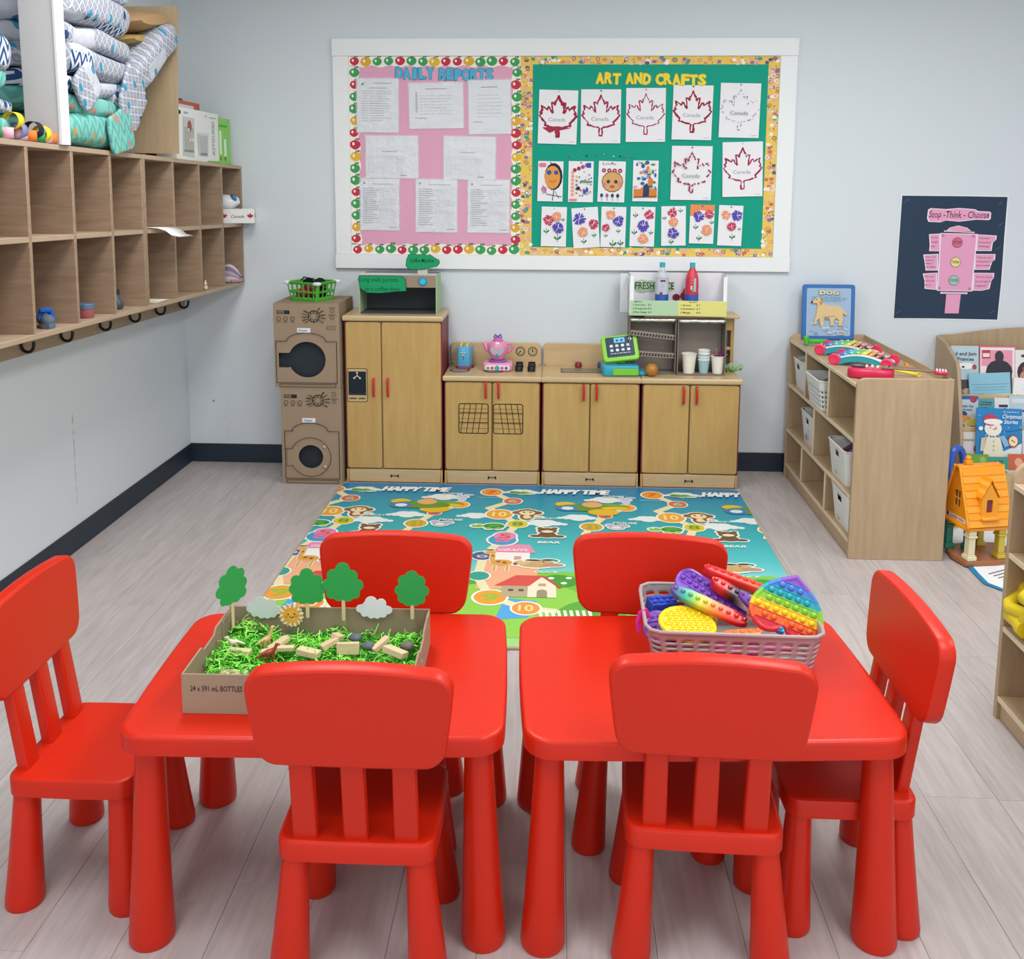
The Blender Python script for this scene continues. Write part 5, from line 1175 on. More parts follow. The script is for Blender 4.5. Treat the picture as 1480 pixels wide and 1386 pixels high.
# toaster
t = thing('toy_toaster', 'light blue toy toaster with yellow toast slices on the play stove', 'toaster', (-.470, 5.03, ZC+.0025), R_(-6))
q = M(); P = rrect(.068, .11, .012, 4); slab(q, P, .010, .118, .006, '57aad4'); q.build('toaster_body', PLAS, t)
q = M(); slab(q, rrect(.070, .112, .012, 4), 0, .0098, .002, 'b43a62'); q.build('toaster_base', PLAS, t)
q = M(); q.box(-.006, -.060, .070, .006, -.0555, .080, bev=.002, c='e8d24a'); q.build('lever', PLAS, t); a = Art(frame((0, -.0552, 0), (1, 0, 0), (0, 0, 1)), .0003); a.rect(-.002, .05, .002, .095, '2f6a94'); a.rect(-.012, .088, .012, .092, 'd8ecf6'); a.rect(-.008, .10, .008, .103, 'd8ecf6'); a.build('lever_slot', None, t)
for x in (-.016, .016): q = M('e6c95a'); slab(q, rrect(.07, .03, .012, 4), -.006, .006, .002, 'e6c04e', Matrix.Translation((x, 0, .118)) @ Matrix.Rotation(PI/2, 4, 'Y') @ Matrix.Rotation(PI/2, 4, 'Z')); q.build('toast_slice', PLAS, t)
# tea set
t = thing('toy_teapot_stand', 'pink and white electronic base with coloured buttons under the toy teapot', 'toy', (-.293, 4.985, ZC+.0003), 0)
q = M(); slab(q, rrect(.160, .115, .03, 5), 0, .045, .012, 'e79ac0'); q.build('stand_body', PLAS, t)
q = M(); slab(q, rrect(.13, .026, .010, 4), 0, .004, .0015, 'f4e6ee', frame((0, -.0555, .020), (1, 0, 0), (0, 0, 1))); q.build('button_panel', PLAS, t)
for x, c, r in ((-.048, '3fae5c', .008), (-.026, 'e04a3a', .008), (0, '27b4b8', .013), (.026, 'e04a6a', .008), (.048, '4a58b0', .008)):
    q = M(c); q.lathe([(r, 0), (r*.9, .004)], c, 14, Matrix.Translation((x, -.0595, .020)) @ Matrix.Rotation(PI/2, 4, 'X')); q.build('button', PLAS, t)
q = M(); q.lathe([(.045, .0452), (.049, .050), (.044, .056)], '8a62b4', 24); q.build('purple_ring', PLAS, t, label='purple ring')
t = thing('toy_teapot', 'glossy pink toy teapot with purple bow lid, on the play stove', 'teapot', (-.293, 4.985, ZC+.0575), 0)
q = M(); q.lathe([(.030, 0), (.034, .004), (.036, .010), (.050, .035), (.056, .060), (.053, .078), (.038, .094), (.024, .100)], 'e88ab8', 26); q.build('pot_body', PLAS, t)
q = M(); q.tube([(-.045, 0, .045), (-.062, 0, .060), (-.068, 0, .078), (-.080, 0, .090)], [.016, .012, .009, .008], 10, 'e88ab8'); q.build('spout', PLAS, t)
q = M(); q.tube([(.046, 0, .080), (.070, 0, .084), (.080, 0, .066), (.072, 0, .046), (.048, 0, .034)], .0065, 8, 'd97cac'); q.build('pot_handle', PLAS, t)
q = M(); HRT = [(-.001, -.034), (-.030, -.010), (-.038, .008), (-.030, .022), (-.014, .020), (0, .010), (.014, .020), (.030, .022), (.038, .008), (.030, -.010), (.001, -.034)]
q.plate([(x, z) for x, z in HRT], (), .004, frame((0, -.056, .052), (1, 0, 0), (0, 0, 1)), 'b9aebb'); q.build('heart_window', GLOSSP, t, label='grey heart-shaped front window')
q = M(); q.lathe([(.028, .101), (.024, .108), (.012, .114)], 'd06aa6', 18); q.ell((0, -.045, .090), (.012, .006, .008), 'f4eef2', 10, 6); q.build('pot_lid', PLAS, t)
q = M(); q.tube([(0, 0, .118), (-.016, 0, .132), (-.020, 0, .118), (-.010, 0, .112), (0, 0, .118), (.010, 0, .112), (.020, 0, .118), (.016, 0, .132), (0, 0, .118)], .005, 8, '6a4ab0'); q.build('bow_knob', PLAS, t, label='purple bow knob')
q = M(); q.ell((0, -.0600, .030), (.008, .004, .010), '3f9ab0', 10, 6); q.build('heart_charm', PLAS, t)
# cash register
t = thing('toy_cash_register', 'green and blue toy cash register with tilted touch screen on the play sink', 'cash register', (.345, 4.915, ZC+.0003), R_(4))
q = M(); slab(q, rrect(.185, .135, .012, 4), 0, .055, .006, '2ba6bf'); q.box(.08, -.05, 0, .135, .04, .022, bev=.005, c='2ba6bf'); q.build('register_base', PLAS, t)
q = M(); q.box(-.045, -.0725, .006, .088, -.068, .040, bev=.002, c='7dc832'); q.build('cash_drawer', PLAS, t, label='lime green drawer front')
q = M(); q.tube([(.01, .02, .05), (.01, .03, .085)], [.03, .026], 12, '7dc832'); q.build('neck', PLAS, t)
fr2 = Matrix.Translation((0, .0, .135)) @ Matrix.Rotation(R_(-6), 4, 'Y') @ Matrix.Rotation(R_(62), 4, 'X')
q = M(); slab(q, rrect(.188, .140, .020, 5, 0, 0, 0, -.0), -.016, .010, .006, '86d230', fr2); q.build('screen_frame', PLAS, t, label='lime green screen frame')
a = Art(fr2 @ Matrix.Translation((0, .006, .0104)), .0003); a.poly(rrect(.145, .108, .008, 4), '18324e'); a.rect(-.028, .022, .028, .050, '6fc4e8'); a.circ(-.012, .034, .006, '183048'); a.circ(.012, .034, .006, '183048'); a.circ(.055, .038, .009, 'e8f2f4')
for r_ in range(2):
    for c_ in range(4): a.poly(rrect(.016, .014, .004, 2, 0, -.045+c_*.029, .006-r_*.024), ['e6eef2', 'c6d8e0'][(r_+c_) % 2])
a.scribble(-.055, -.036, .11, .001, 1, 'd8e4ea', .003); a.build('screen_display', GLOSSP, t)
# orange fruit
t = thing('toy_orange', 'dull orange toy fruit beside the cash register', 'fruit', (.505, 4.865, ZC)); q = M(); q.ell((0, 0, .0345), (.0335, .0335, .034), 'b57a2c', 20, 14); q.build('peel', PLAS, t); q = M(); q.lathe([(.005, .067), (.003, .0695)], '5a4a20', 8); q.build('stem_end', PLAS, t)
# display boxes
GC = mat('grey_brown_card', '7d746a', .85); GC2 = mat('card_light', '9c9086', .85); FOIL = mat('foil_strip', 'c9c6bc', .22, metal=.85, bump=.8, bscale=30)
def display(name, lab, x0, x1, y0, z0, h, dp, rx=0):
    t = thing(name, lab, 'display box', (x0, y0, z0), 0, 'open cardboard display boxes on the play cupboard', rot=(rx, 0, 0)); w = x1-x0
    q = M(); q.box(.0, 0, 0, .005, dp, h); q.build('side_panel', GC, t); q = M(); q.box(w-.005, 0, 0, w, dp, h); q.build('side_panel', GC, t)
    q = M(); q.box(.0055, dp-.004, 0, w-.0055, dp, h); q.build('back_panel', GC2, t); q = M(); q.box(.0055, 0, 0, w-.0055, dp-.0045, .005); q.build('floor_panel', GC, t); q = M(); q.box(.0055, 0, h-.005, w-.0055, dp-.0045, h); q.build('top_panel', GC, t)
    q = M(); n = 16
    rr = [[(.002+(w-.004)*i/n, -.0015-.001*random.random(), h-.014+random.uniform(-.002, .002)), (.002+(w-.004)*i/n, -.002-.001*random.random(), h+.001)] for i in range(n+1)]
    q.loft(rr, None, (False, False), closed=False); q.build('foil_edge', FOIL, t, solid=.0008, label='silver foil tape along the top')
    return t
def corr(t, w, z_l, z_r, y):
    q = M(); fr3 = frame((.006, y, z_l), (w-.012, 0, z_r-z_l), (0, 0, 1)); L = math.hypot(w-.012, z_r-z_l)
    q.plate([(0, 0), (L, 0), (L, .024), (0, .024)], [], .03, fr3, '8d8278'); q.build('corrugated_shelf', CARDV, t)
    a = Art(fr3 @ Matrix.Translation((0, 0, .0004)), .0003); a.rect(0, .019, L, .024, 'a89c90')
    for i in range(15): x = L*(i+.3)/15; a.poly([(x, .003), (x+.006, .003), (x+.011, .018), (x+.005, .018)], '2d2824')
    a.rect(0, 0, L, .003, 'a89c90'); a.build('flute_print', None, t)
t = display('cardboard_display', 'grey cardboard display box with two corrugated shelves, behind the orange fruit', .390, .633, 4.912, ZC+.0005, .290, .12)
corr(t, .243, .205, .180, .012); corr(t, .243, .098, .085, .012)
t = display('cardboard_display', 'grey cardboard display box holding the paper cups', .638, .886, 4.900, ZC+.0005, .288, .13)
# cups
def cup(x, y, z, r, h, c, lab, grp=None, top=None):
    t = thing('paper_cup', lab, 'cup', (x, y, z), 0, grp); q = M(); q.lathe([(r*.74, 0), (r*.74, .002), (r*.985, h), (r*.93, h), (r*.70, .006), (.001, .006)], c, 24, None, (True, False)); q.build('cup_wall', PLAS, t); q = M(); q.tube([(r*math.cos(2*PI*i/24), r*math.sin(2*PI*i/24), h) for i in range(24)], .0022, 6, 'f6f3ea', closed=True); q.build('cup_rim', PLAS, t); return t
CG = 'paper cups in the display box'
cup(.705, 4.945, ZC+.0062, .039, .100, 'efeade', 'large plain white paper cup at the left in the display box', CG)
cup(.782, 4.945, ZC+.0062, .030, .070, '9fc4cf', 'pale blue patterned paper cup at the bottom of the cup stack', CG)
for i in range(3): cup(.782, 4.945, ZC+.0062+.0165*(i+1)+.0, .0300+.0004*i, .070, ['c8dfe4', 'a8ccd6', 'e0e8ea'][i], f'pale blue paper cup, {["second from bottom", "third from bottom", "topmost"][i]} of the cup stack', CG)
cup(.855, 4.945, ZC+.0062, .037, .090, 'f0ece2', 'white paper cup holding purple paper shreds', CG)
t = thing('paper_shreds', 'purple and pink paper shreds sticking out of the right white cup', 'paper', (.852, 4.945, ZC+.09))
q = M()
for i in range(26):
    an, tl = random.uniform(0, 6.28), random.uniform(.01, .045); p0 = Vector((.018*math.cos(an), .018*math.sin(an), random.uniform(-.01, .005))); d = Vector((math.cos(an)*.6+.25, math.sin(an)*.5, random.uniform(.3, 1.6))).normalized()
    q.tube([p0, p0+d*tl*.6, p0+d*tl+Vector((.006, 0, .004))], .0022, 4, random.choice(['8f2a5e', 'b04a80', '6a2458', 'd9a0bc']))
tag(q.build('shred_tangle', PRINT, t), kind='stuff')
# green packet
t = thing('green_packet', 'clear packet of bright green shreds at the right end of the cupboard top', 'packet', (.952, 5.02, ZC+.001))
q = M(); q.ell((0, 0, .024), (.052, .030, .022), None, 16, 8)
for v in q.bm.verts: v.co += Vector((random.uniform(-.003, .003), random.uniform(-.003, .003), random.uniform(-.004, .004)))
q.build('clear_bag', SLEEVE, t)
q = M()
for i in range(170):
    p0 = Vector((random.uniform(-.04, .04), random.uniform(-.02, .02), random.uniform(.008, .034))); d = Vector((random.uniform(-1, 1), random.uniform(-1, 1), random.uniform(-.4, .4)))*.014
    q.tube([p0, p0+d], .003, 3, random.choice(['6fc43a', '8fd64e', '4fa82c']))
tag(q.build('green_shreds', PRINT, t), kind='stuff')
# juice stand
t = thing('juice_stand', 'white cardboard juice stand lettered Fresh Juice with green and yellow price cards', 'juice stand', (.395, 4.935, .8845))
w = .492; q = M(); q.box(.0, .0, .0, w, .13, .003); q.build('tray_base', PRINT, t)
q = M('eceef0'); q.plate([(0, .0), (w, .0), (w, .208), (0, .208)], [], .004, frame((0, .13, .003), (1, 0, 0), (0, 0, 1)), 'e6e6ea'); q.build('back_panel', PRINT, t)
for x, s_ in ((0.0, 1), (w-.004, -1)):
    fr4 = frame((x+.004, 0, .003), (0, 1, 0), (0, 0, 1)); q = M(); q.plate([(0, 0), (.128, 0), (.128, .208), (0, .208)], [rrect(.03, .045, .013, 4, 0, .065, .145)], .004, fr4, 'e9ebee'); q.build('side_panel', PRINT, t)
q = M(); q.box(-.004, -.004, 0, .016, .0, .205, c='f2f4f5'); q.build('corner_strip', PRINT, t); q = M(); q.box(w-.018, -.004, 0, w, 0, .202, c='f2f4f5'); q.build('corner_strip', PRINT, t)
q = M(); q.box(-.045, .12, .0, -.005, .125, .205, c='e2e4e8'); q.build('folded_flap', PRINT, t)
a = Art(frame((0, .1298-.004, .003), (1, 0, 0), (0, 0, 1)), .0003)
for cx_, r in ((.07, .045), (.11, .04), (.16, .04), (.20, .035)): a.circ(cx_, .135, r*1.0, 'a9c4a0', r*.78, 1, 16)
a.text('FRESH JUICE', .135, .12, .036, '2d3a2c', .012, w=.205)
a.circ(.30, .085, .03, '9c2f4c', .026); a.circ(.25, .078, .02, '7a2438', .018); a.circ(.335, .10, .028, 'd88a7a', .035); a.circ(.338, .13, .012, 'e8b060'); a.circ(.30, .11, .018, 'c04a5c'); a.build('painted_lettering', None, t)
q = M(); q.box(.0, -.006, .0, w, -.0045, .078, c='e6e6e6'); q.build('front_panel', PRINT, t)
for x0, x1, c, ttl, ls, ink in ((.0, .245, 'b5d4ac', 'MENU', ['1 Lime Juice   $ 5', '2 Orange Juice $ 8', '3 Pine Colada  $ 5'], '2f4a34'), (.245, .492, 'e2dc84', 'Smoothie', ['1 Banana      $ 7', '2 Strawberry  $ 7', '3 Mango       $ 6'], '4a4020')):
    a = Art(frame((0, -.0075, 0), (1, 0, 0), (0, 0, 1)), .0003); a.base([(x0, 0), (x1, -.003 if x0 else 0), (x1, .076), (x0, .079)], c, .0008); a.text(ttl, x0+(.04 if not x0 else .075), .068, .008, ink, .01, w=.04)
    for i, s_ in enumerate(ls): a.text(s_, x0+.012, .052-i*.019, .0085, ink, .012, .1, w=.095 if not x0 else .10, align='l')
    a.build('price_card', None, t, label=('green' if not x0 else 'yellow')+' price card')
def bottle(x, body, lab, seethru):
    t = thing('drink_bottle', lab, 'bottle', (x, 4.985, .8880), 0, 'plastic drink bottles in the juice stand')
    mb = mat('clear_bottle', 'dfe6ee', .08, spec=.8, alpha=.35) if seethru else PLAS
    prof = [(.030, 0), (.034, .006), (.034, .15), (.0335, .18), (.030, .200), (.021, .225), (.0135, .237), (.0135, .245)]
    q = M(); q.lathe(prof, body, 24); q.build('bottle_body', mb, t)
    q = M(); q.lathe([(.0145, .243), (.0145, .266), (.012, .268)], '2fb0bc', 18); q.build('cap', PLAS, t, label='turquoise cap')
    q = M()
    if seethru:
        q.lathe([(.0347, .10), (.0347, .185)], 'c9ccd8', 24, None, (False, False)); q.build('label_wrap', PLAS, t)
        a = Art(frame((0, -.0352, .10), (1, 0, 0), (0, 0, 1)), .0003); a.rect(-.012, .07, .014, .08, '7a3a64'); a.rect(-.014, .0, .0, .016, '8a3a5c'); a.scribble(-.01, .06, .02, .04, 5, '9aa0b4', .002); a.build('label_print', None, t)
    else:
        a = Art(frame((0, -.0345, .09), (1, 0, 0), (0, 0, 1)), .0003); a.rect(.004, .03, .016, .10, 'b4b8be'); a.rect(-.012, .04, -.004, .06, 'f0c8cc'); a.rect(-.002, .03, .006, .05, '4ab8b0'); a.scribble(-.014, .09, .014, .03, 3, 'f0c0c0', .002); a.rect(-.006, -.0, .012, .006, '6a50a0'); a.build('label_print', None, t)
    q = M(); q.lathe([(.0352, .0), (.0352, .045), (.0352, .104)], '2a5fae', 24, None, (False, False)); q.build('lower_label', PLAS, t, label='blue lower label')
bottle(.560, 'c5ccd8', 'clear plastic drink bottle with turquoise cap in front of the word Fresh', True)
bottle(.715, 'd2384c', 'pinkish red drink bottle with turquoise cap, right of the clear one', False)

# ================================================================== SHELF UNIT ON THE RIGHT
SX0, SX1, SY0, SY1 = 1.248, 1.640, 3.920, 5.075
t = thing('toy_shelf_unit', 'light birch three-row toy shelf standing out from the back wall, holding white baskets', 'shelf unit', (0, 0, 0))
EB = lambda: BIRCHEDGE
def round_panel(name, y, th, parent, x0, x1, h, r=.035, mm=None, back=False):
    P = [(x0, 0), (x1, 0), (x1, h)]+[(x0+r-r*math.sin(PI/2*i/7), h-r+r*math.cos(PI/2*i/7)) for i in range(8)]
    q = M(); slab(q, P, 0, th, .0025, None, frame((0, y+th, 0), (1, 0, 0), (0, 0, 1))); q.build(name, mm or BIRCH, parent)
round_panel('end_panel', SY0, .018, t, SX0, SX1, .776); round_panel('end_panel', SY1-.018, .018, t, SX0, SX1, .776)
def hb(z, th=.016, x0=SX0+.006, name='shelf_board', par=None):
    q = M(); q.box(x0, SY0+.0185, z-th, SX1-.008, SY1-.0185, z, bev=.0015); q.build(name, BIRCHY, par or t)
    q = M(); q.box(x0-.004, SY0+.0185, z-th, x0-.0003, SY1-.0185, z, bev=.001); q.build('edge_band', BIRCHEDGE, par or t)
hb(.748, name='top_board'); hb(.512); hb(.268); hb(.078)
q = M(); q.box(SX0+.012, SY0+.0185, .001, SX0+.030, SY1-.0185, .061, bev=.001); q.build('kick_board', BIRCHY, t)
q = M(); q.box(SX1-.0075, SY0+.0185, .001, SX1-.001, SY1-.0185, .775, bev=.001); q.build('back_board', BIRCHY, t)
for y, z0, z1 in ((4.74, .5125, .7315), (4.335, .5125, .7315), (4.55, .2685, .4955), (4.74, .0785, .2515), (4.32, .0785, .2515)):
    q = M(); q.box(SX0+.008, y-.007, z0, SX1-.008, y+.007, z1, bev=.001); q.build('divider', BIRCH, t)
    q = M(); q.box(SX0+.002, y-.0075, z0, SX0+.0077, y+.0075, z1, bev=.001); q.build('edge_band', BIRCHEDGE, t)
# baskets in the shelf
WPL = mat('white_basket_plastic', 'e9e9ea', .4); PPL = mat('pale_pink_basket_plastic', 'e8d4dc', .4)
def slot_hole(sl, dots):
    def f(i, n, k, x, y):
        if sl and x < -.10*sl[0] and abs(y) < sl[1] and sl[2] <= k <= sl[3]: return True
        return dots and y < 0 and abs(x) < .10 and i % 3 == 0 and k % 3 == 1 and k < 10
    return f
def bin_(x, y, z, w, d, h, lab, seed, cols, slot=True, holes=True, mt=None, tagc=None, grid=False):
    t = thing('storage_basket', lab, 'basket', (x, y, z), R_(0), 'white plastic baskets in the toy shelf')
    f = slot_hole((w/.2*.62, .028, 8, 9) if slot else None, holes)
    if grid: f = lambda i, n, k, x_, y_: 1 <= k <= 8 and i % 2 == 0 and k % 2 == 1
    basket('basket_body', mt or WPL, t, w, d, h, .025, .14, 12, f, 108, .0025, .004)
    if tagc:
        a = Art(frame((-w/2*.945-.003, .03, .015), (0, -1, 0), (-.07, 0, 1)), .0004); a.text('Toys' if tagc == 1 else 'AB', .03, .012, .016 if tagc == 1 else .032, '3a3c48', .01, w=.04); a.build('name_tag', None, t)
    rs = random.Random(seed); t2 = thing('basket_toys', f'{lab2[seed]} toys in the '+lab, 'toys', (x, y, z))
    for i in range(7):
        q = M(rs.choice(cols)); c_ = (rs.uniform(-w*.26, w*.26), rs.uniform(-d*.26, d*.26), h*rs.uniform(.68, .95)); r = rs.uniform(.028, .045)
        if i % 3 == 0: q.box(-r*.8, -r*.5, -r*.4, r*.8, r*.5, r*.4, bev=.006, m=Matrix.Translation(c_) @ Euler((rs.random()*3, rs.random()*3, rs.random()*3)).to_matrix().to_4x4())
        elif i % 3 == 1: q.ell(c_, (r, r*.75, r*.6), None, 10, 7)
        else: q.tube([(c_[0]-r, c_[1], c_[2]), (c_[0], c_[1]+r*.4, c_[2]+r*.5), (c_[0]+r, c_[1], c_[2])], r*.35, 8)
        q.build('toy_piece', PLAS, t2)
lab2 = {1: 'plum coloured', 2: 'dark and grey', 3: 'mixed coloured', 4: 'mauve', 5: 'pale', 6: 'red and black'}
bin_(1.380, 4.925, .513, .24, .19, .150, 'white slotted basket in the farthest top bay', 1, ['7a2a50', '5a2040', '8f4a6a'], tagc=None)
bin_(1.372, 4.555, .513, .27, .26, .140, 'white lattice basket in the middle top bay', 2, ['4a4a48', '6f6a60', '7a2a3c', '2f2c30', '9a948c'], slot=False, grid=True)
bin_(1.385, 4.725, .269, .24, .24, .160, 'white basket lettered AB in the farther middle bay', 3, ['8a2f5c', '4a9a70', '7ab8c8', 'c8b04a', '5a6a8c'], tagc=2)
bin_(1.375, 4.180, .269, .24, .27, .155, 'white dotted basket in the nearer middle bay', 4, ['7a4a74', '9a7a9c', '5a3a5c'], tagc=1)
bin_(1.49, 4.44, .079, .20, .15, .140, 'white basket pushed far back in the middle bottom bay', 5, ['d8d8d8', 'c9c4c8', 'e0d4d8'], holes=False)
bin_(1.378, 4.120, .079, .24, .25, .160, 'white basket with pink slot in the nearest bottom bay', 6, ['c2304a', '2a2a30', 'd8b8c8', '3a3a42'], tagc=1)
# things on top of the shelf
ZS = .7485
t = thing('dog_board', 'blue-framed picture board titled Dog with a raised tan dog, leaning on the wall', 'picture board', (1.440, 5.055, ZS+.0005), 0, rot=(R_(-5), 0, 0))
q = M(); slab(q, rrect(.272, .290, .014, 4, 0, 0, .146), 0, .014, .003, '2f6db4', frame((0, 0, 0), (1, 0, 0), (0, 0, 1))); q.build('board_frame', PLAS, t)
a = Art(frame((0, -.0145, .146), (1, 0, 0), (0, 0, 1)), .0003); a.poly(rrect(.228, .250, .008, 3), 'a9c3dc'); a.poly(rrect(.222, .244, .008, 3), '9fb9d4')
for i in range(26): a.circ(random.uniform(-.09, .09), random.uniform(-.11, -.02), random.uniform(.006, .016), random.choice(['b8cde0', '8aa6c6', 'c4d2de']), .006, n=8)
a.text('DOG', .0, .092, .021, '6a5a3a', .05, w=.105); a.text('DOG', -.001, .0935, .019, 'efe2b0', .03, w=.10); a.scribble(-.09, .080, .18, .022, 4, '5f86b4', .0022); a.rect(.045, -.118, .085, -.098, 'e6e8ea')
for i in range(9): a.rect(.049+i*.0038, -.116, .0505+i*.0038, -.1, '3a3a3a')
a.build('board_print', GLOSSP, t)
DG = [(-.092, .046), (-.090, .056), (-.076, .066), (-.066, .076), (-.050, .078), (-.038, .070), (-.032, .056), (-.026, .044), (-.006, .036), (.024, .036), (.050, .033), (.066, .022), (.082, .004), (.094, -.010), (.092, -.018), (.082, -.016), (.074, -.006), (.072, -.024), (.076, -.044), (.070, -.056), (.072, -.070), (.048, -.072), (.048, -.058), (.052, -.044), (.036, -.030), (.026, -.044), (.028, -.058), (.030, -.070), (.008, -.072), (.008, -.054), (.002, -.034), (-.018, -.030), (-.026, -.044), (-.024, -.058), (-.022, -.068), (-.044, -.071), (-.046, -.054), (-.050, -.034), (-.062, -.048), (-.060, -.066), (-.078, -.066), (-.074, -.040), (-.066, -.012), (-.064, .016), (-.060, .036), (-.066, .046), (-.080, .044)]
fd = frame((0, -.0155, .146), (1, 0, 0), (0, 0, 1))
q = M('d9bd88'); P = DG[::-1]; q.loft([[fd @ Vector((x, y, w)) for x, y in (inset(P, d) if d else P)] for w, d in ((0, 0), (.006, 0), (.009, .002))], 'dcc08c', (False, False)); q.plate(inset(P, .002), (), 0, fd @ Matrix.Translation((0, 0, .009)), 'dcc08c'); q.build('raised_dog', PLAS, t, label='raised tan plastic dog')
a = Art(fd @ Matrix.Translation((0, 0, .0094)), .0003); a.circ(-.064, .066, .003, '2a2018'); a.circ(-.089, .052, .005, '2a2018', .006); a.line([(-.044, .070), (-.036, .052), (-.044, .040), (-.050, .054)], .005, 'a9824a'); a.line([(.0, -.03), (-.03, -.026), (.03, -.02)], .003, 'b8985e'); a.build('dog_face', None, t)
def xylo(name, lab, c, rz, L=.36):
    t = thing('toy_xylophone', lab, 'xylophone', (c[0], c[1], ZS+.0005), rz, 'toy xylophones on the shelf top')
    def zc_(x): return .050-.035*(x/(L/2))**2
    for sy in (-1, 1):
        q = M(); n = 14; rr = []
        for i in range(n+1):
            x = -L/2+L*i/n; rr.append([(x, sy*.058-.010, zc_(x)-.026+.0), (x, sy*.058+.010, zc_(x)-.026), (x, sy*.058+.010, zc_(x)), (x, sy*.058-.010, zc_(x))])
        rr = [[(p[0], p[1], max(p[2], .002)) for p in r] for r in rr]
        q.loft(rr, '2f9fae'); q.build('side_rail', PLAS, t, label='teal curved side rail')
        q = M(); rr = []
        for i in range(n+1):
            x = -L/2+L*i/n; rr.append([(x, sy*.058-.012, zc_(x)+.0005), (x, sy*.058+.012, zc_(x)+.0005), (x, sy*.058+.012, zc_(x)+.008), (x, sy*.058-.012, zc_(x)+.008)])
        q.loft(rr, 'f0f0f0'); q.build('white_rail', PLAS, t)
        for sx in (-1, 1):
            q = M(); q.lathe([(.024, -.008), (.026, -.004), (.026, .006), (.022, .009), (.017, .009), (.015, .006)], 'e63a62', 20, Matrix.Translation((sx*L/2*.93, sy*.066, .0265)) @ Matrix.Rotation(-sy*PI/2, 4, 'X')); q.build('end_wheel', PLAS, t, label='pink round end')
    kc = ['6a5ab8', '3a8ad0', '3ab8b0', '6ac24a', 'e8dc3a', 'f0a03a', 'e05a4a', 'b83a5a']
    for i in range(8):
        x = -L/2*.80+L*.80*i/7; q = M(); dz = math.atan(-.07*x/(L/2)**2*1.0)
        q.box(-.014, -.072+i*.0025, 0, .014, .072-i*.0025, .005, bev=.002, c=kc[i], m=Matrix.Translation((x, 0, zc_(x)+.009)) @ Matrix.Rotation(dz, 4, 'Y')); k_ = q.build('key', PLAS, t, label=['violet', 'blue', 'teal', 'green', 'yellow', 'orange', 'red', 'crimson'][i]+' key')
        q = M()
        for sy in (-1, 1): q.ell((x, sy*.052, zc_(x)+.0145), (.005, .005, .003), 'f2f2f2', 8, 5)
        tag(q.build('key_rivets', PLAS, k_), kind='stuff')
    return t
# pieces placed across the shelf top, the farther one first
xylo('a', 'toy xylophone with teal side and pink round ends, the farther one on the shelf', (1.412, 4.600), R_(-31), .245)
xylo('b', 'toy xylophone with teal side and pink round ends, the nearer one on the shelf', (1.410, 4.355), R_(-31), .245)
t = thing('green_clapper', 'bright green toy clamp lying at the foot of the dog board', 'toy', (1.315, 4.86, ZS+.0005), R_(-5))
q = M('4fb83a'); q.box(-.045, -.014, .004, -.022, .014, .050, bev=.005); q.box(-.024, -.012, .012, .075, .012, .034, bev=.006); q.build('clamp_body', PLAS, t)
q = M('5a7ac8')
t = thing('rainbow_key_strip', 'narrow strip of small coloured keys behind the farther xylophone', 'toy', (1.47, 4.80, ZS+.0005), R_(-20))
q = M(); slab(q, rrect(.26, .06, .012, 4), 0, .016, .003, 'e8e8ea'); q.build('strip_body', PLAS, t)
for i in range(9): q = M(); q.box(-.118+i*.0265, -.024, .0165, -.098+i*.0265, .024, .022, bev=.002, c=['4a6ab8', '4a6ab8', '3aa8c0', '4ab870', '9ad04a', 'e8d83a', 'e89a4a', 'e05a5a', 'c04a7a'][i]); q.build('key', PLAS, t)
# toy guitar
t = thing('toy_guitar', 'crimson toy guitar with brown neck lying along the near edge of the shelf top', 'toy guitar', (1.352, 4.078, ZS+.0005), R_(-20))
q = M('d01f4e'); P = []
for i in range(40):
    an = 2*PI*i/40; r = .092+.010*math.cos(2*an)-.008*math.cos(4*an); P.append((r*math.cos(an)*1.0, r*math.sin(an)*.68))
slab(q, P, .0, .042, .010, 'cf2450'); q.build('guitar_body', PLAS, t)
q = M('3a3038'); q.lathe([(.030, .0425), (.030, .047), (.020, .047)], '2f2a30', 22, Matrix.Translation((-.052, .005, 0))); q.lathe([(.018, .0475), (.014, .050)], '8a5a6a', 18, Matrix.Translation((-.052, .005, 0))); q.build('dark_disc', PLAS, t)
for i in range(5): q = M('e8dccc'); q.box(-.022+i*.022, -.016+.006*(i % 2), .0425, -.012+i*.022, .016+.006*(i % 2), .052, bev=.002); q.build('string_tab', PLAS, t)
q = M('8a7058'); q.box(.04, -.020, .0425, .245, .018, .052, bev=.003, c='8c745c'); q.build('neck', PLAS, t)
q = M('c2284e'); q.box(.2455, -.026, .036, .300, .024, .050, bev=.005, c='c2284e'); q.build('headstock', PLAS, t)
for i in range(4):
    for sy in (-1, 1): q = M('f0f0f0'); q.ell((.257+i*.011, sy*.017, .052), (.004, .004, .004), None, 7, 5); q.build('tuning_peg', PLAS, t)
q = M(); q.tube([(1.40, 4.145, ZS+.034), (1.56, 4.100, ZS+.010)], [.006, .0075], 8, 'e8d43a'); q.tube([(1.56+.010*math.cos(a_), 4.098+.002*math.cos(a_), ZS+.012+.010*math.sin(a_)) for a_ in [2*PI*i/12 for i in range(12)]], .004, 6, 'e8cf3a', closed=True)
q.build('yellow_mallet', PLAS, None, 'yellow mallet with a loop end between the guitar and the nearer xylophone', 'mallet')
q = M(); q.tube([(1.565+.0*a_, 4.262+.012*math.cos(a_), ZS+.016+.014*math.sin(a_)) for a_ in [2*PI*i/14 for i in range(14)]], .004, 6, 'e8a02a', closed=True)
q.build('yellow_ring', PLAS, None, 'small orange ring standing past the end of the nearer xylophone', 'ring')

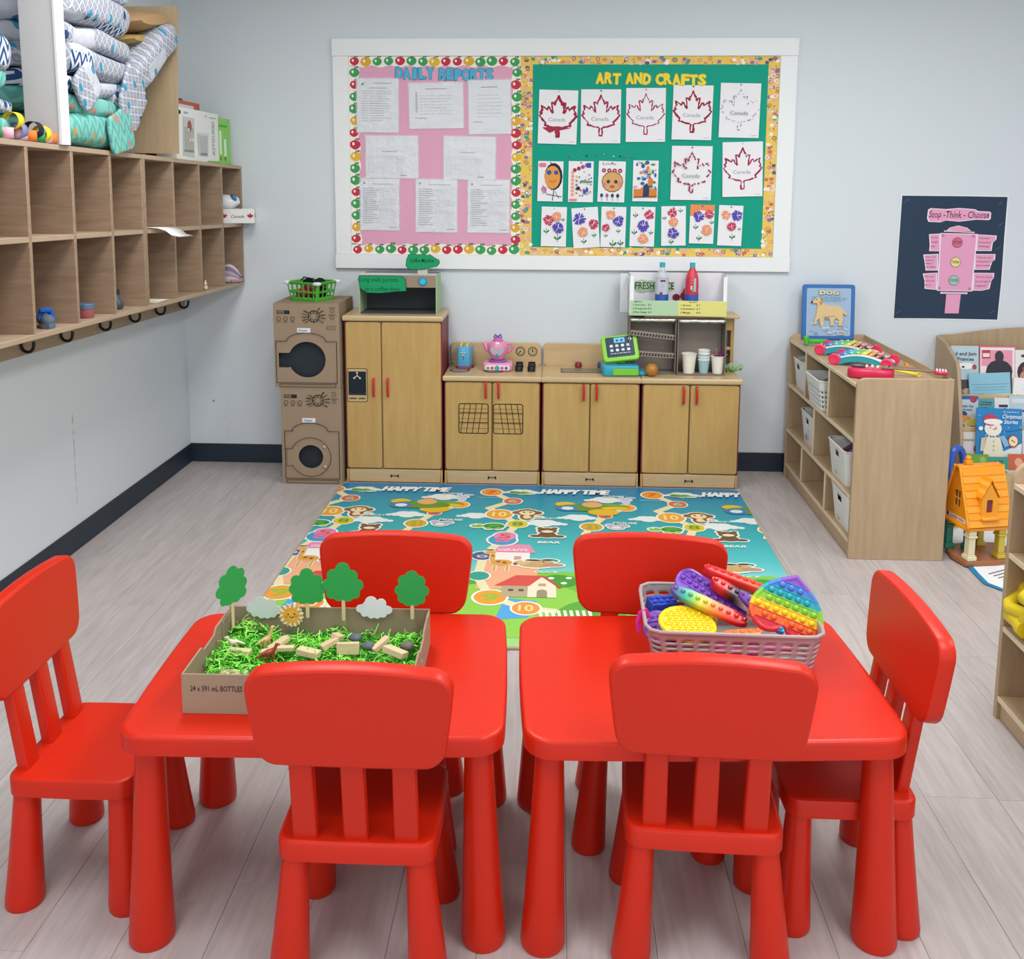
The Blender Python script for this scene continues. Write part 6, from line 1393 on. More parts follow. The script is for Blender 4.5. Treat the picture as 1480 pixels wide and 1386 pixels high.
# ================================================================== BOOK RACK
t = thing('book_rack', 'light wood sloping book display rack against the back wall at right', 'book rack', (0, 0, 0))
BX0, BX1 = 2.035, 3.05
P = [(D-.01, 0), (4.735, 0), (4.755, .30), (4.845, .640), (4.875, .678), (5.02, .745), (D-.01, .768)]
for x in (BX0, BX1-.018):
    q = M(); slab(q, P[::-1], 0, .018, .003, None, frame((x+.018, 0, 0), (0, -1, 0), (0, 0, 1)) if False else Matrix(((0, 0, 1, x), (1, 0, 0, 0), (0, 1, 0, 0), (0, 0, 0, 1)))); q.build('side_panel', BIRCH, t)
n = 14; top = [(BX0+.019+(BX1-BX0-.038)*i/n, .772+.045*math.sin(PI*min(1, max(0, (i-.6)/(n-1.2))))) for i in range(n+1)]
q = M(); slab(q, [(BX0+.019, .02)]+[(BX1-.019, .02)]+top[::-1], 0, .012, .002, None, frame((0, D-.014, 0), (1, 0, 0), (0, 0, 1))); q.build('back_board', BIRCH, t)
# stepped pockets: (floor height, front plane, lip height)
TIERS = [(.455, 4.985, .03), (.300, 4.915, .03), (.165, 4.850, .02), (.075, 4.790, .05)]
for z, y, lp in TIERS:
    q = M(); q.box(BX0+.0185, y-.012, z-.012, BX1-.0185, y+.055, z, bev=.001); q.build('tier_floor', BIRCH, t)
    q = M(); q.box(BX0+.0185, y-.020, z-.012, BX1-.0185, y-.0125, z+lp, bev=.002); q.build('tier_lip', MAPLEX, t)
q = M(); q.box(BX0+.0185, 4.765, .004, BX1-.0185, 4.775, .064, bev=.002); q.build('kick_board', MAPLEX, t)
def book(lab, u0, v0, u1, v1, tier, cover, paint=None, dy=0, rot=0, title=None, tc='2a2a30', ty=.82, th=.72, x1=None):
    z, y, lp = TIERS[tier]; y = y+.010+dy; p, q_ = at(u0, v0, Y=y+.02), at(u1, v1, Y=y); w = (x1 or q_.x)-p.x; h = max(.06, p.z-z)
    b = thing('picture_book', lab, 'book', (p.x, y, z+.001), 0, 'picture books in the rack', rot=(R_(-9), R_(rot), 0))
    m_ = M(); m_.box(0, 0, 0, w, .006, h, bev=.0008, c=cover); m_.build('cover', GLOSSP, b); m_ = M(); m_.box(.002, .0063, .002, w-.002, .0093, h-.002, c='e9e6dc'); m_.build('pages', PRINT, b)
    a_ = Art(frame((0, -.0003, 0), (1, 0, 0), (0, 0, 1)), .0003)
    if paint: paint(a_, w, h)
    if title:
        for i, s_ in enumerate(title.split('|')): a_.text(s_, w*.5, h*(ty-.10*i), h*.065, tc, .012, w=w*th*min(1, len(s_)/9))
    a_.build('cover_print', GLOSSP, b); return b
def pb(*shapes):
    def f(a_, w, h):
        for s_ in shapes:
            if s_[0] == 'r': a_.rect(w*s_[1], h*s_[2], w*s_[3], h*s_[4], s_[5])
            else: a_.circ(w*s_[1], h*s_[2], w*s_[3], s_[5], h*s_[4], None, 14)
    return f
# top tier
book('pale blue picture book lettered Frances, at the left end of the top row', 1377, 500, 1417, 570, 0, 'b7cdd6', pb(('c', .5, .62, .3, .06, 'f0f0ee'), ('c', .42, .6, .05, .02, '3a3a40'), ('c', .8, .6, .08, .05, 'a84a5c'), ('r', .1, .1, .6, .36, '4a4650'), ('c', .3, .12, .16, .07, '8a6a5a'), ('c', .8, .2, .22, .10, '7a665c'), ('c', .55, .14, .14, .06, 'c8a890')), title='d and Jam|Frances', tc='3a4450')
book('red-spined picture book with a dark silhouetted figure, second in the top row', 1417, 500, 1468, 570, 0, 'd8667e', pb(('r', .05, .0, .98, .97, 'efe6e6'), ('r', .08, .5, .92, .92, 'e79ab0'), ('r', .08, .5, .62, .62, 'f0dfe0'), ('r', .10, .76, .32, .92, 'c23a55'), ('r', .12, .79, .3, .86, 'efe0e2'), ('c', .56, .52, .36, .22, '32303a'), ('r', .2, .0, .9, .5, '32303a'), ('c', .56, .80, .12, .11, '3a3540')))
book('white and red picture book showing a child\'s face, third in the top row', 1470, 506, 1508, 570, 0, 'e9e6e4', pb(('c', .4, .55, .33, .22, '3a3338'), ('c', .36, .45, .2, .13, 'c9907c'), ('c', .4, .62, .15, .06, 'b04a5c'), ('r', .0, .0, 1, .3, 'd8d6d8'), ('c', .3, .88, .1, .03, '4a4a50')))
book('open pale blue booklet slanting across the middle of the top row', 1402, 540, 1462, 572, 0, '8fc3d8', pb(('r', .04, .55, .96, .57, '5f93ac'), ('r', .1, .44, .9, .455, '5f93ac'), ('r', .06, .34, .86, .355, '5f93ac'), ('c', .2, .0, .4, .2, '2f6a58'), ('c', .8, .04, .5, .14, 'c9dcc4')), -.018, -3)
book('white book with large red lettering st, right of the open booklet', 1463, 545, 1500, 572, 0, 'f0eeee', None, -.022, 4, 'd|s|est', 'b03a4c', .70, .5)
# second tier
book('picture book lettered Vroom with orange toy cars, left end of the second row', 1383, 572, 1414, 620, 1, 'c3d3dc', pb(('r', 0, .9, 1, 1, '2f6aa8'), ('c', .78, .9, .16, .10, 'b03a5c'), ('c', .3, .48, .2, .09, '2f4a78'), ('c', .35, .35, .3, .10, 'e09a4a'), ('c', .7, .25, .28, .10, 'd8c85a'), ('c', .2, .15, .2, .08, 'c8704a'), ('c', .75, .08, .2, .07, '8a6a5a')), title='ucks Go|Vroom', tc='24487a', ty=.68)
book('teal picture book partly hidden behind the snowman book, second row', 1414, 576, 1438, 620, 1, '5fa0ac', pb(('r', .1, .8, .8, .83, '2f5f70'), ('r', .1, .7, .6, .73, '2f5f70')), title='The Rooster', tc='24505f', ty=.86)
book('white picture book with a navy slanting shape, second row above the snowman', 1438, 575, 1459, 620, 1, 'e6e4e6', pb(('r', .3, .72, .9, .80, '2f3f6a'), ('c', .7, .6, .3, .1, '3a4a74')), rot=0)
book('pale blue picture book with crimson lettering Ma, right of the second row', 1460, 572, 1502, 620, 1, 'bcd0d8', pb(('r', .08, .80, .7, .92, 'd8e2e6'), ('c', .8, .2, .2, .1, 'a83a50')), title='Ma', tc='b02f50', ty=.55, th=2.2)
# third tier
book('pale grey storybook lettered Breaking, left end of the third row', 1385, 624, 1414, 655, 2, 'd9d8d6', pb(('c', .5, .12, .3, .12, 'b8a8a4'), ('c', .92, .4, .14, .14, 'a04050'), ('c', .35, .1, .1, .08, 'c88a8a')), title='BREAKING', tc='5a5a62', ty=.68)
def snow(a_, w, h):
    a_.rect(0, 0, w, h*.12, 'dfe8ee'); a_.poly([(w*.35, h*.1), (w, h*.1), (w, h*.36)], 'e4ecf0'); a_.line([(0, h*.62), (w*.3, h*.575), (w*.7, h*.57), (w, h*.62)], h*.012, '1a5a94')
    for i in range(12): a_.circ(w*random.random(), h*random.uniform(.3, .95), w*.012, 'cfe2f0', n=6)
    a_.poly([(w*.14, h*.09), (w*.62, h*.09), (w*.52, h*.46), (w*.22, h*.46)], 'ece6cc'); a_.circ(w*.36, h*.62, w*.19, 'f2eee0', h*.14); a_.circ(w*.3, h*.78, w*.16, 'c8405a', h*.11); a_.circ(w*.36, h*.75, w*.21, 'f4f2ee', h*.055); a_.circ(w*.09, h*.62, w*.05, 'f4f2ee', h*.04)
    a_.circ(w*.3, h*.64, w*.014, '2a2a2a'); a_.circ(w*.42, h*.64, w*.014, '2a2a2a'); a_.poly([(w*.36, h*.60), (w*.46, h*.615), (w*.37, h*.63)], 'e08a3a')
    for k in range(5): a_.rect(w*(.19+k*.07), h*.44, w*(.225+k*.07), h*.51, ['7fb0d8', 'e8eef4'][k % 2], 9)
    a_.poly([(w*.5, h*.48), (w*.6, h*.5), (w*.74, h*.32), (w*.62, h*.28)], '8fb8dc'); a_.poly([(w*.1, h*.44), (w*.2, h*.46), (w*.16, h*.2), (w*.08, h*.2)], 'd8c8b8')
    a_.circ(w*.80, h*.40, w*.12, 'b04a50', h*.12); a_.circ(w*.80, h*.40, w*.095, 'efe6b8', h*.095); a_.line([(w*.76, h*.42), (w*.83, h*.38)], h*.02, '5a8a4a')
    for k in range(3): a_.circ(w*.37, h*(.38-.08*k), w*.012, '4a4438')
    a_.text('My Little Book of', w*.74, h*.925, h*.03, 'dfeaf4', .0, w=w*.34); a_.text('Christmas', w*.75, h*.82, h*.075, 'eef4f8', .012, .25, w=w*.42); a_.text('Stories', w*.73, h*.72, h*.075, 'eef4f8', .012, .25, w=w*.30)
book('bright blue storybook with a snowman in a red hat, centre of the rack', 1413, 590, 1477, 657, 2, '2a86c4', snow, -.022, 1)
book('white booklet behind the right edge of the snowman book, third row', 1478, 622, 1510, 655, 2, 'dcdadd', pb(('r', .1, .6, .8, .66, '8a8a94')))
# lowest tier
book('leaf green book with white lettering, left end of the lowest row', 1386, 656, 1429, 692, 3, '6fa83c', pb(('c', .8, .8, .1, .12, '9ac070'), ('r', 0, 0, 1, .38, 'cfd8dc')), title='seasons!', tc='eef4e6', ty=.60)
book('teal animal picture book lettered hop, in the lowest row', 1429, 660, 1458, 692, 3, '4a9a8a', pb(('r', 0, 0, 1, .48, 'd8d8d6'), ('c', .25, .2, .16, .2, '8a4a5a'), ('c', .55, .3, .12, .22, '7ab0cc'), ('c', .8, .22, .14, .24, '8a6a5a')), title='n and|e hop', tc='1a3c38', ty=.80)
book('orange red book beside the teal one in the lowest row', 1458, 656, 1484, 692, 3, 'cf6a44', pb(('c', .55, .7, .22, .16, 'e8b090'), ('r', 0, 0, 1, .4, 'e0d8cc')))

# ================================================================== PLAYHOUSE, FLOOR MAP, RING
t = thing('roadway_mat', 'white printed floor sheet with blue wavy edge under the toy house', 'play mat', (0, 0, .0005))
def pz(u, v): p = at(u, v, Z=.004); return (p.x, p.y)
edge = [(1368, 789), (1378, 790), (1400, 816), (1412, 830), (1425, 843), (1448, 852)]
E_ = [pz(*p) for p in edge]; out = E_+[(1.95, 3.62), (2.75, 3.66), (2.75, 4.66), (1.70, 4.66)]
a = Art(frame((0, 0, .004), (1, 0, 0), (0, 1, 0)), .0005); a.base(out, 'e9ebee', .0035); a.line(E_+[(1.95, 3.62), (2.75, 3.66)], .022, '1f7fae')
for x, y, rz_ in ((1.86, 3.78, .5), (2.05, 3.95, -.3), (2.02, 4.45, .2), (2.2, 4.3, 1.0), (2.12, 4.1, .4), (1.78, 4.45, .1)):
    c_, s_ = math.cos(rz_), math.sin(rz_)
    for k in range(5): o_ = (k-2)*.022; a.line([(x-.08*c_-o_*s_, y-.08*s_+o_*c_), (x+.08*c_-o_*s_, y+.08*s_+o_*c_)], .004, '4a4a50', 6)
for x, y, c_ in ((1.95, 3.70, 'd8dce0'), (2.1, 4.5, '7fb89a'), (2.2, 4.45, 'c87a6a'), (2.0, 4.58, '4a6a8c')): a.circ(x, y, .05, c_, .03, 8)
a.build('printed_sheet', None, t)
q = M(); q.box(2.03, 4.30, .006, 2.055, 4.62, .085, bev=.004); q.box(2.0555, 4.30, .006, 2.30, 4.62, .02, bev=.003); q.build('wooden_tray', mat('tan_wood', 'b98a54', .5), None, 'low tan wooden tray edge behind the toy house', 'tray')
# house
t = thing('toy_house', 'orange plastic toy house on beige, teal and yellow pillars with a brown base', 'toy house', (1.782, 3.965, .0045), R_(12)); t.scale = (.66, .70, 1.0)
q = M('a0653c'); P = [(-.15, -.14), (.06, -.15), (.25, -.13), (.29, -.02), (.27, .12), (.1, .15), (-.1, .14), (-.16, .0)]
slab(q, P, 0, .022, .006, 'a0653c'); q.build('brown_base', PLAS, t, label='brown plastic base')
def pillar(x, y, c, h, nm):
    q = M(c); 
    for z0, z1, w_ in ((.0225, .040, .032), (.040, .046, .027), (.046, h-.030, .0225), (h-.030, h-.020, .030), (h-.020, h, .025)): q.box(x-w_, y-w_, z0, x+w_, y+w_, z1, bev=.003)
    q.build('pillar', PLAS, t, label=nm+' square pillar', ang=30)
for x, y, c, nm in ((-.105, -.105, 'e3d9b4', 'beige'), (.105, -.100, 'c9b23c', 'yellow'), (.0, .05, '3f9a84', 'teal'), (-.11, .1, '2f8a78', 'dark teal'), (.115, .105, 'c9b23c', 'yellow')): pillar(x, y, c, .148, nm)
OG, OG2 = 'f59a16', 'f2a32a'
q = M(); slab(q, rrect(.30, .27, .02, 3), .1485, .164, .004, OG); q.build('house_floor', PLAS, t)
# gable walls at the -x and +x ends, roof slopes down to -y and +y
GZ, GT, HB_ = .164, .395, .118
for x, nm in ((-.135, 'gable_wall'), (.123, 'gable_wall')):
    fg = Matrix(((0, 0, 1, x), (1, 0, 0, 0), (0, 1, 0, 0), (0, 0, 0, 1)))
    q = M(); q.plate([(-HB_, GZ), (HB_, GZ), (.03, GT-.01), (-.03, GT-.01)], [rrect(.056, .070, .004, 2, 0, 0, .262)], .012, fg @ Matrix.Translation((0, 0, .012)), OG); q.build(nm, PLAS, t)
    q = M(); q.box(x+.003, -.003, .228, x+.008, .003, .296); q.box(x+.003, -.028, .2605, x+.008, .028, .2655); q.build('window_bars', mat('orange_trim', 'f7b040', .4), t)
    q = M(); q.box(x+.009, -.032, .222, x+.011, .032, .302, c='6a3a3c'); q.build('window_inner', PLAS, t)
a = Art(Matrix(((0, 0, -1, -.1356), (-1, 0, 0, 0), (0, 1, 0, 0), (0, 0, 0, 1))), .0003); a.poly([(-.100, .168), (.100, .168), (.092, .190), (-.092, .190)], 'e6d7c0'); a.circ(-.08, .180, .010, '5a3a34'); a.text('Little Villa', .01, .175, .010, '6a4038', .01, .2, w=.12); a.build('name_banner', None, t)
for sy in (-1, 1):
    n = 8
    for k in range(n):
        f0, f1 = k/n, (k+1)/n; y0_, y1_ = .022+(HB_+.016-.022)*f0, .022+(HB_+.016-.022)*f1; z0_, z1_ = GT-(GT-GZ-.004)*f0, GT-(GT-GZ-.004)*f1
        q = M(); V = [(-.145, sy*y0_, z0_), (.145, sy*y0_, z0_), (.145, sy*(y1_+.003), z1_-.002), (-.145, sy*(y1_+.003), z1_-.002)]; nn = (0, sy*.007, .003)
        W_ = [(v[0], v[1]+nn[1]+(.004*sy if i > 1 else 0), v[2]+nn[2]) for i, v in enumerate(V)]
        q.faces(V+W_, [(0, 1, 2, 3), (4, 5, 6, 7), (0, 1, 5, 4), (1, 2, 6, 5), (2, 3, 7, 6), (3, 0, 4, 7)], [OG, OG2][k % 2]); q.build('roof_course', PLAS, t)
    for x in (-.150, .150): q = M(OG2); q.tube([(x, sy*.022, GT+.008), (x, sy*(HB_+.022), GZ)], .008, 6); q.build('barge_board', PLAS, t)
q = M(); q.box(-.15, -.028, GT-.004, .15, .028, GT+.010, bev=.005, c=OG); q.build('roof_ridge', PLAS, t)
q = M(); q.box(-.10, -.018, GT+.010, -.055, .018, GT+.030, bev=.004, c=OG); q.ell((-.078, 0, GT+.038), (.020, .016, .012), OG, 12, 8); q.build('chimney', PLAS, t)
# dormer on the side facing the room
q = M(); q.plate([(-.055, .205), (.055, .205), (.055, .285), (.0, .350), (-.055, .285)], [rrect(.042, .055, .006, 2, 0, 0, .252)], .085, frame((-.005, -.128, 0), (1, 0, 0), (0, 0, 1)), OG2); q.build('dormer_front', PLAS, t)
for s_ in (-1, 1):
    for k in range(5):
        f0, f1 = k/5, (k+1)/5; q = M(); xa, xb = -.005+s_*.066*f0, -.005+s_*.066*f1; za, zb = .362-.078*f0, .362-.078*f1
        V = [(xa, -.135, za), (xb, -.135, zb), (xb, -.045, zb), (xa, -.045, za)]; W_ = [(v[0], v[1], v[2]+.007) for v in V]
        q.faces(V+W_, [(0, 1, 2, 3), (4, 5, 6, 7), (0, 1, 5, 4), (1, 2, 6, 5), (2, 3, 7, 6), (3, 0, 4, 7)], [OG, 'f8b548'][k % 2]); q.build('dormer_course', PLAS, t)
q = M('7a2f3a'); q.box(-.024, -.1205, .226, .014, -.1185, .280, c='7a2f3a'); q.build('dormer_window', PLAS, t); q = M(OG2); q.box(-.065, -.155, .196, .055, -.115, .208, bev=.004); q.build('dormer_sill', PLAS, t)
t = thing('blue_ring', 'blue plastic ring standing between the toy shelf and the book rack', 'ring', (1.845, 4.33, .0055), R_(30))
q = M('2f5fc0'); q.tube([(.045*math.cos(2*PI*i/28), 0, .285+.085*math.sin(2*PI*i/28)) for i in range(28)], .016, 8, closed=True); q.build('ring_loop', PLAS, t)
q = M('e0b030'); q.tube([(0, 0, .0), (0, 0, .185)], [.03, .018], 12); q.build('ring_stand', PLAS, t)

# ================================================================== NEAR SHELF AT THE RIGHT EDGE
t = thing('near_shelf_unit', 'birch shelf unit cut off by the photo\'s right edge, holding yellow links', 'shelf unit', (0, 0, 0))
NX0, NX1, NY0, NY1 = 1.322, 1.72, 1.55, 2.735
P = [(NX0, 0), (NX1, 0), (NX1, .790), (NX0+.10, .790)]+[(NX0+.065-.065*math.sin(PI/2*i/7)*1.0, .790-.065+.065*math.cos(PI/2*i/7)) for i in range(8)]
for y in (NY1-.018, NY0): q = M(); slab(q, P, 0, .018, .0025, None, frame((0, y+.018, 0), (1, 0, 0), (0, 0, 1))); q.build('end_panel', BIRCH, t)
for z, nm in ((.722, 'top_board'), (.515, 'shelf_board'), (.290, 'shelf_board'), (.072, 'bottom_board')):
    q = M(); q.box(NX0+.006, NY0+.0185, z-.016, NX1-.008, NY1-.0185, z, bev=.0015); q.build(nm, BIRCHY, t)
    q = M(); q.box(NX0+.001, NY0+.0185, z-.016, NX0+.0055, NY1-.0185, z, bev=.001); q.build('edge_band', BIRCHEDGE, t)
q = M(); q.box(NX0+.012, NY0+.0185, .001, NX0+.03, NY1-.0185, .0555, bev=.001); q.build('kick_board', BIRCHY, t)
q = M(); q.box(NX1-.0075, NY0+.0185, .001, NX1-.001, NY1-.0185, .722); q.build('back_board', BIRCHY, t)
YEL = mat('yellow_moulded_plastic', 'e0c81c', .35)
def link(c, rot, lab):
    m_ = M(); A_ = [(-.035, 0, .040), (-.035, 0, -.028), (-.024, 0, -.042), (.024, 0, -.042), (.035, 0, -.028), (.035, 0, .040)]
    m_.tube(A_, .0165, 10); m_.tube([(-.035, 0, .028), (-.035, 0, .050)], .021, 10); m_.tube([(.035, 0, .028), (.035, 0, .050)], .021, 10)
    o_ = m_.build('toy_link', YEL, None, lab, 'toy link', 'yellow links heaped in the near shelf', loc=c, rot=rot, ang=50); o_.scale = (1.22, 1.22, 1.22); return o_
for i, (y, z, x, r, lab) in enumerate([(2.655, .322, 1.368, (R_(90), R_(20), 0), 'lowest yellow plastic link at the left of the heap'), (2.665, .385, 1.368, (R_(80), R_(-30), R_(20)), 'yellow plastic link second from bottom at the left of the heap'),
    (2.665, .448, 1.365, (R_(10), R_(90), R_(80)), 'uppermost yellow plastic link with its open end facing left'), (2.575, .335, 1.368, (R_(70), R_(60), R_(10)), 'yellow plastic link low in the heap beside the photo edge'),
    (2.575, .430, 1.372, (R_(95), 0, R_(50)), 'yellow plastic link high in the heap beside the photo edge'), (2.50, .315, 1.365, (R_(85), R_(10), R_(-30)), 'yellow plastic link leaning out over the shelf edge'),
    (2.62, .33, 1.45, (R_(90), R_(40), 0), 'yellow plastic link at the back of the heap'), (2.56, .38, 1.46, (R_(70), R_(0), R_(70)), 'yellow plastic link lying on the rearmost one')]):
    link((x, y, z), r, lab)

# ================================================================== CARDBOARD GRASS BOX
t = thing('bottle_tray_box', 'open cardboard tray lettered 24 x 591 mL BOTTLES on the left table', 'box', (-.5215, 1.983, .4808), R_(1.0))
w, d, h, th = .478, .316, .086, .004
q = M(); q.box(-w/2, -d/2, 0, w/2, d/2, .004); q.build('tray_bottom', CARD, t)
q = M(); q.box(-w/2, -d/2, .0042, w/2, -d/2+th, h); q.build('front_wall', CARD, t); q = M(); q.box(-w/2, d/2-th, .0042, w/2, d/2, h+.002); q.build('rear_wall', CARD, t)
fl = Matrix(((0, 0, -1, -w/2), (1, 0, 0, 0), (0, 1, 0, 0), (0, 0, 0, 1)))
q = M(); q.plate([(-d/2+th+.0005, .0042), (d/2-th-.0005, .0042), (d/2-th-.0005, h), (.05, h), (.035, h-.012), (-.03, h-.012), (-.045, h), (-d/2+th+.0005, h)], (), th, fl); q.build('side_wall', CARD, t, smooth=False)
q = M(); q.plate([(-d/2+th+.0005, .0042), (d/2-th-.0005, .0042), (d/2-th-.0005, h), (.05, h), (.035, h-.012), (-.03, h-.012), (-.045, h), (-d/2+th+.0005, h)], [circ(.0, .045, .012, .008, 10)], th, fl @ Matrix.Translation((0, 0, -w+th))); q.build('side_wall', CARD, t, smooth=False)
for x in (-w/2+th+.0002, w/2-th-.0022): q = M(); q.box(x, d/2-.075, .006, x+.002, d/2-th-.001, h-.004); q.build('corner_flap', CARD, t)
a = Art(frame((-w/2, -d/2-.0004, 0), (1, 0, 0), (0, 0, 1)), .0003); a.text('24 x 591 mL BOTTLES', .072, .050, .0115, '3c3228', .008, w=.108); a.text('BOUTEILLES', .158, .050, .006, '3c3228', 0, w=.04); a.build('lettering', None, t)
BC = Matrix.Translation((-.5215, 1.983, .4808)) @ Matrix.Rotation(R_(1.0), 4, 'Z')
# shredded paper grass
random.seed(11)
tg = thing('paper_grass', 'shredded bright green paper grass filling the cardboard tray', 'paper grass', (-.5215, 1.983, .4860), R_(1.0)); tg['kind'] = 'stuff'
q = M(); cols = [lin(c) for c in ('6fe030', '52c824', '8cf048', '42ac1a', 'a4f860', '349614', 'b4ff78')]
def gh(x, y): return .030+.010*math.sin(x*31+1)+.008*math.sin(y*43+x*20)+(.010 if x < -.05 else 0)
for i in range(4600):
    x, y = random.uniform(-w/2+.012, w/2-.012), random.uniform(-d/2+.010, d/2-.012)
    hh = gh(x, y); z = hh*random.uniform(.25, 1.0) if i > 1400 else hh*random.uniform(.8, 1.0)
    an = random.uniform(0, 6.28); L = random.uniform(.010, .032); up = random.uniform(-.35, .5) if random.random() > .06 else 1.3
    p = Vector((x, y, z)); dv = Vector((math.cos(an), math.sin(an), up)).normalized(); wd = Vector((-math.sin(an), math.cos(an), random.uniform(-.6, .6))).normalized()*random.uniform(.0008, .0015)
    pts = [p]
    for k in range(3):
        dv = (dv+Vector((random.uniform(-.6, .6), random.uniform(-.6, .6), random.uniform(-.5, .2)))).normalized(); p = p+dv*L/3
        p = Vector((min(max(p.x, -w/2+.007), w/2-.007), min(max(p.y, -d/2+.007), d/2-.007), max(p.z, .001))); pts.append(p)
    c = cols[random.randrange(7)]
    vs = [(q.bm.verts.new(p_-wd), q.bm.verts.new(p_+wd)) for p_ in pts]
    for (a0, a1), (b0, b1) in zip(vs, vs[1:]):
        f = q.bm.faces.new((a0, a1, b1, b0))
        for l in f.loops: l[q.cl] = (*c, 1)
o = q.build('grass_strands', mat('green_paper', vcol=True, rough=.5, spec=.4), tg, recalc=False, smooth=False); o['kind'] = 'stuff'
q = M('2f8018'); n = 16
for i in range(n):
    for j in range(n):
        pass
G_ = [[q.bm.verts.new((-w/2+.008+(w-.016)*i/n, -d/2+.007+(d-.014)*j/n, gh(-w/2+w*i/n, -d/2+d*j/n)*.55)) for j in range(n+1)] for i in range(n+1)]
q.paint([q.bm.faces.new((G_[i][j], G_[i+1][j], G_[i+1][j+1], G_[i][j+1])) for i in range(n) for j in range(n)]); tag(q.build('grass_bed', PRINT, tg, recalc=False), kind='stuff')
# wooden blocks
BLK = wood('pale_block_wood', 'dcc6a0', 'cdb48a', 'x', 14, .6, 6)
def tb(u, v, z): p = at(u, v, Z=z); return p
def block(u, v, z, sz, rot, lab):
    p = tb(u, v, z); q = M(); s_ = sz; q.box(-s_[0]/2, -s_[1]/2, -s_[2]/2, s_[0]/2, s_[1]/2, s_[2]/2, bev=.0012); q.build('wooden_block', BLK, None, lab, 'block', 'pale wooden blocks in the paper grass', loc=p, rot=rot)
Z1 = .528
block(346, 942, Z1, (.052, .020, .012), (R_(-8), R_(2), R_(-3)), 'pale wooden block at the left of the row, beside the white twig')
block(388, 942, Z1, (.034, .018, .012), (R_(-5), R_(-6), R_(12)), 'short pale block just left of the brown dinosaur')
block(403, 930, Z1+.004, (.050, .024, .010), (R_(-10), R_(-14), R_(48)), 'pale block angled upwards behind the brown dinosaur')
block(412, 937, Z1, (.040, .014, .010), (0, 0, R_(8)), 'thin pale block tucked just right of the brown dinosaur')
block(446, 943, Z1, (.052, .024, .014), (R_(-6), R_(4), R_(-14)), 'pale wooden block lying flat in the centre of the tray')
block(476, 930, Z1+.006, (.040, .022, .012), (R_(-12), R_(-16), R_(38)), 'pale block propped up beneath the raised square one')
block(488, 920, Z1+.014, (.022, .024, .012), (R_(-22), R_(10), R_(-28)), 'small square pale block raised highest in the middle')
block(503, 937, Z1+.003, (.050, .014, .026), (R_(-12), 0, R_(6)), 'upright pale block facing forward, right of the centre')
block(550, 931, Z1+.006, (.046, .016, .012), (R_(-6), R_(-20), R_(50)), 'narrow pale block slanting towards the rear near the right end')
block(571, 942, Z1+.004, (.054, .028, .014), (R_(-16), R_(6), R_(-26)), 'large pale block at the far right of the tray')
block(338, 973, .52, (.060, .02, .008), (0, 0, R_(-2)), 'pale flat block by the front left rim of the tray')
# stones
for u, v, c, lab in ((513, 922, '5f686c', 'blue grey pebble behind the upright block'), (588, 934, '6a6260', 'dark brown grey pebble against the right tray wall'), (531, 934, '586064', 'small grey pebble right of the upright block')):
    p = tb(u, v, .532); q = M(c); q.ell((0, 0, 0), (.016, .012, .010), None, 14, 9)
    for x_ in q.bm.verts: x_.co *= 1+.12*math.sin(x_.co.x*200)+.08*math.sin(x_.co.y*260)
    q.build('pebble', mat('stone', vcol=True, rough=.6), None, lab, 'stone', 'pebbles in the paper grass', loc=p)
# toy animals
def animal(name, lab, u, v, z, rz, c, s, spots=None, tall=False):
    p = tb(u, v, z); t = thing(name, lab, 'toy animal', p, rz); q = M(c)
    nk = .9 if tall else .45
    q.tube([(-.9*s, 0, .35*s), (-.45*s, 0, .5*s), (0, 0, .62*s), (.3*s, 0, .7*s), (.5*s, 0, (.7+nk*.5)*s), (.62*s, 0, (.75+nk)*s), (.85*s, 0, (.72+nk)*s)], [.05*s, .16*s, .27*s, .25*s, .13*s, .14*s, .07*s], 10)
    q.build('body', PLAS, t)
    for x in (-.15, .28):
        for y in (-1, 1): q = M(c); q.tube([(x*s, y*.14*s, .55*s), ((x+.04)*s, y*.18*s, .25*s), (x*s, y*.18*s, 0)], [.10*s, .07*s, .075*s], 7); q.build('leg', PLAS, t)
    if spots:
        for k in range(5): q = M(spots); q.ell(((-.4+k*.2)*s, -.22*s, (.62+.05*(k % 2))*s), (.06*s, .03*s, .06*s), None, 7, 5); q.build('spot', PLAS, t)
    return t
animal('toy_dinosaur', 'small rust red toy dinosaur with dark stripes, just above the front chair back', 388, 955, .518, R_(20), '9a3a22', .030, '3a1810')
animal('toy_giraffe', 'tan spotted toy giraffe lying among the grass at the left of the tray', 384, 934, .522, R_(35), 'cfae72', .026, '7a5428', True)
animal('toy_deer', 'cream white toy antelope half buried at the far left of the grass', 340, 938, .518, R_(-160), 'ddd2b8', .026)
for u, v, c, lab in ((425, 968, '2f4fa8', 'blue and white oval piece at the front of the grass'), (460, 968, '5a2f78', 'purple oval piece at the front of the grass')):
    p = tb(u, v, .520); q = M(c); q.lathe([(.016, 0), (.016, .002)], c, 20); q.lathe([(.012, .0021), (.011, .003)], 'e4e6ea', 20); q.build('oval_piece', PLAS, None, lab, 'toy', loc=p, rot=(R_(12), 0, 0))
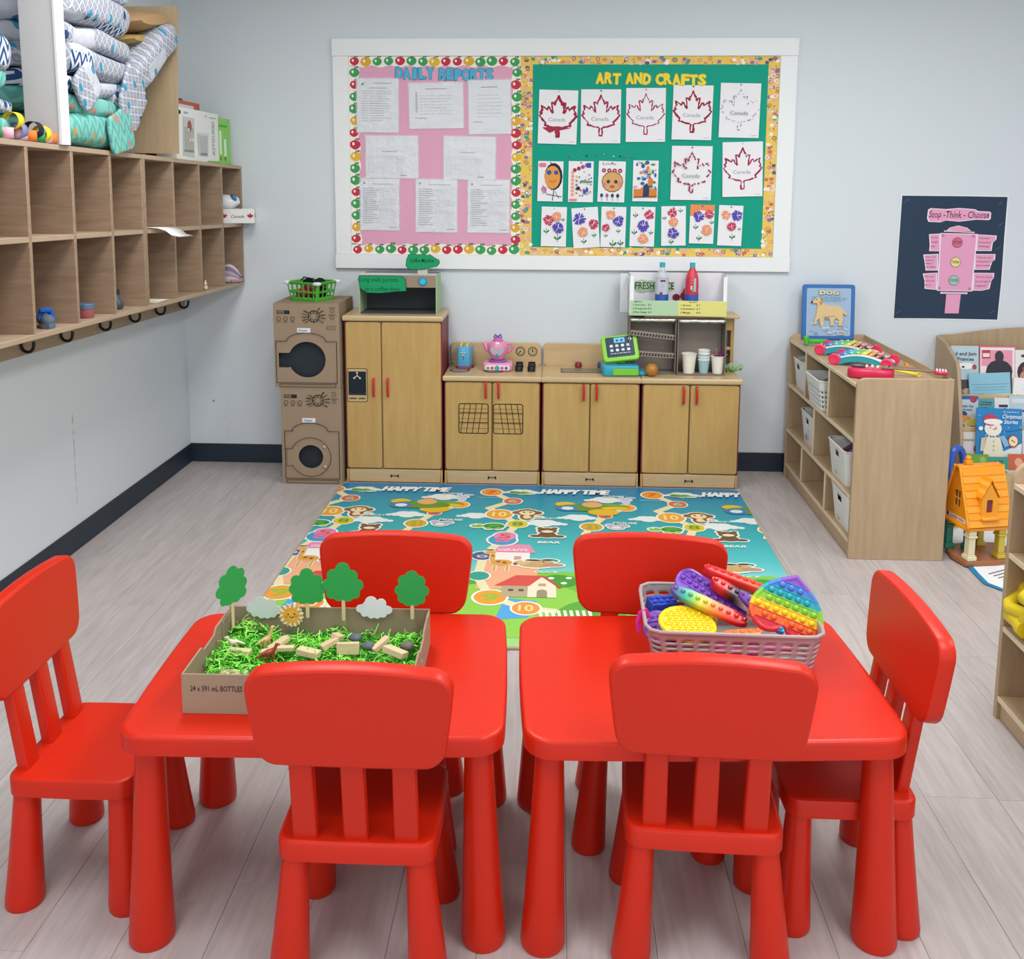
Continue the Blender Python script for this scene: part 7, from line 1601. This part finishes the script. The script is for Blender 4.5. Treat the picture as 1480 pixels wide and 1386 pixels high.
# paper trees, clouds, sun
def tree(u, v, ub, vb, y, lab, rz=0, sc=1, seed=0, ww=1):
    sc *= 1.28
    p = at(ub, vb, Y=y); pt_ = at(u, v, Y=y); rs = random.Random(seed); t = thing('paper_tree', lab, 'paper tree', (p.x, y, p.z), rz, 'green paper trees along the tray\'s rear wall')
    hgt = pt_.z-p.z; q = M(); slab(q, rrect(.0085, hgt, .004, 4, 0, 0, hgt/2), 0, .0016, .0004, 'd9c79a', frame((0, .0, 0), (1, 0, 0), (0, 0, 1))); q.build('craft_stick', PRINT, t)
    bumps = [(0, .030, .013), (.017, .022, .011), (.024, .004, .0105), (.020, -.012, .009), (.008, -.016, .010), (0, 0, .020), (-.008, -.016, .010), (-.020, -.012, .009), (-.024, .004, .0105), (-.017, .022, .011)]
    bumps = [(x*sc*ww*rs.uniform(.9, 1.1), z*sc*rs.uniform(.92, 1.08), r*sc) for x, z, r in bumps]
    q = M(); q.plate([(x, z) for x, z in cloud_outline(bumps)], (), .0009, frame((0, -.0030, hgt+.004*sc), (1, 0, 0), (0, 0, 1)), '35a050'); q.build('foliage', PRINT, t)
TRY = 2.118
tree(443, 857, 445, 893, TRY, 'green paper tree above the sun, second from the left', R_(4), 1.0, 1)
tree(497, 851, 497, 897, TRY, 'tallest green paper tree, in the middle of the rear wall', 0, 1.05, 2)
tree(596, 859, 596, 895, TRY, 'green paper tree at the right end of the rear wall', R_(0), .98, 3, .88)
tree(337, 855, 337, 908, 2.085, 'green paper tree turned nearly edge on at the left wall', R_(62), 1.08, 4)
def pcloud(u, v, y, lab, s, c='e6e8ec'):
    p = at(u, v, Y=y); bumps = [(-.032, -.002, .010), (-.018, .006, .009), (-.006, .014, .015), (.018, .012, .012), (.034, -.004, .010), (.022, -.014, .009), (.008, -.017, .009), (-.006, -.017, .009), (-.022, -.013, .009), (0, 0, .018)]
    q = M(); q.plate(cloud_outline([(x*s, z*s, r*s) for x, z, r in bumps]), (), .001, frame((0, 0, 0), (1, 0, 0), (0, 0, 1)), c); q.build('paper_cloud', PRINT, None, lab, 'paper cloud', 'white paper clouds on the tray\'s rear wall', loc=p)
pcloud(381, 879, 2.128, 'pale grey paper cloud on the rear wall, left of the sun', 1.0, 'cfd8d6'); pcloud(540, 879, 2.128, 'white paper cloud on the rear wall, between two trees at right', 1.0)
p = at(421, 889, Y=2.108); t = thing('paper_sun', 'smiling orange paper sun with rays in front of the left cloud', 'paper sun', p)
q = M(); q.plate([((.0265+(.0035 if i % 2 else -.001))*math.cos(2*PI*i/36), (.0265+(.0035 if i % 2 else -.001))*math.sin(2*PI*i/36)) for i in range(36)], (), .0009, frame((0, 0, 0), (1, 0, 0), (0, 0, 1)), 'f2efe4'); q.build('white_outline', PRINT, t)
a = Art(frame((0, -.0004, 0), (1, 0, 0), (0, 0, 1)), .0003)
for i in range(13): an = 2*PI*i/13; a.line([(.017*math.cos(an), .017*math.sin(an)), (.026*math.cos(an), .026*math.sin(an))], .0055, 'e8a83a', 1)
a.circ(0, 0, .0185, 'eda63a', n=24); a.circ(.003, -.002, .0145, 'f0b44a', n=20); a.circ(-.007, .002, .002, '3a2418'); a.circ(.008, .004, .002, '3a2418'); a.circ(-.011, -.003, .0025, 'e8804a'); a.circ(.012, -.001, .0025, 'e8804a')
a.line([(-.004, -.002), (-.001, -.005), (.003, -.005), (.006, -.001)], .0014, '3a2418'); a.build('sun_face', None, t)

# ================================================================== GREY BASKET OF FIDGET TOYS
GP = mat('taupe_basket_plastic', 'a8999a', .45)
BP = (.416, 2.163, .4808); BR = R_(-1.2)
t = thing('toy_basket', 'taupe woven-look plastic basket full of rainbow fidget toys on the right table', 'basket', BP, BR)
def wv(i, n, k, x, y):
    if k < 3 or k > 12: return False
    return k % 2 == 1 and i % 6 in (1, 2, 3, 4)
basket('basket_body', GP, t, .392, .262, .098, .035, .10, 15, wv, 200, .0028, .0045, base=True)
def W3(x, y, z): return Matrix.Translation(BP) @ Matrix.Rotation(BR, 4, 'Z') @ Vector((x, y, z))
RB = ['d8263a', 'ee5a28', 'f4c41e', '2fb060', '25a6b8', '3a78d8', '7a45b8']
def popit(lab, outline, rows, cols_, c, rot, nb, r, th=.012, name='fidget_popper', inc=None):
    """flat silicone popper: coloured bands, raised rim, half-ball bubbles"""
    t = thing(name, lab, 'fidget toy', c, 0, 'flat silicone poppers in the basket', rot=rot)
    ys = [p[1] for p in outline]; y0, y1 = min(ys), max(ys)
    for k in range(len(cols_)):
        a_, b_ = y1-(y1-y0)*k/len(cols_), y1-(y1-y0)*(k+1)/len(cols_); Pk = clip(outline, -1, b_+1e-5, 1, a_-1e-5)
        if len(Pk) < 3: continue
        q = M(cols_[k]); V_ = [q.bm.verts.new((x, y, -.0022)) for x, y in Pk]; f_ = q.bm.faces.new(V_); V2 = [q.bm.verts.new((x, y, -th)) for x, y in Pk]; q.bm.faces.new(V2[::-1]); [q.bm.faces.new((V_[i], V2[i], V2[(i+1) % len(V_)], V_[(i+1) % len(V_)])) for i in range(len(V_))]; q.paint(q.bm.faces); band = q.build('colour_band', PLAS, t, smooth=False)
    q = M()
    q.tube([(x, y, -th/2) for x, y in outline], th*.55, 8, cols_[0], closed=True)
    for f in q.bm.faces:
        yy = sum(v.co.y for v in f.verts)/len(f.verts); k = min(len(cols_)-1, max(0, int((y1-yy)/(y1-y0)*len(cols_))))
        for l in f.loops: l[q.cl] = (*lin(cols_[k]), 1)
    q.build('outer_rim', PLAS, t)
    xs = [p[0] for p in outline]; n = rows; stepy = (y1-y0)/n
    for j in range(n):
        yy = y1-stepy*(j+.5); col = cols_[min(len(cols_)-1, int((j+.5)/n*len(cols_)))]
        xx = min(xs)+r*1.5; 
        while xx < max(xs)-r:
            ins = inside((xx, yy), outline, r*1.15)
            if ins: q = M(col); q.lathe([(r, 0), (r*.92, r*.45), (r*.6, r*.82), (r*.2, r*.97)], col, 14, Matrix.Translation((xx, yy, -.0020))); q.build('bubble', PLAS, t)
            xx += r*2.75
        if j: 
            q = M(col); seg = [x_/200 for x_ in range(-60, 60) if inside((x_/200, y1-stepy*j), outline, .002)]
            if seg: q.box(min(seg), y1-stepy*j-.0010, -.002, max(seg), y1-stepy*j+.0010, .0004, c=col); q.build('ridge', PLAS, t)
            else: q.bm.free()
    return t
def inside(p, P, mrg):
    x, y = p; c = False
    for i in range(len(P)):
        (x0, y0), (x1, y1) = P[i-1], P[i]
        if (y0 > y) != (y1 > y) and x < (x1-x0)*(y-y0)/(y1-y0)+x0: c = not c
        dx, dy = x1-x0, y1-y0; L = dx*dx+dy*dy
        if L > 0:
            t_ = max(0, min(1, ((x-x0)*dx+(y-y0)*dy)/L))
            if math.hypot(x-x0-t_*dx, y-y0-t_*dy) < mrg: return False
    return c
def heart(s): return [(s*.0625*16*math.sin(t_)**3*.62, s*.0625*(13*math.cos(t_)-5*math.cos(2*t_)-2*math.cos(3*t_)-math.cos(4*t_))*.62) for t_ in [2*PI*i/44+.001 for i in range(44)]][::-1]
p = at(1141, 880, Y=2.10)
hp = [(x, -y) for x, y in heart(.134)][::-1]; hm_ = max(y for x, y in hp); hp = [(x*(1+.9*max(0, y/hm_)**1.5), y*(1-.16*max(0, y/hm_)**3)) for x, y in hp]
hr = (Matrix.Rotation(R_(8), 4, 'Z') @ Matrix.Rotation(R_(60), 4, 'X') @ Matrix.Rotation(R_(-24), 4, 'Z')).to_euler()
popit('big rainbow heart-shaped popper standing at the right end of the basket', hp, 7, ['8a50b8', '4a80d0', '22a8b4', '8ac83a', 'f4cc1e', 'ee6a28', 'dc2a3a'], (p.x+.002, 2.108, p.z-.002), hr, 7, .0078)
popit('yellow round popper at the front left of the basket', circ(0, 0, .062, .055, 28), 7, ['f4d21a'], W3(-.098, -.055, .088), (R_(14), R_(4), R_(10)), 7, .0055)
popit('purple popper with green and yellow end, lying across the basket centre', rrect(.17, .055, .024, 5), 3, ['6a3aa8', '7a45b8', '8a55c8'], W3(-.035, .030, .118), (R_(38), R_(22), R_(-28)), 3, .0065)
popit('small fan-shaped purple popper at the left end of the basket', [(.03*math.cos(a_), .045*math.sin(a_)) for a_ in [PI*.5+PI*i/12 for i in range(13)]]+[(.02, -.04), (.02, .04)], 3, ['7a4ab0'], W3(-.164, -.040, .070), (R_(20), R_(-10), R_(0)), 3, .005)
def wedge(lab, cols_, c, rot, L=.13, w_=.030, th=.016, nm='rainbow_bar'):
    """silicone popper seen on edge: smoothly shaded slab with a rounded rim and rows of half balls"""
    t = thing(nm, lab, 'fidget toy', c, 0, 'rainbow poppers lying on edge in the basket', rot=rot)
    def cc(f): f = min(max(f, 0), .9999)*(len(cols_)-1); k = int(f); return lerpc(cols_[k], cols_[k+1], f-k)
    q = M(); n = 30; rr = []
    for k in range(n+1):
        f = k/n; x = -L/2+L*f; e = math.sqrt(max(.04, 1-abs(2*f-1)**5)); rr.append([(x, u*e, v) for u, v in rrect(w_, th, .005, 3)])
    fs = q.loft(rr)
    for f in q.bm.faces:
        x = sum(v.co.x for v in f.verts)/len(f.verts)
        for l in f.loops: l[q.cl] = (*lin(cc(l.vert.co.x/L+.5)), 1)
    q.build('popper_body', PLAS, t)
    m_ = max(3, int(L/.018)); r = min(.0062, w_*.2)
    for k in range(m_):
        f = (k+.5)/m_; q = M(); q.lathe([(r, 0), (r*.85, r*.5), (r*.4, r*.85)], cc(f), 12, Matrix.Translation((-L/2+L*f, 0, th/2))); q.build('bubble', PLAS, t)
    return t
wedge('long red and orange bar lying highest across the basket', ['d8202c', 'e02a22', 'e83a20', 'ee5a1e'], W3(.030, .060, .142), (R_(8), R_(14), R_(-16)), .165, .030, .022)
wedge('bar shading from purple through teal to yellow and red at the left', ['6a45a0', '2fa08c', 'c8c42a', 'e0701e', 'd8261c', 'b01a1e'], W3(-.045, -.010, .108), (R_(20), R_(14), R_(-26)), .19, .040, .016)
wedge('short red block with black and white end in the middle', ['c81f24', 'd8222a', '1e1e22', 'e6e2e4', 'dcd8dc'], W3(.020, .010, .126), (R_(15), R_(20), R_(-30)), .13, .034, .026)
wedge('purple and blue bar beside the rainbow heart', ['7a3fa8', '6a45b0', '3a70c0', '2f90cc', '2f9ad0'], W3(.070, -.040, .110), (R_(30), R_(28), R_(-40)), .13, .024, .018)
wedge('thin yellow and orange bar tucked against the heart', ['f0a82a', 'f4c42a', 'ee7a22', 'e0501e'], W3(.105, -.040, .100), (R_(30), R_(30), R_(-46)), .12, .012, .014)
wedge('flat orange piece low at the front of the basket', ['ee7a3a', 'ee8a44'], W3(.020, -.090, .080), (R_(6), R_(-4), R_(4)), .09, .03, .012)
wedge('magenta strip at the bottom of the basket', ['c02a7a', 'd8408a'], W3(.06, -.06, .035), (0, 0, R_(10)), .2, .05, .02)
wedge('green bar at the bottom of the basket', ['3aa84a', 'd8c42a'], W3(-.09, .05, .035), (0, 0, R_(-10)), .15, .09, .03)
t = thing('building_brick', 'blue stud-topped toy brick in the rear left corner of the basket', 'toy brick', W3(-.148, .048, .080), BR, rot=(R_(6), R_(4), R_(20)))
q = M(); q.box(-.034, -.020, -.014, .034, .020, .014, bev=.0015, c='2445b0'); q.build('brick_body', PLAS, t)
for i in range(4):
    for j in range(2): q = M(); q.lathe([(.0058, .0142), (.0058, .0185), (.005, .019)], '2a4cc0', 12, Matrix.Translation((-.0255+i*.017, -.0085+j*.017, 0))); q.build('stud', PLAS, t)
t = thing('magenta_strap', 'bright magenta strip hooked over the basket\'s left rim', 'strip', W3(-.197, -.030, .095), BR)
q = M('e02f9a'); q.tube([(.012, .0, -.012), (.004, 0, .006), (-.008, -.003, .002), (-.014, -.010, -.018), (-.012, -.022, -.038)], .007, 6, flat=.25); q.build('strip_band', PLAS, t)
